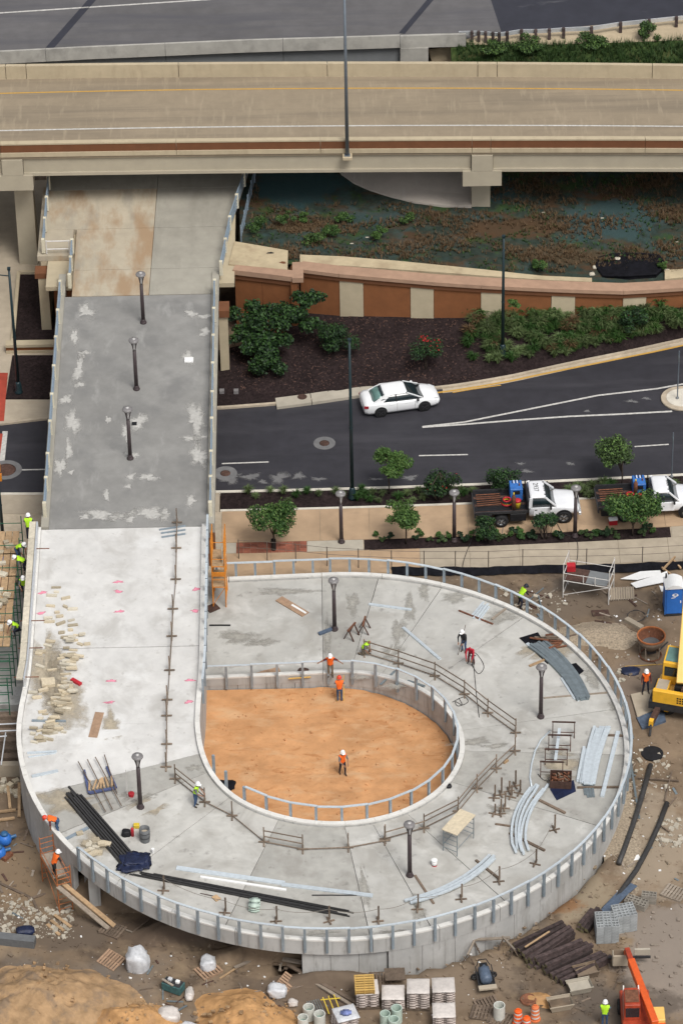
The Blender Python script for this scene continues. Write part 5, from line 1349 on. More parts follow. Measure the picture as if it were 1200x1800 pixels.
# white boards
for k, (pl, z) in enumerate([([(1090,1018),(1125,1005),(1160,1003),(1162,1010),(1120,1020)], .10), ([(1108,1026),(1152,1012),(1172,1004),(1176,1022),(1117,1034)], .18), ([(1158,1030),(1180,1034),(1182,1042),(1162,1040)], .05)]):
    P = [W(x, y, z) for x, y in pl]
    c = sum(P, V((0,0,0)))/len(P)
    o = MB().prism([(q.x-c.x, q.y-c.y) for q in P], 0, .03).build('board', M['white_board'], None, loc=(c.x, c.y, z)); tag(o, ['long white board lying against the silt fabric by the toilet', 'largest white board leaning on the pile behind the blue toilet', 'small white board on the dirt left of the blue toilet'][k], 'board')
for k, (a, b_) in enumerate([((1165,1002),(1186,980)), ((1163,999),(1180,1012)), ((1182,985),(1196,1000))]):
    plank('lumber', ['tan lumber stick propped up behind the white boards', 'tan lumber stick lying across the white boards', 'short lumber stick behind the blue toilet'][k], 'lumber', a, b_, .1, .1, 'lumber', 0.1+.25*(k == 0))
# walkable scaffold
def scaffold(name, label, loc, rz, L, Wd, zs, m, rungs=3, deck=None, rails=True, wheels=False, H=None, brace=True):
    t = empty(name, loc, rz, label, 'scaffold'); H = H or zs[-1]+1.0
    for x in (0, L):
        for y in (0, Wd): MB().tube((x,y,0),(x,y,H),.03,n=6).build('leg', M[m], t)
        for i in range(rungs):
            z = .3+(H-.4)*i/max(1, rungs-1); MB().tube((x,0,z),(x,Wd,z),.022,n=6).build('rung', M[m], t)
    for z in zs:
        for y in (0, Wd): MB().tube((0,y,z),(L,y,z),.025,n=6).build('beam', M[m], t)
        if rails:
            for y in (0, Wd): MB().tube((0,y,z+.55),(L,y,z+.55),.02,n=6).build('guard_rail', M[m], t)
        if deck:
            for i in range(4): MB().box((L/2, Wd*(i+.5)/4, z+.04), (L+.1, Wd/4-.02, .05)).build('deck_board', M[deck], t)
    if brace:
        MB().tube((0,0,.2),(L,0,zs[0]),.02,n=6).build('brace', M[m], t); MB().tube((L,Wd,.2),(0,Wd,zs[0]),.02,n=6).build('brace', M[m], t)
    return t
p = G(989, 1051); q = G(1069, 1064); rz = math.atan2(q.y-p.y, q.x-p.x)
sc = scaffold('mobile_scaffold', 'white tube scaffold with mesh deck near the silt fabric', p, rz, (q-p).length, 1.3, [1.25], 'white_tube', 4, None, True, H=2.5)
MB().box((.7,.65,1.3),(1.2,1.2,.05)).build('deck_board', M['rust_dark'], sc); MB().box((1.95,.65,1.3),(1.25,1.2,.04)).build('deck_mesh', M['far_steel'], sc)
MB().box((1.2,-.02,1.55),(.05,.05,.6)).build('guard_post', M['white_tube'], sc); MB().box((1.9,-.02,1.55),(.05,.05,.6)).build('guard_post', M['white_tube'], sc)
tag(MB().box((0,0,.2),(.5,.4,.4)).build('red_crate', M['red'], None, loc=tuple(p+V((.5,.9,1.33)))), 'red crate on the deck of the white tube scaffold', 'crate')
# corrugated grey crate panel, hose coil, rusty plate, trowel rig
t = empty('form_panel', G(1092,1052), .05, 'grey ribbed form panel leaning below the white boards', 'panel')
for i in range(10): MB().box((-.65+.145*i,0,.36),(.06,.10,.78),Matrix.Rotation(R(-35),3,'X')).build('rib', M['lumber_grey'], t)
MB().box((0,.03,.36),(1.45,.04,.7),Matrix.Rotation(R(-35),3,'X')).build('sheet', M['walk_grey'], t)
t = solo('wire_coil', 'flat coil of grey wire on the dirt near the blue toilet', 'coil', MB().path([G(1118,1082,.03)+V((.52*math.cos(a*.4),.52*math.sin(a*.4),.02*math.sin(a*2))) for a in range(47)], .02, 5), M['steel_dark'], G(1118,1082))
plank('steel_plate', 'rusty steel plate lying flat on the mud below the scaffold', 'plate', (1040,1080), (1070,1077), .55, .03, 'rust_dark')
plank('lumber', 'dark stick on the mud right of the rusty plate', 'lumber', (1045,1092), (1075,1097), .09, .06, 'rust_dark')
plank('concrete_pipe', 'grey pipe half buried in mud left of the concrete bucket', 'pipe', (1100,1090), (1128,1106), .32, .2, 'walk_grey')
for i, (a, b_) in enumerate([((925,1040),(965,1052)),((930,1056),(955,1035)),((940,1060),(975,1040)),((918,1060),(950,1072)),((952,1072),(946,1050)),((905,1068),(935,1060))]):
    plank('debris_stick', 'grey scrap stick in the heap beside the stooping worker', 'scrap', a, b_, .07, .05, ['rust_dark','galv_dark','lumber_grey'][i % 3], 'g', .02*i, 'scrap sticks by the fence')
# concrete bucket
p = G(1143, 1152); t = empty('concrete_bucket', p, .2, 'rusty round concrete bucket standing on a frame left of the crane', 'bucket')
MB().lathe([(.78,1.45),(.80,1.45),(.80,1.22),(.74,1.05),(.34,.55),(.30,.55),(.70,1.05),(.76,1.22)], 26, cap=False).build('hopper', M['lumber_mid'], t, smooth=True)
MB().lathe([(.77,1.47),(.75,1.2),(.5,.9)], 26, cap=False).build('lining', M['rust'], t, smooth=True)
MB().lathe([(.83,1.40),(.83,1.49),(.76,1.49),(.76,1.40)], 26, cap=False).build('rim', M['orange_old'], t)
MB().lathe([(.001,.9),(.55,.92)], 20, cap=False).build('residue', M['grey_can'], t)
for k in range(5):
    a = k*2*math.pi/5+.2; MB().tube((.72*math.cos(a),.72*math.sin(a),1.2),(.6*math.cos(a),.6*math.sin(a),.05),.03,n=6).build('leg', M['lumber_grey'], t)
MB().path([(.62*math.cos(a*.3),.62*math.sin(a*.3),.05) for a in range(21)], .045, 6, True).build('ground_ring', M['rust'], t)
MB().box((0,0,.42),(.5,.5,.25)).build('gate', M['steel_dark'], t)
MB().tube((.5,-.1,.4),(1.1,.35,.5),.05).build('lever', M['steel_dark'], t)
# crane at the right edge
cp = G(1193, 1262); yaw = R(-17)
cr = empty('crane', cp, yaw, 'yellow wheeled crane at the right picture edge', 'crane')
MB().box((.9,.6,.95),(5.2,2.0,.5)).build('chassis', M['steel_dark'], cr)
bd = MB().box((.6,-.25,1.55),(4.2,.28,.95)).build('counterweight', M['crane_yellow'], cr, bevel=.04)
MB().box((-1.1,.45,1.35),(.75,1.15,.9)).build('tank_box', M['crane_yellow'], cr, bevel=.03); MB().box((-1.1,.45,1.815),(.62,1.0,.02)).build('tank_lid', M['walk_grey'], cr)
for i in range(4):
    for j in range(3): MB().box((-.05+.15*i,-.395,1.4+.16*j),(.10,.02,.09)).build('vent', M['black'], bd, )
for x in (-.5,.5,1.2): MB().box((x,-.40,1.17),(.1,.03,.08)).build('bolt_cover', M['steel_dark'], bd)
MB().box((.6,1.1,1.25),(4.2,1.6,.25)).build('turntable', M['crane_cream'], cr)
cabp = [V((-1.30,1.1,1.4)),V((-.30,1.1,1.4)),V((-.30,2.5,1.4)),V((-1.30,2.5,1.4))]; cabt = [V((-1.27,1.2,2.85)),V((-.33,1.2,2.85)),V((-.33,2.45,3.15)),V((-1.27,2.45,3.15))]
cab = MB().loft([cabp, cabt]).build('cab', M['crane_yellow'], cr, bevel=.03)
MB().box((-.8,1.13,2.3),(.72,.03,.6),Matrix.Rotation(R(-4),3,'X')).build('window', M['glass_dark'], cab); MB().box((-.8,1.8,3.02),(.74,1.0,.03),Matrix.Rotation(R(13.5),3,'X')).build('roof_window', M['glass_green'], cab)
MB().box((-1.30,1.8,2.3),(.03,1.0,.7)).build('window', M['glass_dark'], cab)
MB().bar((.10,.35,2.2),(-1.05,8.6,9.7),.78,.8).build('boom', M['crane_cream'], cr, bevel=.03)
MB().bar((.05,.1,1.6),(-.55,2.4,3.2),.2,.2).build('boom_cylinder', M['steel_dark'], cr)
MB().box((.15,.3,1.85),(1.0,.55,.6)).build('boom_foot', M['black'], cr)
MB().box((.25,-.02,2.1),(.35,.3,.25)).build('hydraulic_block', M['rust_dark'], cr)
for x in (-.75, 2.4): wheel(cr, x, .25, .55, .4, -1, 'crane_yellow')
ot = MB().bar((-1.1,.5,.75),(-1.25,-1.6,.72),.3,.28).build('outrigger_beam', M['rust_dark'], cr)
MB().box((-1.25,-1.6,.72),(.24,.3,.34)).build('outrigger_sleeve', M['crane_yellow'], cr); MB().tube((-1.25,-1.65,.7),(-1.22,-2.05,.1),.07,n=10).build('jack', M['steel_dark'], cr)
tag(MB().lathe([(.62,0),(.62,.10),(.001,.12)], 20).build('outrigger_pad', M['black'], None, loc=tuple(G(1146,1326))), 'round black outrigger pad on the dirt below the crane', 'pad')
for k, (pl, z) in enumerate([([(1108,1222),(1162,1210),(1168,1240),(1120,1262)], .10), ([(1118,1262),(1165,1246),(1170,1268),(1128,1282)], .06)]):
    P = [W(x, y, z) for x, y in pl]; c = sum(P, V((0,0,0)))/4
    o = MB().prism([(q.x-c.x, q.y-c.y) for q in P], -.1, .06).build('steel_mat', M['walk_grey'] if k == 0 else M['blue_grey'], None, loc=(c.x, c.y, z)); tag(o, ['grey steel road plate under the worker beside the crane', 'dark blue grey plate half under the crane body'][k], 'plate')
lump('tarpaulin', 'crumpled dark tarpaulin on the ground above the worker by the crane', 'tarpaulin', G(1107,1180), (.62,.42,.18), M['tarp_blue'], 4.0)
plank('rebar', 'yellowish rod on the ground left of the crane cab', 'rod', (1098,1172), (1172,1168), .05, .04, 'lumber_yel')
# stacked steel leaning outside the ramp right of the long rail pile
for i, (a, b_) in enumerate([((1088,1240),(1106,1310)),((1095,1235),(1112,1300)),((1108,1340),(1123,1440))]):
    plank('steel_channel', ['galvanized channel lying outside the ramp by the crane plates', 'second galvanized channel beside the first outside the ramp', 'pale galvanized channel on the dirt below the crane'][i], 'channel', a, b_, .12, .08, 'galv_dark')
mound('gravel_pile', 'pale gravel heap between the ramp railing and the concrete bucket', 'gravel', 1050, 1118, 2.6, 1.7, .45, M['gravel'], 2.0, .05)
mound('gravel_pile', 'strip of pale gravel outside the lower right of the ramp', 'gravel', 1098, 1470, 1.4, 4.6, .14, M['gravel'], 5.0, .05)
# black pipes lying on the dirt
for k, pts in enumerate([[(1143,1344),(1128,1400),(1112,1450),(1098,1490),(1087,1520)], [(1172,1412),(1158,1448),(1140,1490),(1118,1530),(1088,1572),(1060,1600)]]):
    P = [G(x, y, .14) for x, y in pts]
    solo('black_pipe', ['thick black pipe lying on the dirt below the outrigger pad', 'long black pipe curving across the dirt at the right'][k], 'pipe', MB().path(P, .15, 8), M['black_pipe'], P[2], smooth=True)
for k, (a, b_) in enumerate([((1120,1370),(1193,1377)),((1180,1360),(1168,1412)),((1188,1405),(1175,1420)),((1162,1455),(1176,1465)),((1105,1440),(1122,1446)),((1098,1474),(1112,1476))]):
    plank('stake', ['long stake lying across the first black pipe', 'rusty stake standing off the second black pipe', 'short stake at the top of the second black pipe', 'short stake right of the second black pipe', 'small stake under the first black pipe', 'small stake low under the first black pipe'][k], 'stake', a, b_, .07, .07, 'lumber_old', 'g', .1)
o = solo('paper_sack', 'flattened white sack on the dirt between the black pipes', 'sack', MB().prism([(q.x, q.y) for q in [G(1103,1508),G(1122,1504),G(1126,1512),G(1106,1516)]], .02, .06), M['white_board'], G(1115,1510))
pts = [G(1112,1554,.12), G(1092,1572,.25), G(1075,1590,.35), G(1058,1610,.38)]
solo('metal_sheet', 'bent blue grey metal sheet resting on the dark timbers', 'sheet', MB().sweep(pts, .55, .03), M['blue_grey'], pts[1])

# ================================================================== SITE, LOWER RIGHT
def make_block():
    b = MB(); L, Wd, H = .39, .19, .19; t_ = .032
    b.box((0,-Wd/2+t_/2,0),(L,t_,H)); b.box((0,Wd/2-t_/2,0),(L,t_,H))
    for x in (-L/2+t_/2, 0, L/2-t_/2): b.box((x,0,0),(t_,Wd-2*t_,H))
    return b.mesh(M['block'])
BLK = make_block()
BLK2 = BLK.copy(); BLK2.materials.clear(); BLK2.materials.append(M['block_tan'])
def block_cube(loc, rz, nx, ny, nz, label, me=BLK, holes='side'):
    t = empty('block_stack', loc, rz, label, 'blocks')
    for k in range(nz):
        for j in range(ny):
            for i in range(nx):
                if 0 < i < nx-1 and 0 < j < ny-1 and k < nz-1: continue
                o = put('block', me, t, (i*.4-nx*.2+.2, j*.205-ny*.1+.1, .1+k*.2))
    return t
p = G(1066, 1652); rzb = R(20)
block_cube(p+V((0,.25,0)), rzb+R(-18), 3, 6, 6, 'near cube of grey hollow blocks beside the dark timber pile')
block_cube(p+V((.95,.95,0)), rzb+R(-8), 3, 5, 6, 'rear cube of grey hollow blocks joined to the near cube')
block_cube(G(1118,1592), R(-28), 3, 3, 2, 'low row of tan hollow blocks near the bent metal sheet', BLK2)
block_cube(G(1140,1585), R(-28)+.3, 2, 2, 3, 'small pile of tan hollow blocks right of the low row', BLK2)
def timber_stack(label, A, B, n, layers, w_=.24, where='g'):
    a0, a1, b0, b1 = [G(*q) for q in (A[0], A[1], B[0], B[1])]
    t = empty('timber_stack', (a0+a1+b0+b1)/4, 0, label, 'timber'); r_ = random.Random(len(label)*7)
    for L in range(layers):
        nn = n-(L if L > 1 else 0)
        for i in range(nn):
            s_ = (i+.5)/nn; p = a0.lerp(a1, s_); q = b0.lerp(b1, s_); d = (q-p).normalized()
            p = p-d*r_.uniform(-.18,.18)+V((0,0,.11+L*.215)); q = q+d*r_.uniform(-.18,.18)+V((0,0,.11+L*.215+r_.uniform(0,.02)))
            tm = MB().bar(p, q, .215, .205).build('timber', M['tie'], t, world=True)
            MB().bar(p-d*.012, p-d*.002, .19, .18).build('end_grain', M['tie_end'], tm, world=False)
            tm.children[0].data.transform(Matrix.Translation(-(a0+a1+b0+b1)/4))
    return t
timber_stack('largest stack of dark old timbers nearest the ramp wall', ((898,1672),(934,1706)), ((985,1632),(1010,1650)), 6, 3)
timber_stack('middle stack of dark old timbers in the lower right', ((934,1694),(962,1720)), ((1018,1660),(1042,1682)), 4, 3)
timber_stack('low front row of dark old timbers in the lower right', ((968,1718),(992,1736)), ((1052,1682),(1072,1694)), 3, 2)
timber_stack('short dark timbers under the bent metal sheet', ((1012,1636),(1034,1644)), ((1040,1604),(1056,1614)), 3, 2)
for k, (a, b_) in enumerate([((922,1684),(965,1654)), ((1052,1610),(1090,1596))]): plank('lumber', ['pale lumber stick on top of the largest timber stack', 'short tan board beside the bent metal sheet'][k], 'lumber', a, b_, .09 if k == 0 else .3, .05, 'lumber', 'g', .66 if k == 0 else .2)
# compressor or mixer on wheels
p = G(853, 1733); t = empty('air_compressor', p, R(8), 'blue tank compressor on a small wheeled frame below the ramp wall', 'compressor')
MB().lathe([(.001,0),(.22,.03),(.31,.12),(.31,.98),(.22,1.07),(.001,1.1)], 18, (0,-.4,.62), Matrix.Rotation(R(-90),3,'X'), cap=False).build('tank', M['blue_grey'], t, smooth=True)
MB().box((0,.05,.3),(.85,1.3,.12)).build('frame', M['steel_dark'], t); MB().box((0,-.62,.42),(.95,.3,.1)).build('tray', M['walk_grey'], t)
for s_ in (-1, 1): wheel(t, .0, s_*.0, .2, .1, s_).location = (s_*.5, .5, .2); 
for s_ in (-1, 1): MB().bar((s_*.42,-.6,.35),(s_*.42,.7,.75),.05,.05).build('side_rail', M['black'], t)
MB().path([(-.35,.7,.75),(-.2,1.0,.9),(.2,1.0,.9),(.35,.7,.75)], .03).build('handle', M['black'], t)
MB().box((0,.62,.72),(.4,.3,.4)).build('motor', M['black'], t, bevel=.03)
# sawhorses by the wall
def sawhorse(label, px, py, rz, L=1.2, h=.75, where='g', m='lumber_old', m2='lumber_grey'):
    t = empty('sawhorse', at(px, py, where), rz, label, 'sawhorse')
    MB().box((0,0,h),(L,.10,.09)).build('beam', M[m2], t)
    for x in (-L/2+.12, L/2-.12):
        for s_ in (-1, 1): MB().bar((x,0,h-.03),(x+.0,s_*.32,.0),.08,.05).build('leg', M[m], t)
    return t
sawhorse('left wooden sawhorse by the foot of the ramp wall', 828, 1684, R(70)); sawhorse('right wooden sawhorse by the foot of the ramp wall', 893, 1678, R(-60))
plank('lumber', 'pale beam laid across the two sawhorses by the wall', 'lumber', (826,1654), (896,1650), .16, .07, 'lumber_grey', .72)
# spoil trays
for k, (px, py, rz, m, fill) in enumerate([(1018,1742,R(14),'walk_pale','walk_pale'), (984,1772,R(12),'walk_grey','dirt'), (1030,1716,R(18),'dirt','dirt')]):
    t = empty('mortar_tub', G(px, py), rz, ['pale metal mortar tub near the orange lift', 'open grey mortar tub nearest the bottom edge', 'dark mud filled tub below the timber rows'][k], 'tub')
    MB().loft([[V((-.5,-.28,.05)),V((.5,-.28,.05)),V((.5,.28,.05)),V((-.5,.28,.05))],[V((-.64,-.4,.5)),V((.64,-.4,.5)),V((.64,.4,.5)),V((-.64,.4,.5))]], cap=False).build('shell', M[m], t)
    MB().box((0,0,.36),(1.1,.64,.05)).build('filling', M[fill], t); 
    for s_ in (-1, 1): MB().box((0,s_*.41,.5),(1.3,.04,.06)).build('lip', M[m], t)
# orange lift
p = G(1128, 1797); lf = empty('boom_lift', p, 0, 'orange telescopic lift with long boom at the lower right', 'lift')
MB().box((-.35,-.3,.75),(1.5,3.2,.7)).build('chassis', M['lift_red'], lf, bevel=.05)
cab = MB().loft([[V((-1.05,-1.0,1.0)),V((-.15,-1.0,1.0)),V((-.15,.5,1.0)),V((-1.05,.5,1.0))],[V((-1.0,-.9,2.1)),V((-.2,-.9,2.1)),V((-.2,.4,2.1)),V((-1.0,.4,2.1))]]).build('cab', M['lift_red'], lf, bevel=.03)
MB().box((-.6,-.96,1.62),(.7,.04,.6)).build('window', M['glass_dark'], cab); MB().box((-.6,-.25,2.12),(.7,.9,.03)).build('roof_panel', M['rust'], cab)
for s_ in (-1, 1): MB().bar((-.6+s_*.42,-.95,1.0),(-.6+s_*.38,.45,2.2),.06,.06).build('cab_bar', M['white_tube'], cab)
MB().box((.75,-.9,1.05),(.6,1.0,.9)).build('engine_cover', M['crane_cream'], lf, bevel=.04); MB().box((.75,-1.5,.95),(.62,.5,.7)).build('rear_cover', M['lift_orange'], lf, bevel=.04)
bm = MB().bar((.45,-2.2,2.0),(-.42,2.7,1.75),.36,.42).build('boom', M['lift_orange'], lf, bevel=.02)
MB().bar((-.40,2.6,1.76),(-.56,3.7,1.62),.26,.30).build('inner_boom', M['lift_red'], lf); MB().bar((-.56,3.6,1.62),(-.58,4.05,1.0),.24,.24).build('boom_head', M['lift_orange'], lf)
for x in (-1.05, .35): 
    for y in (-1.1, .75): wheel(lf, x, y, .42, .32, -1 if x < 0 else 1).rotation_euler = (0,0,R(90))
fk = empty('fork_carriage', G(1103,1706)+V((.1,.1,0)), 0, 'grey steel fork carriage at the end of the orange boom', 'attachment')
MB().box((-.45,0,.75),(.95,.5,.75)).build('hopper', M['walk_grey'], fk, bevel=.04); MB().box((.65,.25,.95),(.8,.12,.35)).build('plate', M['walk_pale'], fk); MB().box((0,.3,.5),(2.2,.1,.12)).build('cross_bar', M['steel_dark'], fk); MB().box((-.45,0,1.135),(.8,.36,.02)).build('hopper_mouth', M['dirt'], fk)
# traffic barrels
def barrel(px, py, label, m):
    t = empty('traffic_barrel', G(px, py), 0, label, 'barrel', 'orange traffic barrels')
    MB().lathe([(.29,0),(.29,.08),(.24,.09),(.24,.35),(.22,.36),(.22,.62),(.2,.63),(.2,.88),(.14,.95),(.001,.96)], 16, cap=False).build('drum', M[m], t, smooth=False)
    for z0, r_ in ((.2,.243),(.45,.223),(.7,.203)): MB().lathe([(r_,z0),(r_,z0+.10)], 16, cap=False).build('band', M['tape_white'], t)
    MB().box((0,0,1.0),(.16,.04,.08)).build('handle', M[m], t)
barrel(910, 1800, 'bright orange traffic barrel left of the banded one', 'barrel_orange'); barrel(940, 1793, 'faded orange traffic barrel with white bands behind the others', 'barrel_old'); barrel(925, 1812, 'orange traffic barrel lowest at the bottom edge', 'barrel_orange')
pallet(856, 1768, R(20), 'dark grey pallet lying by the bottom edge near the barrels', 'lumber_old'); pallet(880, 1795, R(-30), 'tilted grey pallet under the white pipe drum', 'lumber_old', (R(8),0)); pallet(848, 1784, R(-15), 'broken dark pallet nearest the bottom edge centre', 'lumber_old')
def pipe(px, py, r_, h, label, m='pipe_white', where='g', lift=0):
    t = empty('pipe_section', at(px, py, where, lift), 0, label, 'pipe', 'upright pipe sections')
    MB().lathe([(r_,0),(r_,h),(r_*.86,h),(r_*.86,.05)], 20, cap=False).build('wall', M[m], t, smooth=False); MB().lathe([(.001,h*.55),(r_*.855,h*.55)], 16, cap=False).build('inside', M['pipe_in'], t)
pipe(877, 1792, .3, .95, 'white pipe section standing on the tilted pallet')
for k, (x, y, r_) in enumerate([(677,1806,.27),(697,1795,.29),(692,1815,.28)]): pipe(x, y, r_, .95, ['pale green pipe section left of three by the bag stacks', 'pale green pipe section behind the other two', 'pale green pipe section in front of the other two'][k], 'pipe_green')
for k, (x, y, r_) in enumerate([(543,1790,.3),(562,1803,.3),(533,1808,.28)]): pipe(x, y, r_, .8, ['cream pipe section behind two others by the sand heap', 'cream pipe section showing its open mouth by the sand heap', 'cream pipe section nearest the sand heap'][k])
mound('red_soil_heap', 'small orange soil heap beside the rusty drum lid', 'soil', 948, 1757, 1.1, .8, .22, M['sand'], 3.0); 
tag(MB().lathe([(.42,0),(.42,.14),(.36,.16),(.32,.08),(.001,.06)], 20, cap=False).build('drum_lid', M['rust'], None, loc=tuple(G(928,1760)), smooth=True), 'round rusty drum lid on the mud by the orange soil', 'lid')
pallet(1185, 1572, R(-32), 'grey slatted pallet at the right edge near the tan blocks', 'lumber_grey')

# ================================================================== SITE, BOTTOM CENTRE: wrapped stacks
BAG = None
def bag_mesh(m):
    b = bmesh.new(); bmesh.ops.create_cube(b, size=1.0); bmesh.ops.bevel(b, geom=b.edges[:], offset=.22, segments=2, affect='EDGES')
    for v in b.verts: v.co = V((v.co.x*.57, v.co.y*.38, v.co.z*.17))
    me = bpy.data.meshes.new('bag'); b.to_mesh(me); b.free(); me.materials.append(m); me.polygons.foreach_set('use_smooth', [True]*len(me.polygons)); return me
BAG = bag_mesh(M['bag']); BAGB = bag_mesh(M['bag_blue'])
def bag_stack(px, py, layers, rz, label, wrapm='wrap', top=True, lean=0.0, bag=BAG):
    t = empty('bag_stack', G(px, py), rz, label, 'bags', 'wrapped bag stacks by the ramp wall')
    MB().box((0,0,.06),(1.22,1.1,.12)).build('pallet', M['lumber_old'], t)
    r_ = random.Random(px)
    for k in range(layers):
        for i in range(2):
            for j in range(3):
                o = put('bag', bag, t, (-.29+.58*i+r_.uniform(-.02,.02)+lean*k, -.36+.36*j+r_.uniform(-.02,.02), .21+.165*k)); 
    z = .13+.165*layers
    if top:
        pts = [(-.6,-.56),(.6,-.56),(.6,.56),(-.6,.56)]; vs = []; n = 9
        for j in range(n):
            for i in range(n):
                u, v_ = i/(n-1)*2-1, j/(n-1)*2-1; e = max(abs(u), abs(v_)); vs.append(V((u*.59+lean*layers, v_*.555, z+.05-(.04 if e > .95 else 0)-(.05 if e == 1 else 0)+.012*r_.uniform(-1,1))))
        MB().add(vs, [(j*n+i, j*n+i+1, (j+1)*n+i+1, (j+1)*n+i) for j in range(n-1) for i in range(n-1)]).build('wrap', M[wrapm], t, smooth=True)
    return t
bag_stack(645, 1763, 6, R(4), 'bag stack with yellow pallets on top by the ramp wall')
for k in range(2): pallet(641, 1763, R(92), ['yellow pallet on top of the left bag stack', 'yellow pallet lying uppermost on the left bag stack'][k], 'lumber_yel', None, 'g', 1.13+.15*k)
bag_stack(691, 1768, 5, R(-2), 'low wrapped bag stack second from the left by the wall')
bag_stack(735, 1765, 7, R(-2), 'tall wrapped bag stack third from the left by the wall')
bag_stack(779, 1762, 7, R(1), 'tall wrapped bag stack furthest right by the wall')
bag_stack(780, 1803, 6, R(0), 'wrapped bag stack at the bottom edge before the right stack')
bag_stack(605, 1806, 5, R(18), 'leaning wrapped bag stack with blue print at the bottom edge', 'wrap_cloud', True, .02)
put('bag', BAGB, None, tuple(G(605,1806)+V((.1,-.1,1.1)))); o = COL.objects[-1]; tag(o, 'blue printed bag lying on the leaning bag stack', 'bag')
pallet(668, 1728, R(2), 'dark pallet standing behind the bag stacks', 'lumber_old', (R(62),0), 'g', .1)
plank('wood_sheet', 'brown wooden sheet lying behind the second bag stack', 'wood', (676,1728), (712,1726), .9, .06, 'lumber_old', 'g', .5)
for k, (px, py, r3, m, l) in enumerate([(242,1700,(.74,.66,1.15),'wrap_cloud','large plastic wrapped bundle beside the leaning pallet'), (366,1700,(.52,.5,.55),'wrap_cloud','grey wrapped lump sitting on a pallet below the ramp'), (296,1792,(.7,.55,.6),'wrap','white crumpled sack between the two sand heaps'), (330,1815,(.7,.4,.45),'wrap_cloud','grey sack at the bottom edge between the sand heaps'), (487,1748,(.6,.45,.45),'wrap_cloud','pale crumpled bag by the brown pallet right of the sand heap'), (333,1752,(.28,.5,.3),'wrap','thin white sack above the middle sand heap'), (515,1768,(.32,.25,.25),'wrap','small white sack beside the cream pipes')]):
    lump('wrapped_bundle' if k < 2 else 'sack', l, 'bundle' if k < 2 else 'sack', G(px, py)+V((0,0,.12)), r3, M[m], k*3.7+1, rough=.3)
pallet(366, 1708, R(35), 'pallet under the grey wrapped lump below the ramp', 'plywood'); pallet(504, 1733, R(60), 'brown slatted pallet tilted beside the crumpled bag', 'plywood', (R(25), 0)); pallet(196, 1690, R(-40), 'small brown pallet left of the large wrapped bundle', 'plywood', (R(10),0)); pallet(198, 1637, R(-30), 'dark rib pallet under the fallen planks', 'lumber_old')
t = empty('tool_box', G(305,1742), R(-28), 'teal tool box with tools above the white sacks', 'box'); MB().box((0,0,.28),(1.1,.6,.5)).build('box', M['teal_box'], t, bevel=.03); MB().box((0,0,.545),(1.0,.5,.02)).build('tray', M['steel_dark'], t)
for x in (-.2,.25): MB().box((x,.05,.64),(.22,.2,.18)).build('tool', M['white_board'] if x > 0 else M['wrap_cloud'], t, bevel=.03)
# sand heaps
mound('sand_heap', 'largest tan sand heap at the lower left corner', 'sand heap', 68, 1772, 4.9, 3.9, 1.5, M['sand2'], 1.0, .2)
mound('sand_heap', 'orange sand heap second from the left at the bottom', 'sand heap', 236, 1800, 2.6, 1.9, 1.0, M['sand'], 2.2, .2)
mound('sand_heap', 'orange sand heap in the middle of the bottom edge', 'sand heap', 432, 1800, 3.2, 2.3, 1.15, M['sand'], 4.1, .2)
# long timbers and planks below the ramp
for k, (a, b_, w_, h, m, lift) in enumerate([((497,1693),(610,1713),.22,.12,'lumber_grey',.2),((505,1700),(628,1768),.2,.1,'lumber_old',.1),((526,1714),(625,1775),.18,.1,'lumber_grey',.05),((412,1704),(486,1672),.16,.08,'lumber_grey',.05),((305,1750),(286,1738),.12,.05,'lumber_grey',.6),((386,1722),(420,1700),.1,.05,'lumber',0)]):
    plank('beam', ['pale grey beam above the other fallen beams below the wall', 'dark beam lying under the pale beams below the wall', 'pale beam nearest the bottom of the fallen beams', 'long grey board leaning into the gap under the ramp', 'short grey board across the teal tool box', 'thin stick right of the wrapped lump'][k], 'beam', a, b_, w_, h, m, 'g', lift)
scf = empty('frame_scrap', G(570,1775), .3, 'dark and yellow frame scrap left of the leaning bag stack', 'scrap')
for i in range(6): MB().tube((-.7+.12*i,-.5,.1),(-.75+.12*i,.6,.25),.025,n=6).build('tube', M['galv_dark'], scf)
for i in range(3): MB().tube((.1+.3*i,-.5,.1),(.05+.3*i,.4,.5),.03,n=6).build('yellow_tube', M['yellow'], scf)
MB().tube((-.1,.3,.45),(.9,.1,.45),.03,n=6).build('yellow_tube', M['yellow'], scf)
plank('concrete_barrier', 'dark trench box edge at the left above the tan sand heap', 'box', (-20,1655), (62,1663), .5, .5, 'grey_can'); lump('tarpaulin', 'dark blue tarpaulin on the trench box edge', 'tarpaulin', G(45,1645)+V((0,0,.3)), (.55,.35,.25), M['tarp_blue'], 7)
for k, (a, b_) in enumerate([((83,1626),(105,1645)),((90,1620),(112,1638)),((96,1612),(125,1632))]): plank('lumber', ['lowest of three pale boards by the rubble', 'middle of three pale boards by the rubble', 'uppermost of three pale boards by the rubble'][k], 'lumber', a, b_, .17, .06, 'lumber', 'g', .05*k)
for k, (a, b_) in enumerate([((-5,1552),(56,1580)),((56,1578),(70,1610)),((50,1582),(95,1568))]): plank('lumber', ['long dark board edge on the dirt left of the orange stair', 'short dark board running down from the long board', 'thin board joining toward the orange stair'][k], 'lumber', a, b_, .14, .08, 'lumber_old')
for px, py, rx, ry, h, sd_ in [(205,1570,4.4,1.6,1.25,3.0),(120,1545,1.7,1.6,1.4,6.0),(585,1724,3.0,.9,.6,2.0),(470,1678,3.0,1.1,1.0,8.0),(330,1636,3.4,1.3,1.15,5.0)]:
    o = mound('dirt_bank', 'x', 'x', px, py, rx, ry, h, M['dirt'], sd_, .10); del o['label']; del o['category']; o['kind'] = 'structure'
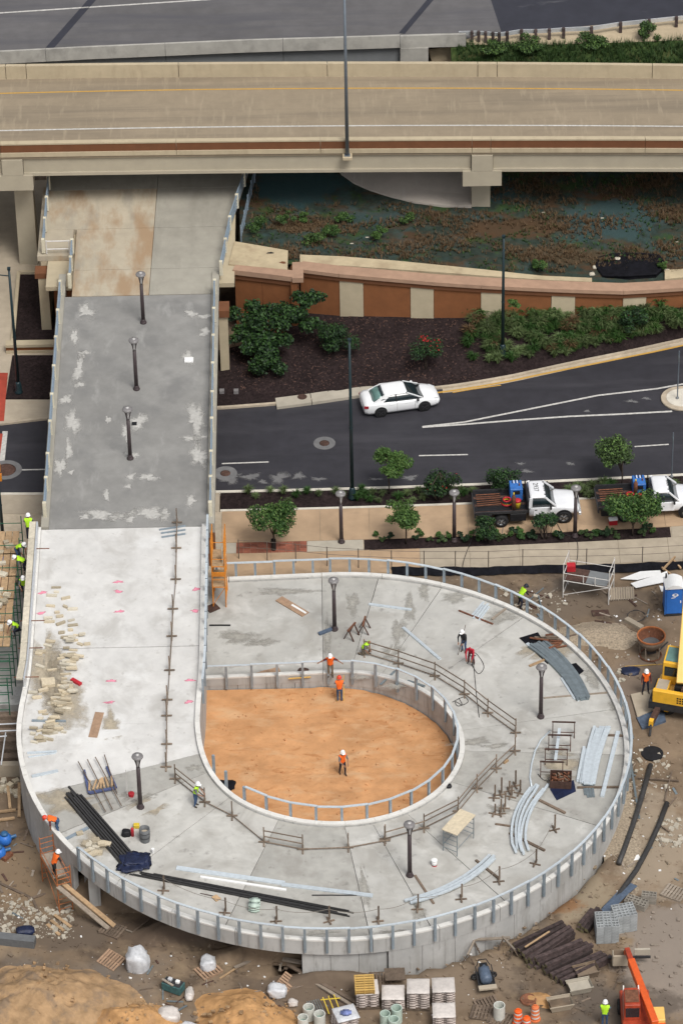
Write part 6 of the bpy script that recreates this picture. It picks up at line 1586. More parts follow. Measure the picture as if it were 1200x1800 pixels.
# rubble: uncountable chips, kept as one
def chips(name, polys, n, smin, smax, m, seed, label, z=0.0):
    r_ = random.Random(seed); b = MB(); c = None
    for (x0, y0, x1, y1), k in polys:
        for _ in range(int(n*k)):
            p = G(r_.uniform(x0, x1), r_.uniform(y0, y1), z); s_ = smin+(smax-smin)*r_.random()**3; c = c or p
            a = r_.uniform(0, 3.14); Mz = Euler((r_.uniform(-.4,.4), r_.uniform(-.4,.4), a)).to_matrix(); b.box(p+V((0,0,s_*.2)), (s_*r_.uniform(.7,1.8), s_, s_*.5), Mz)
    return tag(b.build(name, m, None, False, True, loc=tuple(c)), kind='stuff')
chips('rubble', [((0,1595,130,1650),1),((0,1575,60,1600),.15),((1150,1440,1200,1490),.35),((880,1035,1000,1080),.2),((1080,1150,1110,1200),.08),((1110,1320,1180,1400),.22)], 300, .04, .24, M['walk_pale'], 3, 'r')
chips('litter', [((0,1500,240,1800),.35),((240,1650,900,1800),1),((880,1030,1200,1180),.6),((1060,1300,1200,1620),.7)], 120, .03, .11, M['white_board'], 4, 'l')
chips('clods', [((0,1400,300,1800),1),((240,1650,900,1800),1.2),((880,1020,1200,1240),1),((1000,1300,1200,1800),1.6),((860,1600,1100,1800),1)], 330, .05, .2, M['dirt'], 5, 'c')
chips('wood_scrap', [((240,1655,640,1790),.6),((900,1025,1180,1120),.5),((1010,1560,1120,1640),.4),((0,1420,110,1620),.4)], 110, .05, .14, M['lumber_old'], 6, 'w')

r4 = random.Random(21)
SCR = [('scrap stick on the muddy ground between the ramp and the fence', (905,1030,1170,1110), 22, 'g'), ('scrap stick on the dirt below the ramp wall', (250,1690,620,1790), 26, 'g'), ('scrap stick on the dirt at the right of the ramp', (1090,1340,1195,1560), 16, 'g'), ('scrap stick on the dirt left of the orange stair', (0,1420,80,1620), 18, 'g'), ('scrap stick on the mud around the timber stacks', (870,1620,1190,1790), 18, 'g')]
for l, (x0, y0, x1, y1), n, wh in SCR:
    for i in range(n):
        p = at(r4.uniform(x0, x1), r4.uniform(y0, y1), wh, .03); a = r4.uniform(0, 3.14); L = r4.uniform(.25, 1.0)/2; d = V((math.cos(a)*L, math.sin(a)*L, r4.uniform(0,.04)))
        solo('scrap_stick', l, 'scrap', MB().bar(p-d, p+d, r4.uniform(.05,.14), .04), M[r4.choice(['lumber_old','lumber_grey','lumber_mid','rust_dark','galv_dark'])], p, 'scrap: '+l)

b = MB(); r_ = random.Random(77)
for _ in range(420):
    a = r_.uniform(0, 6.28); rr = RI*.97*math.sqrt(r_.random()) if r_.random() < .6 else RI*r_.uniform(.88,.97); x, y = CX+rr*math.cos(a), CY+rr*math.sin(a); s_ = .03+.09*r_.random()**3
    b.box(V((x, y, -.29)), (s_*1.4, s_, s_*.8), Euler((r_.uniform(-.5,.5), r_.uniform(-.5,.5), a)).to_matrix())
tag(b.build('sand_clods', M['orange_dirt']), kind='stuff')
b = MB()
for px, py, rx, ry, h in [(68,1772,4.6,3.6,1.5),(236,1800,2.4,1.7,1.0),(432,1800,3.0,2.1,1.15)]:
    c = G(px, py)
    for _ in range(150):
        a = r_.uniform(0, 6.28); t_ = math.sqrt(r_.random()); x, y = rx*t_*math.cos(a), ry*t_*math.sin(a); s_ = .03+.14*r_.random()**3; z = h*(math.cos(min(1,t_)*math.pi)*.5+.5)**.85
        b.box(c+V((x, y, z+.02)), (s_*1.4, s_, s_*.9), Euler((r_.uniform(-.5,.5), r_.uniform(-.5,.5), a)).to_matrix())
tag(b.build('heap_clods', M['sand2']), kind='stuff')

# ================================================================== ON THE DECK
r5 = random.Random(11)
# loose stone blocks along the left of the new deck
cl = [(102,1045,4),(98,1072,5),(80,1090,2),(104,1100,3),(126,1092,2),(131,1128,12),(90,1141,5),(122,1163,20),(85,1175,2),(116,1215,14),(106,1238,22),(80,1255,5),(97,1279,14),(66,1300,9),(92,1302,3),(70,1225,3),(110,1192,3)]
k = 0
for cx_, cy_, n in cl:
    for i in range(n):
        x, y = cx_+r5.gauss(0, 9), cy_+r5.gauss(0, 8); x = max(58, x)
        p = D(x, y, True); s_ = (r5.uniform(.28,.62), r5.uniform(.10,.22), r5.uniform(.08,.17)); lay = .16*(i % 3 == 2 and n > 6)
        o = put('stone_block', STM[k % 9], None, p+V((0,0,s_[2]*.45+lay)), r5.gauss(0, .2)); o.scale = (s_[0], s_[1], s_[2])
        tag(o, 'pale limestone block in the loose scatter along the left of the new deck', 'stone', 'limestone blocks on the new deck'); k += 1
for i in range(14):
    x, y = 165+r5.gauss(0, 12), 1488+r5.gauss(0, 9); p = D(x, y, False); s_ = (r5.uniform(.3,.55), r5.uniform(.18,.34), r5.uniform(.12,.22))
    o = put('stone_block', STM[i % 9], None, p+V((0,0,s_[2]*.45+.14*(i % 3 == 2))), r5.uniform(-.6,.6)); o.scale = s_
    tag(o, 'pale limestone block in the heap beside the black pipe bundle', 'stone', 'limestone blocks by the black pipes')
big = put('flat_stone', STM[4], None, D(85, 1203, True)+V((0,0,.12)), .1); big.scale = (.75,.62,.24); tag(big, 'large round edged flat stone among the limestone blocks', 'stone')
plank('spirit_level', 'short red box lying right of the limestone blocks', 'tool', (126,1196), (142,1205), .22, .14, 'red', 'b')
plank('plywood_sheet', 'brown plywood strip lying right of the limestone blocks', 'plywood', (175,1253), (163,1297), .5, .03, 'plywood', 'b')
P_ = [('long grey channel below the limestone blocks', (56,1268),(116,1269),.12,.08,'galv_post','b'),
      ('white rail piece at the left kerb where the deck starts to curve', (48,1325),(100,1322),.14,.07,'galv','b'),
      ('second white rail piece under the first at the left kerb', (50,1332),(98,1325),.08,.06,'galv','b'),
      ('pale rail piece lying across the slab joint at the left kerb', (56,1366),(102,1356),.2,.06,'galv','d'),
      ('uppermost of three grey bars at the start of the new deck', (280,932),(326,925),.10,.06,'galv_post','b'),
      ('middle of three grey bars at the start of the new deck', (283,938),(326,932),.10,.06,'galv_post','b'),
      ('lowest of three grey bars at the start of the new deck', (284,945),(326,939),.10,.06,'galv_post','b'),
      ('long pale rail lying above the black pipes, left piece', (310,1527),(500,1554),.30,.07,'galv','d'),
      ('long pale rail lying above the black pipes, right piece', (495,1556),(655,1576),.26,.07,'galv','d'),
      ('white channel lying just above the black pipe bundle', (352,1543),(503,1566),.14,.08,'white_board','d'),
      ('thin dark bar lying right of the white channel', (548,1575),(632,1575),.05,.05,'steel_dark','d'),
      ('straight pale rail on the upper slab near the lamp', (648,1063),(723,1073),.17,.08,'galv','d'),
      ('pale rail leaning across the upper wooden guard rail', (708,1104),(773,1160),.18,.08,'galv','d'),
      ('black bar on the upper slab near the orange scaffold', (368,1100),(405,1100),.08,.06,'black','d'),
      ('dark blue post lying at the foot of the upper lamp', (560,1116),(592,1104),.22,.12,'blue_grey','d'),
      ('brown lumber lying under the short rail bundle', (806,1074),(866,1098),.10,.06,'rust','d'),
      ('grey lumber lying right of the short rail bundle', (864,1090),(895,1066),.12,.08,'lumber_grey','d'),
      ('long thin batten across the deck below the large rail pile', (955,1228),(1072,1218),.09,.06,'lumber_grey','d'),
      ('short brown board left of the large rail pile foot', (930,1172),(958,1160),.16,.06,'lumber','d'),
      ('pale rail beside the large dark rail pile, near piece', (926,1132),(978,1172),.2,.07,'galv','d'),
      ('sleeper under the curved tubes, upper', (935,1402),(993,1431),.14,.10,'lumber_old','d'),
      ('sleeper under the curved tubes, lower', (895,1466),(957,1497),.14,.10,'lumber_old','d'),
      ('sleeper left of the curved tubes', (870,1450),(906,1455),.10,.08,'lumber_old','d'),
      ('sleeper under the stacked rails, upper', (1045,1293),(1104,1295),.12,.09,'lumber_old','d'),
      ('sleeper under the stacked rails, lower', (1014,1386),(1090,1385),.12,.09,'lumber_old','d'),
      ('sleeper under the curved rail bundle, right', (836,1514),(876,1546),.13,.10,'lumber_old','d'),
      ('sleeper under the curved rail bundle, left', (729,1540),(762,1590),.13,.06,'lumber_old','d'),
      ('yellow handled tool on the inner kerb at the top', (507,1194),(546,1191),.08,.05,'lumber_yel','d'),
      ('grey bar on the deck beside the stacked stones', (112,1478),(155,1456),.2,.05,'galv_post','d'),
      ('single straight rail standing right of the stacked rails', (1086,1288),(1058,1402),.22,.12,'galv','d'),
      ('short grey rail piece across the dark trestles', (983,1282),(976,1337),.16,.08,'galv',2.1),
      ('tan block right of the lower wooden guard rail', (885,1343),(892,1338),.14,.12,'lumber','d'),
      ('grey stick on the deck between the inner rail and guard rail', (700,1175),(668,1205),.12,.06,'galv_dark','d'),
      ('grey channel lying near the inner rail at the top right', (658,1190),(688,1196),.14,.08,'galv_dark','d'),
      ('second grey channel lying near the inner rail at the top right', (716,1198),(746,1208),.14,.08,'galv_dark','d')]
for l, a, b_, w_, h, m, wh in P_: plank('steel_bar' if m.startswith(('galv','black','steel','white','blue')) else 'lumber', l, 'bar' if m.startswith(('galv','black','steel','white','blue')) else 'lumber', a, b_, w_, h, m, wh)
t = empty('brown_door', D(513,1066,False), 0, 'brown board with a pale strip lying on the upper slab', 'board')
a, b_ = D(490,1053,False), D(537,1081,False); MB().bar(a+V((0,0,.03)), b_+V((0,0,.03)), .55, .05).build('board', M['plywood'], t, world=True); MB().bar(a.lerp(b_,.42)+V((.1,0,.07)), a.lerp(b_,.95)+V((.1,0,.07)), .14, .02).build('strip', M['white_board'], t, world=True)
bundle('pipe_bundle', 'wide bundle of black pipes beside the navy tarpaulin', 'pipes', ((113,1404),(140,1396)), ((216,1528),(242,1512)), 6, .10, .10, 'black_pipe', 'd', 'pipe', 2, .9)
bundle('pipe_bundle', 'long narrow bundle of black pipes along the lower ramp', 'pipes', ((253,1535),(256,1545)), ((596,1600),(600,1614)), 5, .065, .065, 'black_pipe', 'd', 'pipe', 2, 1.0)
bundle('rail_bundle', 'large dark galvanized rail pile on the upper right slab', 'rails', ((926,1138),(958,1128)), ((1012,1232),(1036,1228)), 7, .15, .08, 'galv_dark', 'd', 'rail', 2, .15, -.35)
bundle('rail_bundle', 'two short pale rails left of the large dark rail pile', 'rails', ((985,1196),(992,1190)), ((1009,1232),(1017,1230)), 2, .12, .07, 'galv', 'd')
bundle('rail_bundle', 'short bundle of pale rails near the upper right kerb', 'rails', ((825,1084),(846,1090)), ((846,1060),(862,1066)), 4, .13, .06, 'galv', 'd')
bundle('rail_bundle', 'curved bundle of pale rails between the lower stanchions', 'rails', ((712,1584),(724,1592)), ((862,1503),(872,1514)), 3, .15, .09, 'galv', 'd', 'rail', 1, .15, .5, lift=.1)
bundle('tube_bundle', 'five bowed pale tubes fanned on the right of the ramp', 'tubes', ((902,1498),(926,1503)), ((930,1384),(968,1388)), 5, .13, .10, 'galv', 'd', 'tube', 1, .25, -.5, jitter=.12, lift=.11)
bundle('rail_bundle', 'wide stack of pale rails near the right kerb', 'rails', ((1042,1283),(1073,1283)), ((1022,1380),(1046,1382)), 6, .15, .07, 'galv', 'd', 'rail', 2, .18, .1, lift=.09)
bundle('rail_bundle', 'narrow stack of pale rails left of the wide stack', 'rails', ((1024,1318),(1032,1318)), ((1012,1377),(1023,1377)), 2, .15, .08, 'galv', 'd', 'rail', 2)
bundle('rail_bundle', 'short dark rail pieces below the wide stack', 'rails', ((1024,1382),(1042,1378)), ((1026,1400),(1046,1404)), 4, .13, .06, 'galv_dark', 'd')
pts = [D(x, y, False)+V((0,0,.06)) for x, y in [(966,1287),(950,1303),(940,1322),(934,1345),(931,1368),(934,1385)]]
solo('bent_tube', 'single bowed pale tube left of the dark trestles', 'tube', MB().path(pts, .055, 8), M['galv'], pts[2], smooth=True)
# wooden guard rails
def guard(label, px, where='d', hs=(.12,.55,1.0), m='lumber_mid', skip=()):
    P = [at(x, y, where) for x, y in px]; t = empty('guard_rail', P[len(P)//2], 0, label, 'guard rail')
    for i, p in enumerate(P):
        MB().box(p+V((0,0,.55)), (.07,.045,1.1)).build('upright', M[m], t, world=True)
        MB().box(p+V((0,0,.03)), (.09,.7,.06)).build('foot', M[m], t, world=True); MB().box(p+V((0,0,.085)), (.6,.09,.05)).build('foot', M[m], t, world=True)
        MB().bar(p+V((0,.3,.1)), p+V((0,.03,.6)), .07, .04).build('brace', M[m], t, world=True)
    for i, (a, b_) in enumerate(zip(P, P[1:])):
        for h in hs:
            if (i, h) in skip: continue
            MB().bar(a+V((.02,-.05,h)), b_+V((.02,-.05,h)), .035, .065).build('rail', M[m], t, world=True)
guard('wooden guard rail running down the right part of the new deck', [(311,920),(310,965),(309,1020),(304,1072),(302,1120),(298,1180),(294,1232),(293,1260),(293,1310),(292,1350)], 'b', (.12,.5,), skip=((2,.5),(5,.5)))
guard('wooden guard rail crossing the upper right of the loop', [(640,1150),(700,1168),(764,1190),(816,1222),(857,1255),(906,1290)], 'd')
guard('wooden guard rail curving round the lower right of the sand floor', [(905,1322),(872,1353),(838,1388),(805,1428),(745,1458),(677,1477)], 'd', (.15,.6,.95), skip=((0,.95),(4,.95)))
guard('wooden guard rail curving round the lower left of the sand floor', [(308,1371),(360,1412),(408,1436),(464,1482),(532,1495),(612,1492),(676,1480)], 'd', (.12,.5,.9), skip=((1,.5),(1,.9),(2,.5),(2,.9),(4,.5),(4,.9),(5,.9),(5,.5)))
# stanchions and their line
sp_ = [(287,1567),(395,1606),(485,1621),(578,1621),(664,1621),(733,1600),(810,1582),(876,1551),(940,1520),(974,1460)]
sl_ = ['leftmost of the rope stanchions by the navy tarpaulin','rope stanchion above the lower railing below the broom','rope stanchion right of the green sack stack','rope stanchion at the right end of the black pipe bundle','rope stanchion left of the lowest slab joint','rope stanchion at the left end of the curved rail bundle','rope stanchion below the curved rail bundle','rope stanchion at the right end of the curved rail bundle','rope stanchion below the five bowed tubes','rope stanchion right of the five bowed tubes']
for (x, y), l in zip(sp_, sl_): stand_base(l, x, y, 'd', .95)
P = [D(x, y, False)+V((0,0,.9)) for x, y in sp_]; pts = []
for a, b_ in zip(P, P[1:]):
    for k in range(8): u = k/8; pts.append(a.lerp(b_, u)-V((0,0,.25*4*u*(1-u))))
solo('warning_rope', 'thin slack rope strung between the lower stanchions', 'rope', MB().path(pts, .015, 5), M['rope'], P[4])
for k, (x, y) in enumerate([(880,1398),(905,1383),(894,1392),(868,1404),(886,1422),(897,1402),(879,1432),(912,1396),(868,1432)]):
    stand_base('spare timber stanchion in the cluster right of the lower guard rail', x, y, 'd', r5.uniform(.6,1.2))['group'] = 'spare stanchions in a cluster'
# trestles
for k, (x, y) in enumerate([(990,1292),(983,1315),(977,1340),(969,1362)]):
    t = empty('trestle', D(x, y, False), R(-4), ['dark steel trestle furthest up the ramp right of the lamp', 'second dark steel trestle from the top right of the lamp', 'third dark steel trestle from the top', 'dark steel trestle nearest the scrap basket'][k], 'trestle')
    for s_ in (-.6,.6):
        MB().bar((s_,.0,.9),(s_,-.3,0),.05,.05).build('leg', M['rust_dark'], t); MB().bar((s_,.0,.9),(s_,.3,0),.05,.05).build('leg', M['rust_dark'], t)
    MB().box((0,0,.92),(1.3,.07,.07)).build('beam', M['rust_dark'], t); MB().box((0,-.2,.35),(1.2,.04,.04)).build('stretcher', M['rust_dark'], t)
p = D(985,1378,False); t = empty('scrap_basket', p, R(-5), 'dark wire basket full of rusty fittings by the trestles', 'basket')
MB().box((0,0,.05),(1.15,.95,.04)).build('floor', M['black'], t)
for s_ in (-1, 1): MB().box((s_*.57,0,.3),(.04,.95,.5)).build('side', M['rust_dark'], t); MB().box((0,s_*.47,.3),(1.15,.04,.5)).build('side', M['rust_dark'], t)
for i in range(60): MB().box((r5.uniform(-.5,.5),r5.uniform(-.4,.4),r5.uniform(.25,.55)),(r5.uniform(.08,.3),.07,.07),r5.uniform(0,3)).build('fitting', M['rust'] if i % 3 else M['lumber_old'], t)
pl = [D(x, y, False) for x, y in [(966,1388),(1008,1372),(1012,1392),(978,1408)]]; c = sum(pl, V((0,0,0)))/4
solo('black_sheet', 'black sheet lying under the basket of rusty fittings', 'sheet', MB().add([q+V((0,0,.015)) for q in pl]+[q+V((0,0,.03)) for q in pl], [(0,1,2,3),(7,6,5,4),(0,4,5,1),(1,5,6,2),(2,6,7,3),(3,7,4,0)]), M['tarp_blue'], c)
pl = [D(x, y, False) for x, y in [(912,1122),(945,1112),(975,1160),(962,1168)]]; c = sum(pl, V((0,0,0)))/4
solo('black_sheet', 'black sheet lying under the large dark rail pile', 'sheet', MB().add([q+V((0,0,.012)) for q in pl]+[q+V((0,0,.028)) for q in pl], [(0,1,2,3),(7,6,5,4),(0,4,5,1),(1,5,6,2),(2,6,7,3),(3,7,4,0)]), M['black_sheet'], c)
pl = [D(x, y, False) for x, y in [(1004,1168),(1012,1166),(1026,1180),(1016,1188)]]; c = sum(pl, V((0,0,0)))/4
solo('black_sheet', 'small black sheet right of the large dark rail pile', 'sheet', MB().add([q+V((0,0,.012)) for q in pl]+[q+V((0,0,.028)) for q in pl], [(0,1,2,3),(7,6,5,4),(0,4,5,1),(1,5,6,2),(2,6,7,3),(3,7,4,0)]), M['black_sheet'], c)
t = empty('lumber_heap', D(972,1128,False), 0, 'heap of short brown lumber ends above the large rail pile', 'lumber')
for i in range(16):
    a = r5.uniform(-.3,.5); c = V((r5.gauss(0,.45), r5.gauss(0,.4), .06+.05*(i//5))); d = V((math.cos(a), math.sin(a), 0))*r5.uniform(.35,.6); MB().bar(c-d, c+d, .10, .06).build('stick', M['rust'] if i % 2 else M['lumber_old'], t)
for k, (x, y, rz, l) in enumerate([(618,1120,R(60),'left wooden sawhorse on the upper slab below the lamp'),(640,1110,R(80),'right wooden sawhorse on the upper slab below the lamp')]): sawhorse(l, x, y, rz, .9, .75, 'd', 'rust_dark', 'rust')
# plywood topped bench scaffold
a, b_ = D(803,1506,False), D(832,1476,False); rz = math.atan2(b_.y-a.y, b_.x-a.x)
t = empty('bench_scaffold', a, rz, 'grey bench scaffold with plywood top on the lower ramp', 'scaffold'); L = (b_-a).length
for x in (0, L):
    for y in (0, .85): MB().tube((x,y,0),(x,y,1.55),.025,n=6).build('leg', M['galv_dark'], t)
    for z in (.3,.65,1.0,1.3): MB().tube((x,0,z),(x,.85,z),.018,n=6).build('rung', M['galv_dark'], t)
for y in (0,.85):
    for z in (.5, 1.5): MB().tube((0,y,z),(L,y,z),.02,n=6).build('beam', M['galv_dark'], t)
MB().box((L/2,.42,1.58),(L+.2,.95,.05)).build('top', M['stone'], t)
# small deck things
t = empty('bucket', D(763,1522,False), 0, 'white bucket with red bottom near the bench scaffold', 'bucket'); MB().lathe([(.13,0),(.16,.36)], 14).build('body', M['white_board'], t, smooth=True); MB().lathe([(.165,.34),(.17,.4),(.1,.43)], 14).build('lid', M['white_board'], t); MB().lathe([(.14,.0),(.145,.08)], 14, cap=False).build('band', M['red'], t)
t = empty('waste_drum', D(255,1478,False), 0, 'grey waste drum standing right of the black pipe bundle', 'drum'); MB().lathe([(.26,0),(.28,.4),(.29,.85),(.25,.85),(.24,.3)], 18, cap=False).build('shell', M['grey_can'], t, smooth=True); MB().lathe([(.001,.55),(.25,.55)], 16, cap=False).build('contents', M['walk_grey'], t)
for z in (.3,.6): MB().lathe([(.295,z),(.295,z+.04)], 18, cap=False).build('hoop', M['steel_dark'], t)
lump('tarpaulin', 'crumpled navy tarpaulin at the end of the black pipes', 'tarpaulin', D(238,1518,False)+V((0,0,.1)), (.78,.78,.24), M['tarp_blue'], 2.0, rough=.7, sub=4)
lump('tool_bag', 'black tool bag beside the grey waste drum', 'bag', D(222,1468,False)+V((0,0,.06)), (.3,.25,.3), M['black'], 5)
tag(MB().lathe([(.09,0),(.09,.5),(.05,.58)], 12).build('gas_bottle', M['red'], None, loc=tuple(D(233,1470,False)), smooth=True), 'small red bottle between tool bag and waste drum', 'bottle')
tag(MB().box((0,0,.12),(.32,.26,.24)).build('yellow_case', M['yellow'], None, loc=tuple(D(240,1455,False)), bevel=.03), 'yellow case behind the red bottle', 'case')
tag(MB().lathe([(.07,0),(.09,.3),(.08,.3)], 10).build('paper_cup', M['white_board'], None, loc=tuple(D(269,1500,False))), 'small white tin right of the navy tarpaulin', 'tin')
tag(MB().lathe([(.13,0),(.17,.22),(.15,.24),(.001,.24)], 14, cap=False).build('red_bucket', M['red'], None, loc=tuple(D(231,1400,False)), smooth=True), 'red bucket left of the lamp by the blue frame', 'bucket')
solo('survey_rod', 'thin pale rod standing by the red bucket', 'rod', MB().tube(D(224,1400,False), D(224,1400,False)+V((0,0,1.9)), .02, n=6), M['tape_white'], D(224,1400,False))
t = empty('sack_stack', D(448,1598,False), R(-6), 'small stack of pale green wrapped sacks on the lower ramp', 'sacks')
for i in range(3):
    for j in range(2): put('sack', bag_mesh(M['pipe_green']) if i == 0 and j == 0 else t.children[0].data, t, (-.02, -.18+.36*j, .1+.16*i))
t = empty('broom', D(372,1576,False), 0, 'wooden broom lying between the ropes on the lower ramp', 'broom'); a, b_ = D(352,1572,False), D(376,1577,False)
MB().tube(a+V((0,0,.05)), b_+V((0,0,.05)), .02, n=6).build('handle', M['rust_dark'], t, world=True); MB().bar(b_+V((0,0,.05)), D(384,1584,False)+V((0,0,.05)), .32, .07).build('head', M['lumber'], t, world=True)
# blue frame with rods
t = empty('rod_rack', D(178,1388,False), 0, 'blue steel frame with long rods left of the lamp', 'frame')
C4 = [D(x, y, False)+V((0,0,.15)) for x, y in [(148,1358),(157,1398),(204,1389),(188,1352)]]
for a, b_ in zip(C4, C4[1:]): MB().bar(a, b_, .14, .10).build('frame_bar', M['blue_frame'], t, world=True)
for (a, b_) in [((138,1346),(186,1432)),((154,1342),(198,1428)),((168,1338),(214,1422)),((184,1334),(206,1400))]: MB().tube(D(*a, False)+V((0,0,.28)), D(*b_, False)+V((0,0,.2)), .03, n=6).build('rod', M['lumber_old'], t, world=True)
for i in range(7): MB().bar(C4[1].lerp(C4[2], i/7)+V((0,.1,.1)), C4[1].lerp(C4[2], i/7)+V((.2*math.sin(i),.9,.12)), .10, .05).build('stick', M['lumber'], t, world=True)
def hose(label, px, where, m='hose_black', r_=.02):
    pts = [at(x, y, where, r_+.004) for x, y in px]; sm = []
    for i in range(len(pts)-1):
        p0, p1, p2, p3 = pts[max(i-1,0)], pts[i], pts[i+1], pts[min(i+2,len(pts)-1)]
        for k in range(6):
            u = k/6; sm.append(.5*((2*p1)+(p2-p0)*u+(2*p0-5*p1+4*p2-p3)*u*u+(3*p1-p0-3*p2+p3)*u**3))
    sm.append(pts[-1]); return solo('hose', label, 'hose', MB().path(sm, r_, 5), M[m], pts[0])
hose('dark hose looping from the breaker of the worker in red', [(828,1168),(840,1185),(850,1175),(845,1160),(832,1150),(835,1200),(838,1230),(842,1262)], 'd')
hose('small coil of hose on the slab below the guard rail', [(795,1235),(815,1226),(822,1235),(805,1242),(800,1234),(812,1240),(806,1228)], 'd')
hose('dark cable trailing from the dark trestles', [(945,1362),(955,1372),(968,1374),(980,1372)], 'd')
hose('dark hose running over the walk from the numbered truck', [(848,895),(838,925),(826,955),(815,985),(812,1002)], .14)
hose('pale cable dropping over the walk behind the truck', [(893,880),(888,905),(882,940)], .14, 'rope')
hose('dark cable crossing the walk in front of the scaffold', [(978,920),(990,938),(1012,948),(1015,975),(1010,1000)], .14)
# dark piping on the inner rim near the lower left
lump('black_plastic', 'torn black plastic at the sand edge below the lone posts', 'plastic', W(388,1385,-.3)+V((.3,.2,.0)), (.6,.5,.12), M['black_sheet'], 3)
lump('tool_bag', 'dark bag on the inner kerb at the lower right of the sand', 'bag', D(788,1384,False)+V((0,0,.05)), (.2,.18,.16), M['black'], 9)
for k, (x, y) in enumerate([(460,1186),(477,1181)]): plank('lumber', ['brown board on the slab by the inner rail, left one', 'brown board on the slab by the inner rail, right one'][k], 'lumber', (x-18,y+4), (x+14,y-4), .4, .04, 'plywood', 'd')
lump('stone_pile', 'brown rock on the slab behind the inner railing', 'rock', D(533,1182,False)+V((0,0,.05)), (.35,.28,.2), M['rust_dark'], 3)

# ---- orange ladder scaffold between ramp and bridge
p = D(375,1068,False); sc = scaffold('ladder_scaffold', 'orange ladder scaffold standing on the lower ramp beside the bridge', p, R(-2), .75, 1.6, [1.5, 3.0], 'orange_scaf', 12, 'lumber', True, H=4.9)
MB().box((.38,0,2.45),(.8,.06,.28)).build('toe_board', M['orange_scaf'], sc); MB().box((.62,.5,3.5),(.05,.4,.9)).build('panel', M['stone_pale'], sc); MB().box((-.05,-.1,.05),(.7,.6,.08),.6).build('sole_plate', M['rust_dark'], sc)
# ---- green scaffold left of the bridge
X0, X1 = -20.6, -18.75; Y0, Y1 = -20.5, -5.6
gs = empty('tube_scaffold', (X0, -13, 0), 0, 'green tube scaffold with plank decks left of the new bridge deck', 'scaffold')
n = 7
for i in range(n+1):
    y = lerp(Y0, Y1, i/n)
    for x in (X0, X1): MB().tube((x,y,-.1),(x,y,4.4),.03,n=6).build('standard', M['green_scaf'], gs, world=True)
    for z in (.6,1.1,1.6,2.1,2.6,3.2,3.9): MB().tube((X0,y,z),(X1,y,z),.025,n=6).build('rung', M['green_scaf'], gs, world=True)
for z in (1.6, 3.2, 3.8, 4.3):
    MB().tube((X0,Y0,z),(X0,Y1,z),.022,n=6).build('ledger', M['green_scaf'] if z < 4 else M['alum'], gs, world=True)
for i in range(n):
    a, b_ = lerp(Y0, Y1, i/n), lerp(Y0, Y1, (i+1)/n)
    MB().tube((X0,a,.3),(X0,b_,3.0),.02,n=6).build('brace', M['green_scaf'], gs, world=True)
    if i >= 2:
        for k in range(4): MB().box((X0+.25+.42*k,(a+b_)/2,3.26),(.38,b_-a+.1,.05)).build('deck_board', M['lumber'], gs, world=True)
for k in range(34):
    y = r5.uniform(-15, -6.6); x = r5.uniform(X0+.2, X1-.35); s_ = (r5.uniform(.3,.6), r5.uniform(.2,.4), r5.uniform(.12,.25))
    o = put('stone_block', STM[k % 9], None, (x, y, 3.29+s_[2]*.45+.15*(k % 4 == 0)), r5.gauss(0,.4)); o.scale = s_; tag(o, 'pale limestone block on the deck of the green scaffold', 'stone', 'limestone blocks on the green scaffold')
tag(MB().box((0,0,.3),(.7,.9,.6)).build('blue_bin', M['blue_plastic'], None, loc=tuple(W(6,1000,2.6)), bevel=.04), 'blue bin at the left edge beside the green scaffold', 'bin')
solo('mud_platform', 'wooden platform carrying the blue bin at the left edge', 'platform', MB().box(W(2,998,2.4)+V((0,0,.1)), (1.6,5.5,.2)), M['lumber'], W(2,998,2.4))
solo('dark_bin', 'maroon bin at the left edge below the blue bin', 'bin', MB().box(W(2,1035,2.6)+V((0,0,.3)), (.8,1.2,.6)), M['shirt_maroon'], W(2,1035,2.6))
# ---- formwork steps at the left, white rails
fs_ = empty('step_form', W(20,1340,0), 0, 'dark timber step form with white rails left of the bridge', 'formwork')
ya = W(20,1342,.6).y; xa = W(-15,1342,.6).x; xb = W(36,1342,.6).x
for i in range(7): MB().box(((xa+xb)/2, ya+.45*i+.22, .2+.22*i), (xb-xa, .43, .4+.0*i)).build('step', M['lumber_old'], fs_, world=True)
MB().box(((xa+xb)/2+.1, ya-.25, .35), (xb-xa+.3, .4, .9)).build('front_board', M['walk_grey'], fs_, world=True)
for (a, b_, z) in [((-10,1274),(32,1272),2.6),((-10,1286),(30,1284),2.4),((10,1288),(2,1345),1.8),((-10,1296),(12,1294),2.2)]: MB().tube(W(*a, z), W(*b_, z if a[0] < 0 else .9), .04, n=6).build('rail', M['alum'], fs_, world=True)
solo('footing', 'grey concrete footing block left of the bridge above the step form', 'footing', MB().box(W(10,1245,.5)+V((0,0,.3)), (2.6,1.6,1.2)), M['wall_grey'], W(10,1245,.5))
for i in range(16):
    x, y = r5.uniform(-5,42), r5.uniform(1372,1400); p = G(x, y); s_ = (r5.uniform(.25,.5), r5.uniform(.2,.35), r5.uniform(.15,.25)); o = put('stone_block', STM[i % 9], None, p+V((0,0,s_[2]*.4)), r5.uniform(0,3)); o.scale = s_; tag(o, 'pale stone in the heap below the step form at the left', 'stone', 'stones below the step form')
for k, (a, b_) in enumerate([((-5,1432),(28,1428)),((-5,1446),(26,1442)),((34,1380),(34,1440)),((14,1385),(18,1425))]): plank('lumber', ['upper long lumber at the left edge above the blue pumps', 'lower long lumber at the left edge above the blue pumps', 'upright yellowish board left of the ramp wall', 'short board left of the upright board by the ramp wall'][k], 'lumber', a, b_, .16, .1, 'lumber', 'g', .08)
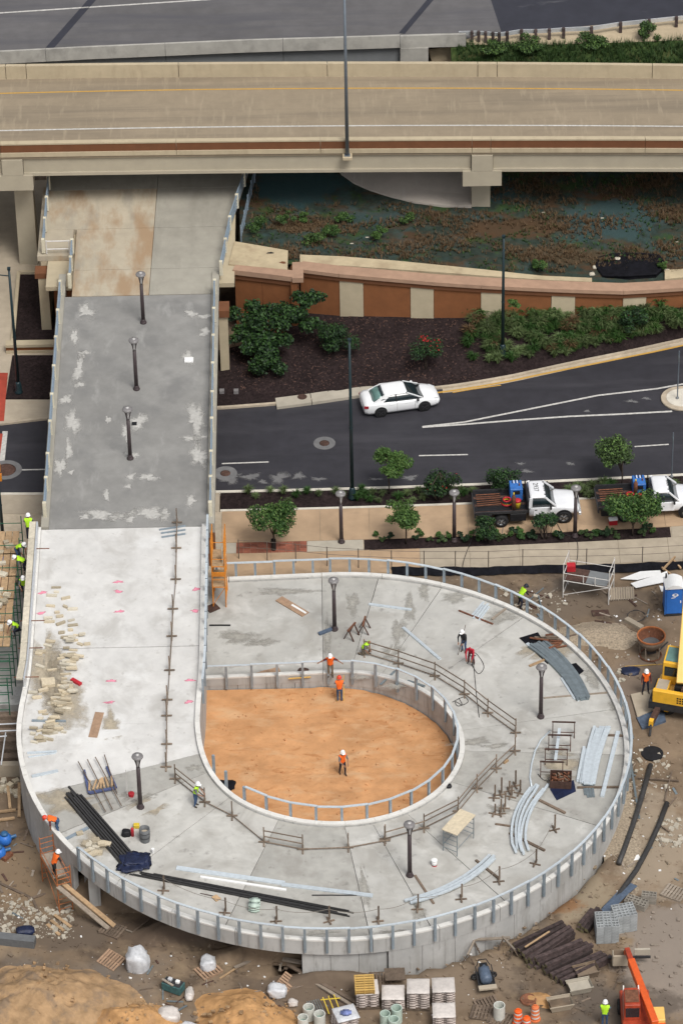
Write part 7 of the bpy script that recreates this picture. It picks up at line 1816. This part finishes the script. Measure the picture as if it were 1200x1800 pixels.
for k, (x, y) in enumerate([(9,1482),(-1,1505)]):
    t = empty('water_pump', G(x, y), .4, ['blue water pump on the dirt at the left edge', 'second blue water pump cut by the left edge'][k], 'pump')
    MB().lathe([(.3,0),(.38,.2),(.36,.45),(.2,.6)], 14).build('housing', M['blue_plastic'], t, smooth=True); MB().lathe([(.2,.6),(.22,.72),(.1,.78)], 12).build('cap', M['blue_machine'], t, smooth=True); MB().tube((.3,0,.3),(.65,0,.3),.1,n=10).build('outlet', M['blue_machine'], t)
plank('skid', 'rusty red skid beside the blue pumps', 'skid', (2,1512), (16,1500), .6, .2, 'rust')
# ---- orange stair scaffold lower left
p = G(105, 1607); sc = scaffold('stair_scaffold', 'orange scaffold stair leaning on the outside of the ramp at the lower left', p, R(112), 2.7, -.75, [1.9], 'orange_old', 9, None, True, H=3.2)
MB().box((1.7,-.38,1.95),(2.0,.7,.06)).build('deck_board', M['lumber_grey'], sc)
a, b_ = W(106,1556,1.95), G(196,1632,.1)
t = empty('gangplank', (a+b_)/2, 0, 'pair of long planks sloping down from the orange scaffold', 'planks')
for s_ in (-.16,.16): MB().bar(a+V((s_,s_*.6,0)), b_+V((s_,s_*.6,.06)), .27, .06).build('plank', M['lumber_grey'] if s_ < 0 else M['lumber'], t, world=True)
plank('steel_bar', 'pale bar lying on the dirt from the gangplank foot', 'bar', (200,1628), (233,1640), .08, .05, 'lumber_grey'); plank('steel_bar', 'dark bar running under the ramp from the gangplank', 'bar', (233,1640), (262,1618), .08, .05, 'lumber_old')
t = empty('ladder', W(600,1232,-.3), 0, 'wooden ladder standing in the sand behind the worker with the red hat', 'ladder'); b0 = W(592,1233,-.3); b1 = W(604,1232,-.3)
for q in (b0, b1): MB().bar(q, q+V((.02,.45,1.5)), .05, .07).build('stile', M['lumber_yel'], t, world=True)
for i in range(5): u = .15+.17*i; MB().tube(b0+V((.02,.45,1.5))*u, b1+V((.02,.45,1.5))*u, .02, n=6).build('rung', M['lumber_yel'], t, world=True)
# black lined basin on the bank
bp = [bankp(x, y) for x, y in [(1052,452),(1075,447),(1105,446),(1135,449),(1158,452),(1168,472),(1152,488),(1105,492),(1060,487),(1048,470)]]; c = sum(bp, V((0,0,0)))/len(bp)
t = empty('silt_basin', c, 0, 'black fabric lined silt basin on the bank above the retaining wall', 'basin')
MB().prism([(q.x-c.x, q.y-c.y) for q in bp], lambda p_: -.3, lambda p_: .12).build('lining', M['black_sheet'], t); n = len(bp)
MB().path([(q.x-c.x, q.y-c.y, .14+.06*math.sin(3*i)) for i, q in enumerate(bp)], .09, 7, True).build('rim', M['black_sheet'], t, smooth=True)
for k, (x, y) in enumerate([(1040,482),(1046,470),(1172,476),(1085,455)]): lump('stone_pile', ['white stone left of the black basin, lower', 'white stone left of the black basin, upper', 'grey stone at the right end of the black basin', 'pale stone at the upper edge of the black basin'][k], 'stone', bankp(x, y), (.22,.18,.15), M['stone_pale'], k, sub=2)
for k, (x, y) in enumerate([(955,373),(645,417),(618,428),(1058,383),(1190,425),(660,413)]): lump('litter', ['white litter on the turf right of the pier', 'white litter by the yellow weed on the turf', 'small white litter on the turf left', 'small white litter under the highway at the right', 'white litter on the turf at the right edge', 'pale rock beside the yellow weed'][k], 'litter', bankp(x, y), (.15,.07,.05), M['walk_pale'], k+3, sub=2)
p = bedp(396, 690)
for k, x in enumerate((390, 415)):
    q = bedp(x, 690); tag(MB().box((0,0,.1),(.3,.3,.22)).build('valve_box', M['lamp_cap'], None, loc=tuple(q)), ['left grey utility box in the mulch by the footbridge', 'right grey utility box in the mulch by the footbridge'][k], 'box')

# ================================================================== PEOPLE
def person(label, base, face, pose='stand', vest='hivis', shirt='shirt_grey', pants='denim', hat='hat_white', arms=None, bend=0.0, seed=0, drop=0.0, hood=False, fore='skin'):
    """one continuous skinned body, facing -Y at zero, clothes and hat as parts"""
    J = {}
    lean = Matrix.Rotation(R(bend), 3, 'X')         # positive leans forward (-Y)
    pel = V((0,0,.95-drop))
    def up(v): return pel+lean@(V(v)-V((0,0,.95)))
    J['pel'] = pel; J['spine'] = up((0,0,1.13)); J['chest'] = up((0,-.01,1.34)); J['neck'] = up((0,0,1.50)); 
    hb = Matrix.Rotation(R(bend*.35), 3, 'X')
    J['head'] = J['neck']+(Matrix.Rotation(R(bend*.7), 3, 'X')@V((0,-.02,.10))); J['crown'] = J['head']+(Matrix.Rotation(R(bend*.7), 3, 'X')@V((0,-.005,.12)))
    arms = arms or {'l': ((.25,-.03,1.17),(.27,-.12,.94)), 'r': ((-.25,-.03,1.17),(-.27,-.12,.94))}
    E = []; rad = {'pel':(.155,.115),'spine':(.15,.11),'chest':(.175,.12),'neck':(.062,.065),'head':(.078,.092),'crown':(.068,.08)}
    for a, b_ in (('pel','spine'),('spine','chest'),('chest','neck'),('neck','head'),('head','crown')): E.append((a, b_))
    for s_, k in ((1,'l'),(-1,'r')):
        el, wr = arms[k]
        J['sh'+k] = up((s_*.185,0,1.42)); J['el'+k] = up(el); J['wr'+k] = up(wr)
        hd_ = (J['wr'+k]-J['el'+k]).normalized(); J['ha'+k] = J['wr'+k]+hd_*.085
        rad['sh'+k] = (.072,.072); rad['el'+k] = (.05,.05); rad['wr'+k] = (.034,.03); rad['ha'+k] = (.042,.022)
        E += [('chest','sh'+k),('sh'+k,'el'+k),('el'+k,'wr'+k),('wr'+k,'ha'+k)]
        fx = {'stand':(.0,.0),'walk':(-.16*s_,.16*s_),'wide':(.0,.0),'kneel':(-.30 if s_ > 0 else -.02, .16 if s_ < 0 else -.12)}[pose]
        sp = .17 if pose == 'wide' else .11
        J['hi'+k] = pel+V((s_*.095,0,-.04)); 
        if pose == 'kneel':
            J['kn'+k] = V((s_*.14,-.36 if s_ > 0 else -.12,.46 if s_ > 0 else .10)); J['an'+k] = V((s_*.14,-.28 if s_ > 0 else .30,.09))
        else:
            kb = min(.2, drop*.9+.03); J['kn'+k] = V((s_*(.10+(sp-.1)*.5), fx[0]*.6-kb, .5-drop*.45)); J['an'+k] = V((s_*sp, fx[0]*.9+.03, .09))
        J['to'+k] = J['an'+k]+V((s_*.02,-.17,-.045))
        rad['hi'+k] = (.105,.10); rad['kn'+k] = (.065,.065); rad['an'+k] = (.045,.05); rad['to'+k] = (.045,.032)
        E += [('pel','hi'+k),('hi'+k,'kn'+k),('kn'+k,'an'+k),('an'+k,'to'+k)]
    names = list(J); idx = {n_: i for i, n_ in enumerate(names)}
    me = bpy.data.meshes.new('sk'); me.from_pydata([tuple(J[n_]) for n_ in names], [(idx[a], idx[b_]) for a, b_ in E], [])
    o = bpy.data.objects.new('sk', me); COL.objects.link(o)
    md = o.modifiers.new('s', 'SKIN'); md.use_smooth_shade = True; sub = o.modifiers.new('u', 'SUBSURF'); sub.levels = 1; sub.render_levels = 1
    for i, n_ in enumerate(names):
        sv = me.skin_vertices[0].data[i]; sv.radius = rad[n_]; sv.use_root = (n_ == 'pel')
    dg = bpy.context.evaluated_depsgraph_get(); dg.update(); bm_ = bpy.data.meshes.new_from_object(o.evaluated_get(dg)); bpy.data.objects.remove(o)
    bm_.name = 'body'; bm_.materials.clear()
    for m in ('skin', shirt, pants, 'boots', 'hair', fore): bm_.materials.append(M[m])
    def segd(p, a, b_):
        d = b_-a; u = max(0, min(1, (p-a).dot(d)/max(1e-9, d.length_squared))); return (p-(a+d*u)).length
    def mi_of(a, b_):
        if 'to' in a[:2] or 'to' in b_[:2]: return 3
        if a[:2] in ('hi','kn') or b_[:2] == 'hi': return 2
        if a in ('neck','head'): return 0
        if a[:2] == 'el': return 5
        if a[:2] == 'wr': return 0
        return 1
    tors = []
    for f in bm_.polygons:
        c = f.center; best = min(E, key=lambda e: segd(c, J[e[0]], J[e[1]])); f.material_index = mi_of(*best)
        if best[0] == 'head' and (c-J['head']).y > .03 and not hood: f.material_index = 4
        if hood and best[0] in ('neck','head'): f.material_index = 1
        if best[0] in ('pel','spine','chest') and best[1] in ('spine','chest','neck','shl','shr') : tors.append(f.index)
    bm_.polygons.foreach_set('use_smooth', [True]*len(bm_.polygons))
    t = empty('person', base, face, label, 'person')
    # fingers and thumbs, nose and ears joined to the body mesh
    b = bmesh.new(); b.from_mesh(bm_)
    ex = MB()
    for s_, k in ((1,'l'),(-1,'r')):
        d = (J['ha'+k]-J['wr'+k]).normalized(); x, y = frame(d); q = J['ha'+k]+d*.01
        for i, ln in enumerate((.075,.085,.08,.062)):
            off = x*(-.03+.02*i); p1 = q+off+d*ln*.5-y*.008; ex.tube(q+off-d*.03, p1, .0095, .009, 5); ex.tube(p1, p1+d*ln*.4-y*.03, .009, .007, 5)
        th0 = J['wr'+k]+d*.03-x*.028; ex.tube(th0, th0+d*.045-x*.035-y*.01, .011, .009, 5); ex.tube(th0+d*.045-x*.035-y*.01, th0+d*.075-x*.038-y*.03, .009, .008, 5)
    hR = Matrix.Rotation(R(bend*.7), 3, 'X')
    if not hood:
        ex.box(J['head']+hR@V((0,-.098,.0)), (.026,.035,.05), hR)
        for s_ in (-1, 1): ex.box(J['head']+hR@V((s_*.082,.0,.01)), (.018,.035,.055), hR)
    em = ex.mesh(M['skin']); b2 = bmesh.new(); b2.from_mesh(em); tmp = bpy.data.meshes.new('t'); b2.to_mesh(tmp); b2.free(); b.from_mesh(tmp)
    b.to_mesh(bm_); b.free()
    put('body', bm_, t)
    if not hood:
        fe = MB()
        for s_ in (-1, 1): fe.box(J['head']+hR@V((s_*.032,-.092,.025)), (.022,.012,.012), hR)
        fe.build('eyes', M['hair'], t)
        MB().box(J['head']+hR@V((0,-.088,-.045)), (.045,.012,.010), hR).build('mouth', M['shirt_maroon'], t)
    if vest:
        vb = bmesh.new(); vb.from_mesh(bm_); vb.faces.ensure_lookup_table(); keep = set(tors)
        bmesh.ops.delete(vb, geom=[f for f in vb.faces if f.index not in keep], context='FACES')
        vb.normal_update()
        for v in vb.verts: v.co += v.normal*.022
        for f in vb.faces:
            c = lean.inverted()@(f.calc_center_median()-pel)+V((0,0,.95)); f.material_index = 1 if (abs(abs(c.x)-.10) < .04 or abs(c.z-1.08) < .04) else 0
        vm = bpy.data.meshes.new('vest'); vb.to_mesh(vm); vb.free(); vm.materials.clear(); vm.materials.append(M[vest]); vm.materials.append(M['reflect']); put('vest', vm, t)
    if hat:
        hm = MB().lathe([(.150,-.005),(.135,.012),(.132,.04),(.12,.10),(.085,.15),(.04,.172),(.001,.176)], 16, J['head']+hR@V((0,-.005,.055)), hR, cap=False)
        h = hm.build('hard_hat', M[hat], t, smooth=True); MB().box(J['head']+hR@V((0,-.155,.060)), (.17,.09,.012), hR).build('brim', M[hat], h)
    return t
def down(v): return v
reach = {'l': ((.32,-.20,1.28),(.42,-.36,1.12)), 'r': ((-.32,-.20,1.28),(-.42,-.36,1.12))}
work = {'l': ((.26,-.16,1.18),(.14,-.40,1.08)), 'r': ((-.26,-.16,1.18),(-.14,-.40,1.08))}
hang = {'l': ((.22,-.30,1.30),(.16,-.55,1.22)), 'r': ((-.22,-.30,1.30),(-.16,-.55,1.22))}
wide = {'l': ((.40,-.02,1.30),(.60,-.10,1.18)), 'r': ((-.40,-.02,1.30),(-.62,-.08,1.20))}
pk = dict
person('worker in orange vest and white hat leaning on the top of the inner railing', D(581,1190,False), R(0), 'stand', 'hivis_orange', 'shirt_maroon', 'khaki', 'hat_white', wide, 10)
person('worker in orange vest and red hat on the sand by the ladder', W(597,1233,-.3), R(180), 'stand', 'hivis_orange', 'shirt_blue', 'denim', 'hat_red', work, 5, fore='shirt_blue')
person('worker in orange vest standing in the middle of the orange sand', W(602,1362,-.3), R(25), 'walk', 'hivis_orange', 'shirt_grey', 'denim_dark', 'hat_white', work, 4)
person('crouching worker in yellow green vest at the end of the upper guard rail', D(638,1150,False), R(60), 'kneel', 'hivis', 'shirt_grey', 'khaki', None, work, 40, drop=.42)
person('worker in black jacket and white hat beside the worker in red', D(815,1146,False), R(-30), 'stand', None, 'shirt_dark', 'denim', 'hat_white', work, 18, fore='shirt_dark')
person('worker in red hooded jacket bending over a breaker', D(828,1166,False), R(-15), 'wide', None, 'shirt_red', 'shirt_maroon', None, hang, 38, drop=.08, hood=True, fore='shirt_red')
person('stooping worker in yellow green vest and dark hat outside the upper railing', G(913,1068), R(115), 'wide', 'hivis', 'shirt_dark', 'denim_dark', 'hat_dark', hang, 35, drop=.06)
person('worker in orange vest on the steel plate by the crane', W(1134,1219,.16), R(10), 'wide', 'hivis_orange', 'shirt_maroon', 'denim_dark', 'hat_white', None, 4, fore='shirt_maroon')
person('worker in yellow green vest at the left end of the lower guard rail', D(344,1418,False), R(70), 'stand', 'hivis', 'shirt_grey', 'denim', 'hat_white', work, 14)
person('bent worker in orange vest working on the left kerb of the ramp', D(103,1462,False), R(-80), 'wide', 'hivis_orange', 'shirt_maroon', 'denim', 'hat_red', hang, 72, drop=.10)
person('worker in orange vest and white hat on the orange stair scaffold', W(96,1541,1.98), R(120), 'stand', 'hivis_orange', 'shirt_dark', 'shirt_dark', 'hat_white', reach, 25)
person('worker in yellow green vest seen from behind by the orange lift', G(1062,1806), R(172), 'stand', 'hivis', 'shirt_blue', 'denim', 'hat_white', work, 4, fore='shirt_blue')
for k, (x, y, f, b_, d_, l) in enumerate([(52,948,180,10,0,'worker furthest up the green scaffold beside the bridge end'),(30,982,60,55,.12,'bending worker in jeans at the outer side of the green scaffold'),(46,1006,-80,60,.12,'bending worker in the middle of the green scaffold by the form'),(43,1040,0,20,.25,'worker with broad green back kneeling on the green scaffold'),(33,1114,-60,45,.25,'lowest worker on the green scaffold stooping by the form')]):
    person(l, W(x, y, 3.29), R(f), 'kneel' if k > 2 else 'stand', 'hivis', 'shirt_grey', 'denim' if k == 1 else 'denim_dark', 'hat_white', hang if b_ > 30 else work, b_, drop=.42 if k > 2 else d_)
# the breaker held by the worker in red
c = D(830,1172,False); t = empty('breaker', c, 0, 'dark pneumatic breaker held by the worker in red', 'tool')
MB().tube((0,0,.0),(.0,.02,.35),.025,.03,8).build('chisel', M['steel_dark'], t); MB().tube((0,.02,.33),(0,.04,.75),.08,.075,10).build('body', M['steel_dark'], t); MB().tube((-.2,.04,.76),(.2,.04,.76),.025,n=8).build('handle', M['black'], t)
solo('shovel', 'long handled tool leaning past the worker in black', 'tool', MB().tube(D(815,1146,False)+V((-.35,-.3,.02)), D(815,1146,False)+V((.1,.1,1.9)), .018, n=6), M['lumber_old'], D(815,1146,False))

# ================================================================== PLANTS
def leaf_cloud(lobes, n, s0, s1, seed, flat=.5):
    """leaf-sized faces spread through lobes (centre, radius3)"""
    r_ = random.Random(seed); vs = []; fs = []
    wts = [l[1][0]*l[1][1]*l[1][2] for l in lobes]
    for _ in range(n):
        c, rd = r_.choices(lobes, wts)[0]
        d = V((r_.gauss(0,1), r_.gauss(0,1), r_.gauss(0,1))).normalized(); k = r_.random()**.45
        if r_.random() < .06: k *= 1.18
        p = V(c)+V((d.x*rd[0]*k, d.y*rd[1]*k, d.z*rd[2]*k)); s_ = r_.uniform(s0, s1)
        nrm = (d*.6+V((r_.gauss(0,.6), r_.gauss(0,.6), r_.gauss(.5,.6)))).normalized(); x, y = frame(nrm, V((0.3,.2,1)))
        a = r_.uniform(0, 6.28); u = (x*math.cos(a)+y*math.sin(a))*s_; v_ = (y*math.cos(a)-x*math.sin(a))*s_*flat
        b = len(vs); vs += [p-u, p-v_+nrm*s_*.12, p+u, p+v_+nrm*s_*.12]; fs.append((b, b+1, b+2, b+3))
    return MB().add(vs, fs)
def lobes_for(c, r3, n, seed, spread=.80):
    r_ = random.Random(seed); out = []
    for i in range(n):
        d = V((r_.gauss(0,1), r_.gauss(0,1), r_.gauss(0,.8))).normalized()*r_.uniform(.25,1)*spread
        k = r_.uniform(.20,.44); out.append((V(c)+V((d.x*r3[0], d.y*r3[1], d.z*r3[2])), (r3[0]*k, r3[1]*k, r3[2]*k*.85)))
    return out
def tree(label, base, h, r, leaf='leaf_mid', n=1500, s=(.07,.13), seed=1, trunk=.045, low=.38, guard_=False, flowers=0, cat='tree', name='tree', nl=11, multi=1):
    t = empty(name, base, 0, label, cat); r_ = random.Random(seed)
    r *= 1.38; n = int(n*2.1); s = (s[0]*.88, s[1]*.88); c = V((r_.uniform(-.1,.1), r_.uniform(-.1,.1), h*(low+(1-low)/2))); r3 = (r, r, h*(1-low)/2*1.2); L = lobes_for(c, r3, nl, seed)
    tk = MB()
    for q in range(multi):
        o_ = V((r_.uniform(-.12,.12), r_.uniform(-.12,.12), 0))*(multi > 1)
        tk.path([o_, o_*2+V((.03,.02,h*low*.6)), c*.55+V((o_.x*4,o_.y*4,h*.2)), c+V((0,0,r3[2]*.4))], [trunk*1.3, trunk, trunk*.7, trunk*.3], 7)
    for cc_, rr_ in L[:9]: tk.path([V((c.x*.5,c.y*.5,h*low*.95)), c.lerp(cc_, .5), cc_], [trunk*.55, trunk*.35, trunk*.15], 5)
    tk.build('trunk', M['bark'], t, smooth=True)
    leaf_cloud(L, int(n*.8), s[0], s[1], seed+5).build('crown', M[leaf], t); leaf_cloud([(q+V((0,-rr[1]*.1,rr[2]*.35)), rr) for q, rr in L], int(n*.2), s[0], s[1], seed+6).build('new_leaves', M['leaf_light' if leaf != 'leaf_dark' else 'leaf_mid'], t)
    if guard_: MB().lathe([(.15,0),(.15,.75),(.13,.75),(.13,0)], 12, cap=False).build('trunk_guard', M['black'], t)
    if flowers:
        f = leaf_cloud([(q[0]+V((0,-q[1][1]*.4,q[1][2]*.5)), tuple(v*.8 for v in q[1])) for q in L[:max(3, flowers//12)]], flowers, .05, .09, seed+9); f.build('flowers', M['flower'], t)
    return t
zb = .09
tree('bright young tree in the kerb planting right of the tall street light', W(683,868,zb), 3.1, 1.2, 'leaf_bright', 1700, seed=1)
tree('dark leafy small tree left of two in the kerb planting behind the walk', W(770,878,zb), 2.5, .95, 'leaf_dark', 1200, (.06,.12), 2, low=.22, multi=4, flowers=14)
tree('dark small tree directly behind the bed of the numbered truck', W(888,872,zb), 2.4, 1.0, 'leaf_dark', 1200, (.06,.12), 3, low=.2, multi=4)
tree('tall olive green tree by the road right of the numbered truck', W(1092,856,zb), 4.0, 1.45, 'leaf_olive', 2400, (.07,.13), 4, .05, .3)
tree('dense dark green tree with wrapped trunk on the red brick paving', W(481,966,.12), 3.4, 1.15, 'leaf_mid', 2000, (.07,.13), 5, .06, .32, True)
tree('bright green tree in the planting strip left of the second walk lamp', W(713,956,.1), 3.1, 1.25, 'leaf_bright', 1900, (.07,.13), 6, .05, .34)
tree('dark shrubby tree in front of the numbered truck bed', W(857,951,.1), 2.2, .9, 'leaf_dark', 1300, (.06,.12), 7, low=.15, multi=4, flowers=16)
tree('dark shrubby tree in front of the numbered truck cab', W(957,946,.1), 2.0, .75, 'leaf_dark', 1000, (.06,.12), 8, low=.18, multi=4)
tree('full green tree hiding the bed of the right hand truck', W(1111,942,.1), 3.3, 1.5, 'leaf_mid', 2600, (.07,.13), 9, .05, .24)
b0 = bedp(468, 640)
t = empty('large_shrub', b0, 0, 'large dark green shrub against the abutment wall beside the footbridge', 'shrub')
L = []
for k, (x, y, dz, r_) in enumerate([(440,560,2.5,1.2),(470,590,1.9,1.3),(520,520,3.4,1.0),(545,500,3.7,.8),(450,615,1.2,1.2),(500,560,2.6,1.1),(430,590,1.8,.9),(530,560,2.4,.8),(480,540,3.1,.9),(552,478,4.1,.45),(470,640,.7,1.0)]):
    p = W(x, y, b0.z+dz); p.y = min(p.y, 16.4); L += lobes_for(p-b0, (r_*1.55,r_*1.1,r_*1.25), 8, 40+k, .7)
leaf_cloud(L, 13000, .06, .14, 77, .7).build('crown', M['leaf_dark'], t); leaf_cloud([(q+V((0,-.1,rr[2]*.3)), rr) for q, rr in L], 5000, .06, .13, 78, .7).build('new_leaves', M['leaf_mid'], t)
MB().path([(0,0,0),(.2,.1,1.2),(.6,.4,2.4)], [.09,.07,.04], 7).build('trunk', M['bark'], t); MB().path([(0,0,0),(-.4,.2,1.0),(-.8,.4,2.0)], [.08,.06,.03], 7).build('trunk', M['bark'], t)
tree('rounded dark bush at the wall corner right of the large shrub', bedp(592, 615), 2.3, 1.15, 'leaf_dark', 1900, (.06,.12), 31, low=.08, multi=3, cat='bush', name='bush')
tree('red flowering crape myrtle in the dark mulch before the wall', bedp(749, 650), 2.6, .95, 'leaf_dark', 900, (.05,.10), 32, .03, .28, flowers=80, cat='shrub', name='flowering_shrub', multi=2)
tree('dark feathery bush rising from the grasses near the black basin', bedp(1118, 585), 2.3, .85, 'leaf_dark', 1100, (.06,.13), 33, low=.12, multi=4, cat='bush', name='bush', flowers=10)
# ornamental grass clumps
def clump_mesh(seed, m, n=95, h=.55, sp=.46, w_=.020):
    r_ = random.Random(seed); b = MB()
    for _ in range(n):
        a = r_.uniform(0, 6.28); d = V((math.cos(a), math.sin(a), 0)); k = r_.uniform(.25,1); hh = h*r_.uniform(.6,1.1); sd_ = V((-d.y, d.x, 0))*w_
        p0 = d*.05*r_.random(); p1 = d*sp*k*.45+V((0,0,hh*.7)); p2 = d*sp*k+V((0,0,hh*(1-.35*k)))
        b.add([p0-sd_, p0+sd_, p1+sd_*.8, p1-sd_*.8, p2], [(0,1,2,3),(3,2,4)])
    return b.mesh(M[m], name='grass_clump')
CL = [clump_mesh(i, m) for i, m in enumerate(['grass_olive','leaf_mid','grass_light','grass_olive','leaf_straw','leaf_bright'])]
CLS = [clump_mesh(20+i, m, 60, .45, .42, .035) for i, m in enumerate(['leaf_bright','leaf_mid','leaf_bright'])]
r6 = random.Random(5); gi = 0
def clumps(pts, meshes, label, group, s0=.8, s1=1.3, name='grass_clump', f=None):
    for x, y in pts:
        p = f(x, y); o = put(name, meshes[r6.randrange(len(meshes))], None, p, r6.uniform(0, 6.28)); k = r6.uniform(s0, s1); o.scale = (k, k, k*r6.uniform(.85,1.15)); tag(o, label, 'plant', group)
pts = []
while len(pts) < 245:
    x = r6.uniform(812, 1215); lo = interp(x, [(812,560),(850,548),(1000,556),(1215,548)]); hi = interp(x, [(812,628),(850,640),(950,635),(1100,600),(1215,572)])
    y = r6.uniform(lo, hi)
    if x < 850 and r6.random() < .5: continue
    pts.append((x, y))
clumps(pts, CL[:4]+CL[:4]+CL, 'ornamental grass clump on the planted bank below the retaining wall', 'grass clumps on the planted bank', 1.1, 1.75, f=bedp)
clumps([(818,549),(846,556),(850,548),(865,545),(908,543),(915,550),(930,548),(948,545),(972,548),(1020,548),(1065,545),(1160,540),(1190,546),(845,566),(1145,548)], CLS, 'bright green perennial at the foot of the retaining wall', 'bright plants along the wall', 1.2, 1.8, 'perennial', bedp)
strip = lambda x, y: W(x, y, .1)
pts = [(436,868),(450,876),(475,866),(498,868),(520,875),(540,868),(507,883),(560,872),(590,868),(600,874),(640,874),(650,882),(665,884),(655,870),(700,878),(715,872),(725,884),(735,868),(745,880),(790,868),(800,880),(815,872),(830,868),(842,878),(860,872),(905,862),(920,870),(1015,860),(1025,868),(1040,858),(1050,872),(1065,862),(1075,855),(1120,866),(1140,856),(1155,862),(1170,850),(1185,858),(635,866),(628,880),(672,872),(810,866),(1000,868),(1035,876),(1060,852)]
clumps(pts, CL[:4], 'grass clump in the narrow kerb planting beside the dark road', 'grass clumps along the kerb', .8, 1.25, f=strip)
pts = [(660,945),(672,950),(685,948),(728,948),(740,945),(755,952),(768,945),(775,952),(790,947),(735,938),(810,945),(820,950),(830,942),(880,948),(895,944),(905,940),(918,948),(930,944),(938,950),(975,944),(985,948),(1025,942),(1035,946),(1048,938),(1060,944),(1075,940),(1085,946),(1130,936),(1140,930),(1128,942),(1145,938),(870,940),(845,948),(1068,934),(915,938)]
def bushlet(seed, m): return leaf_cloud(lobes_for((0,0,.2), (.32,.32,.24), 6, seed), 260, .04, .09, seed).mesh(M[m], name='low_shrub')
BL = [bushlet(60, 'leaf_mid'), bushlet(61, 'leaf_olive'), bushlet(62, 'leaf_bright'), bushlet(63, 'leaf_dark')]
clumps(pts, BL, 'low round shrub in the planting strip along the walk', 'low shrubs along the walk', .8, 1.3, 'low_shrub', lambda x, y: W(x, y, .1))
# weeds on the turf bank
for k, (x, y, h, r_, m) in enumerate([(505,395,.6,.5,'leaf_bank'),(450,405,.7,.7,'leaf_mid'),(545,425,.6,.8,'leaf_bank'),(580,418,.5,.6,'leaf_mid'),(665,422,.6,.5,'leaf_bright'),(608,392,.5,.6,'leaf_mid'),(715,390,.5,.5,'leaf_bank'),(905,540,.4,.4,'leaf_bright'),(945,478,.6,.45,'leaf_mid'),(1165,478,.6,.3,'leaf_bright'),(535,388,.4,.4,'leaf_bright')]):
    tree(['low green weed on the turf below the landing fence','broad weed beside the tan abutment apron','broad weed on the turf above the tan flume, left','weed on the turf above the tan flume, right','yellow flowered weed on the turf in the middle','weed under the highway left of the slope paving','small weed below the slope paving toe','small bright weed at the wall top, centre','green weed on the flume edge right of the street light','bright weed right of the black basin','small bright weed near the landing fence'][k], bankp(x, y), h*1.6, r_, m, 500, (.04,.09), 80+k, .015, .1, cat='weed', name='weed', nl=8)
def tufts(name, n, sampler, ms, h, sp, seed):
    r_ = random.Random(seed); b = MB()
    for _ in range(n):
        p = sampler(r_)
        if p is None: continue
        for _b in range(7):
            a = r_.uniform(0, 6.28); d = V((math.cos(a), math.sin(a), 0)); k = r_.uniform(.3,1); hh = h*r_.uniform(.5,1.2); s_ = V((-d.y, d.x, 0))*.022
            b.add([p-s_, p+s_, p+d*sp*k+V((0,0,hh))], [(0,1,2)])
    return tag(b.build(name, M[ms]), kind='stuff')
def bank_s(x0, y0, x1, y1, th=0.0, sd=0.0):
    def f(r_):
        x, y = r_.uniform(x0, x1), r_.uniform(y0, y1); p = bankp(x, y)
        if hn(p.x*.45+sd, p.y*.8+sd)+r_.gauss(0,.3) < th: return None
        if 15 < 0: return None
        if -5 < p.x < 9 and p.y > bankp(720, 356).y: return None
        return p
    return f
tufts('dry_grass', 12000, bank_s(440,300,1215,480,.15,2.0), 'leaf_straw', .28, .28, 1)
tufts('green_grass', 3000, bank_s(440,300,1215,480,.25,7.0), 'leaf_mid', .22, .2, 2)
def gb_s(r_):
    x = r_.uniform(8.4, 32); t = r_.uniform(0, 1); y1 = interp(x, ge)-interp(x, [(9,.7),(14,1.5),(22,2.4)]); y0 = farb(x)+.6; y = lerp(y0, y1, t); return V((x, y, lerp(6.0, ZF-.06, t)))
tufts('bank_grass', 5200, gb_s, 'leaf_bank', .5, .35, 3)
for k, (x, y) in enumerate([(1140,70),(868,95),(930,88),(1040,80)]):
    p = W(x, y, ZF-.3); tree(['tall weed bush at the guardrail on the far right','dark weed bush where the guardrail begins','weed bush below the guardrail, second from left','weed bush below the guardrail near the middle posts'][k], p, 1.5 if k == 0 else 1.0, .7 if k == 0 else .9, 'leaf_bank', 900, (.06,.12), 120+k, .02, .1, cat='bush', name='bush')
# mulch chips
def mulch_s(r_):
    x = r_.uniform(400, 840); y = r_.uniform(555, 690); return bedp(x, y)
b = MB(); r_ = random.Random(9)
for _ in range(1500):
    p = mulch_s(r_)
    if p.y < kerb_n(p.x)+.3: continue
    s_ = r_.uniform(.03,.09); b.box(p+V((0,0,.01)), (s_*2, s_*.6, .02), Euler((r_.uniform(-.5,.5), r_.uniform(-.5,.5), r_.uniform(0,3.1))).to_matrix())
tag(b.build('mulch_chips', M['rust_dark']), kind='stuff')
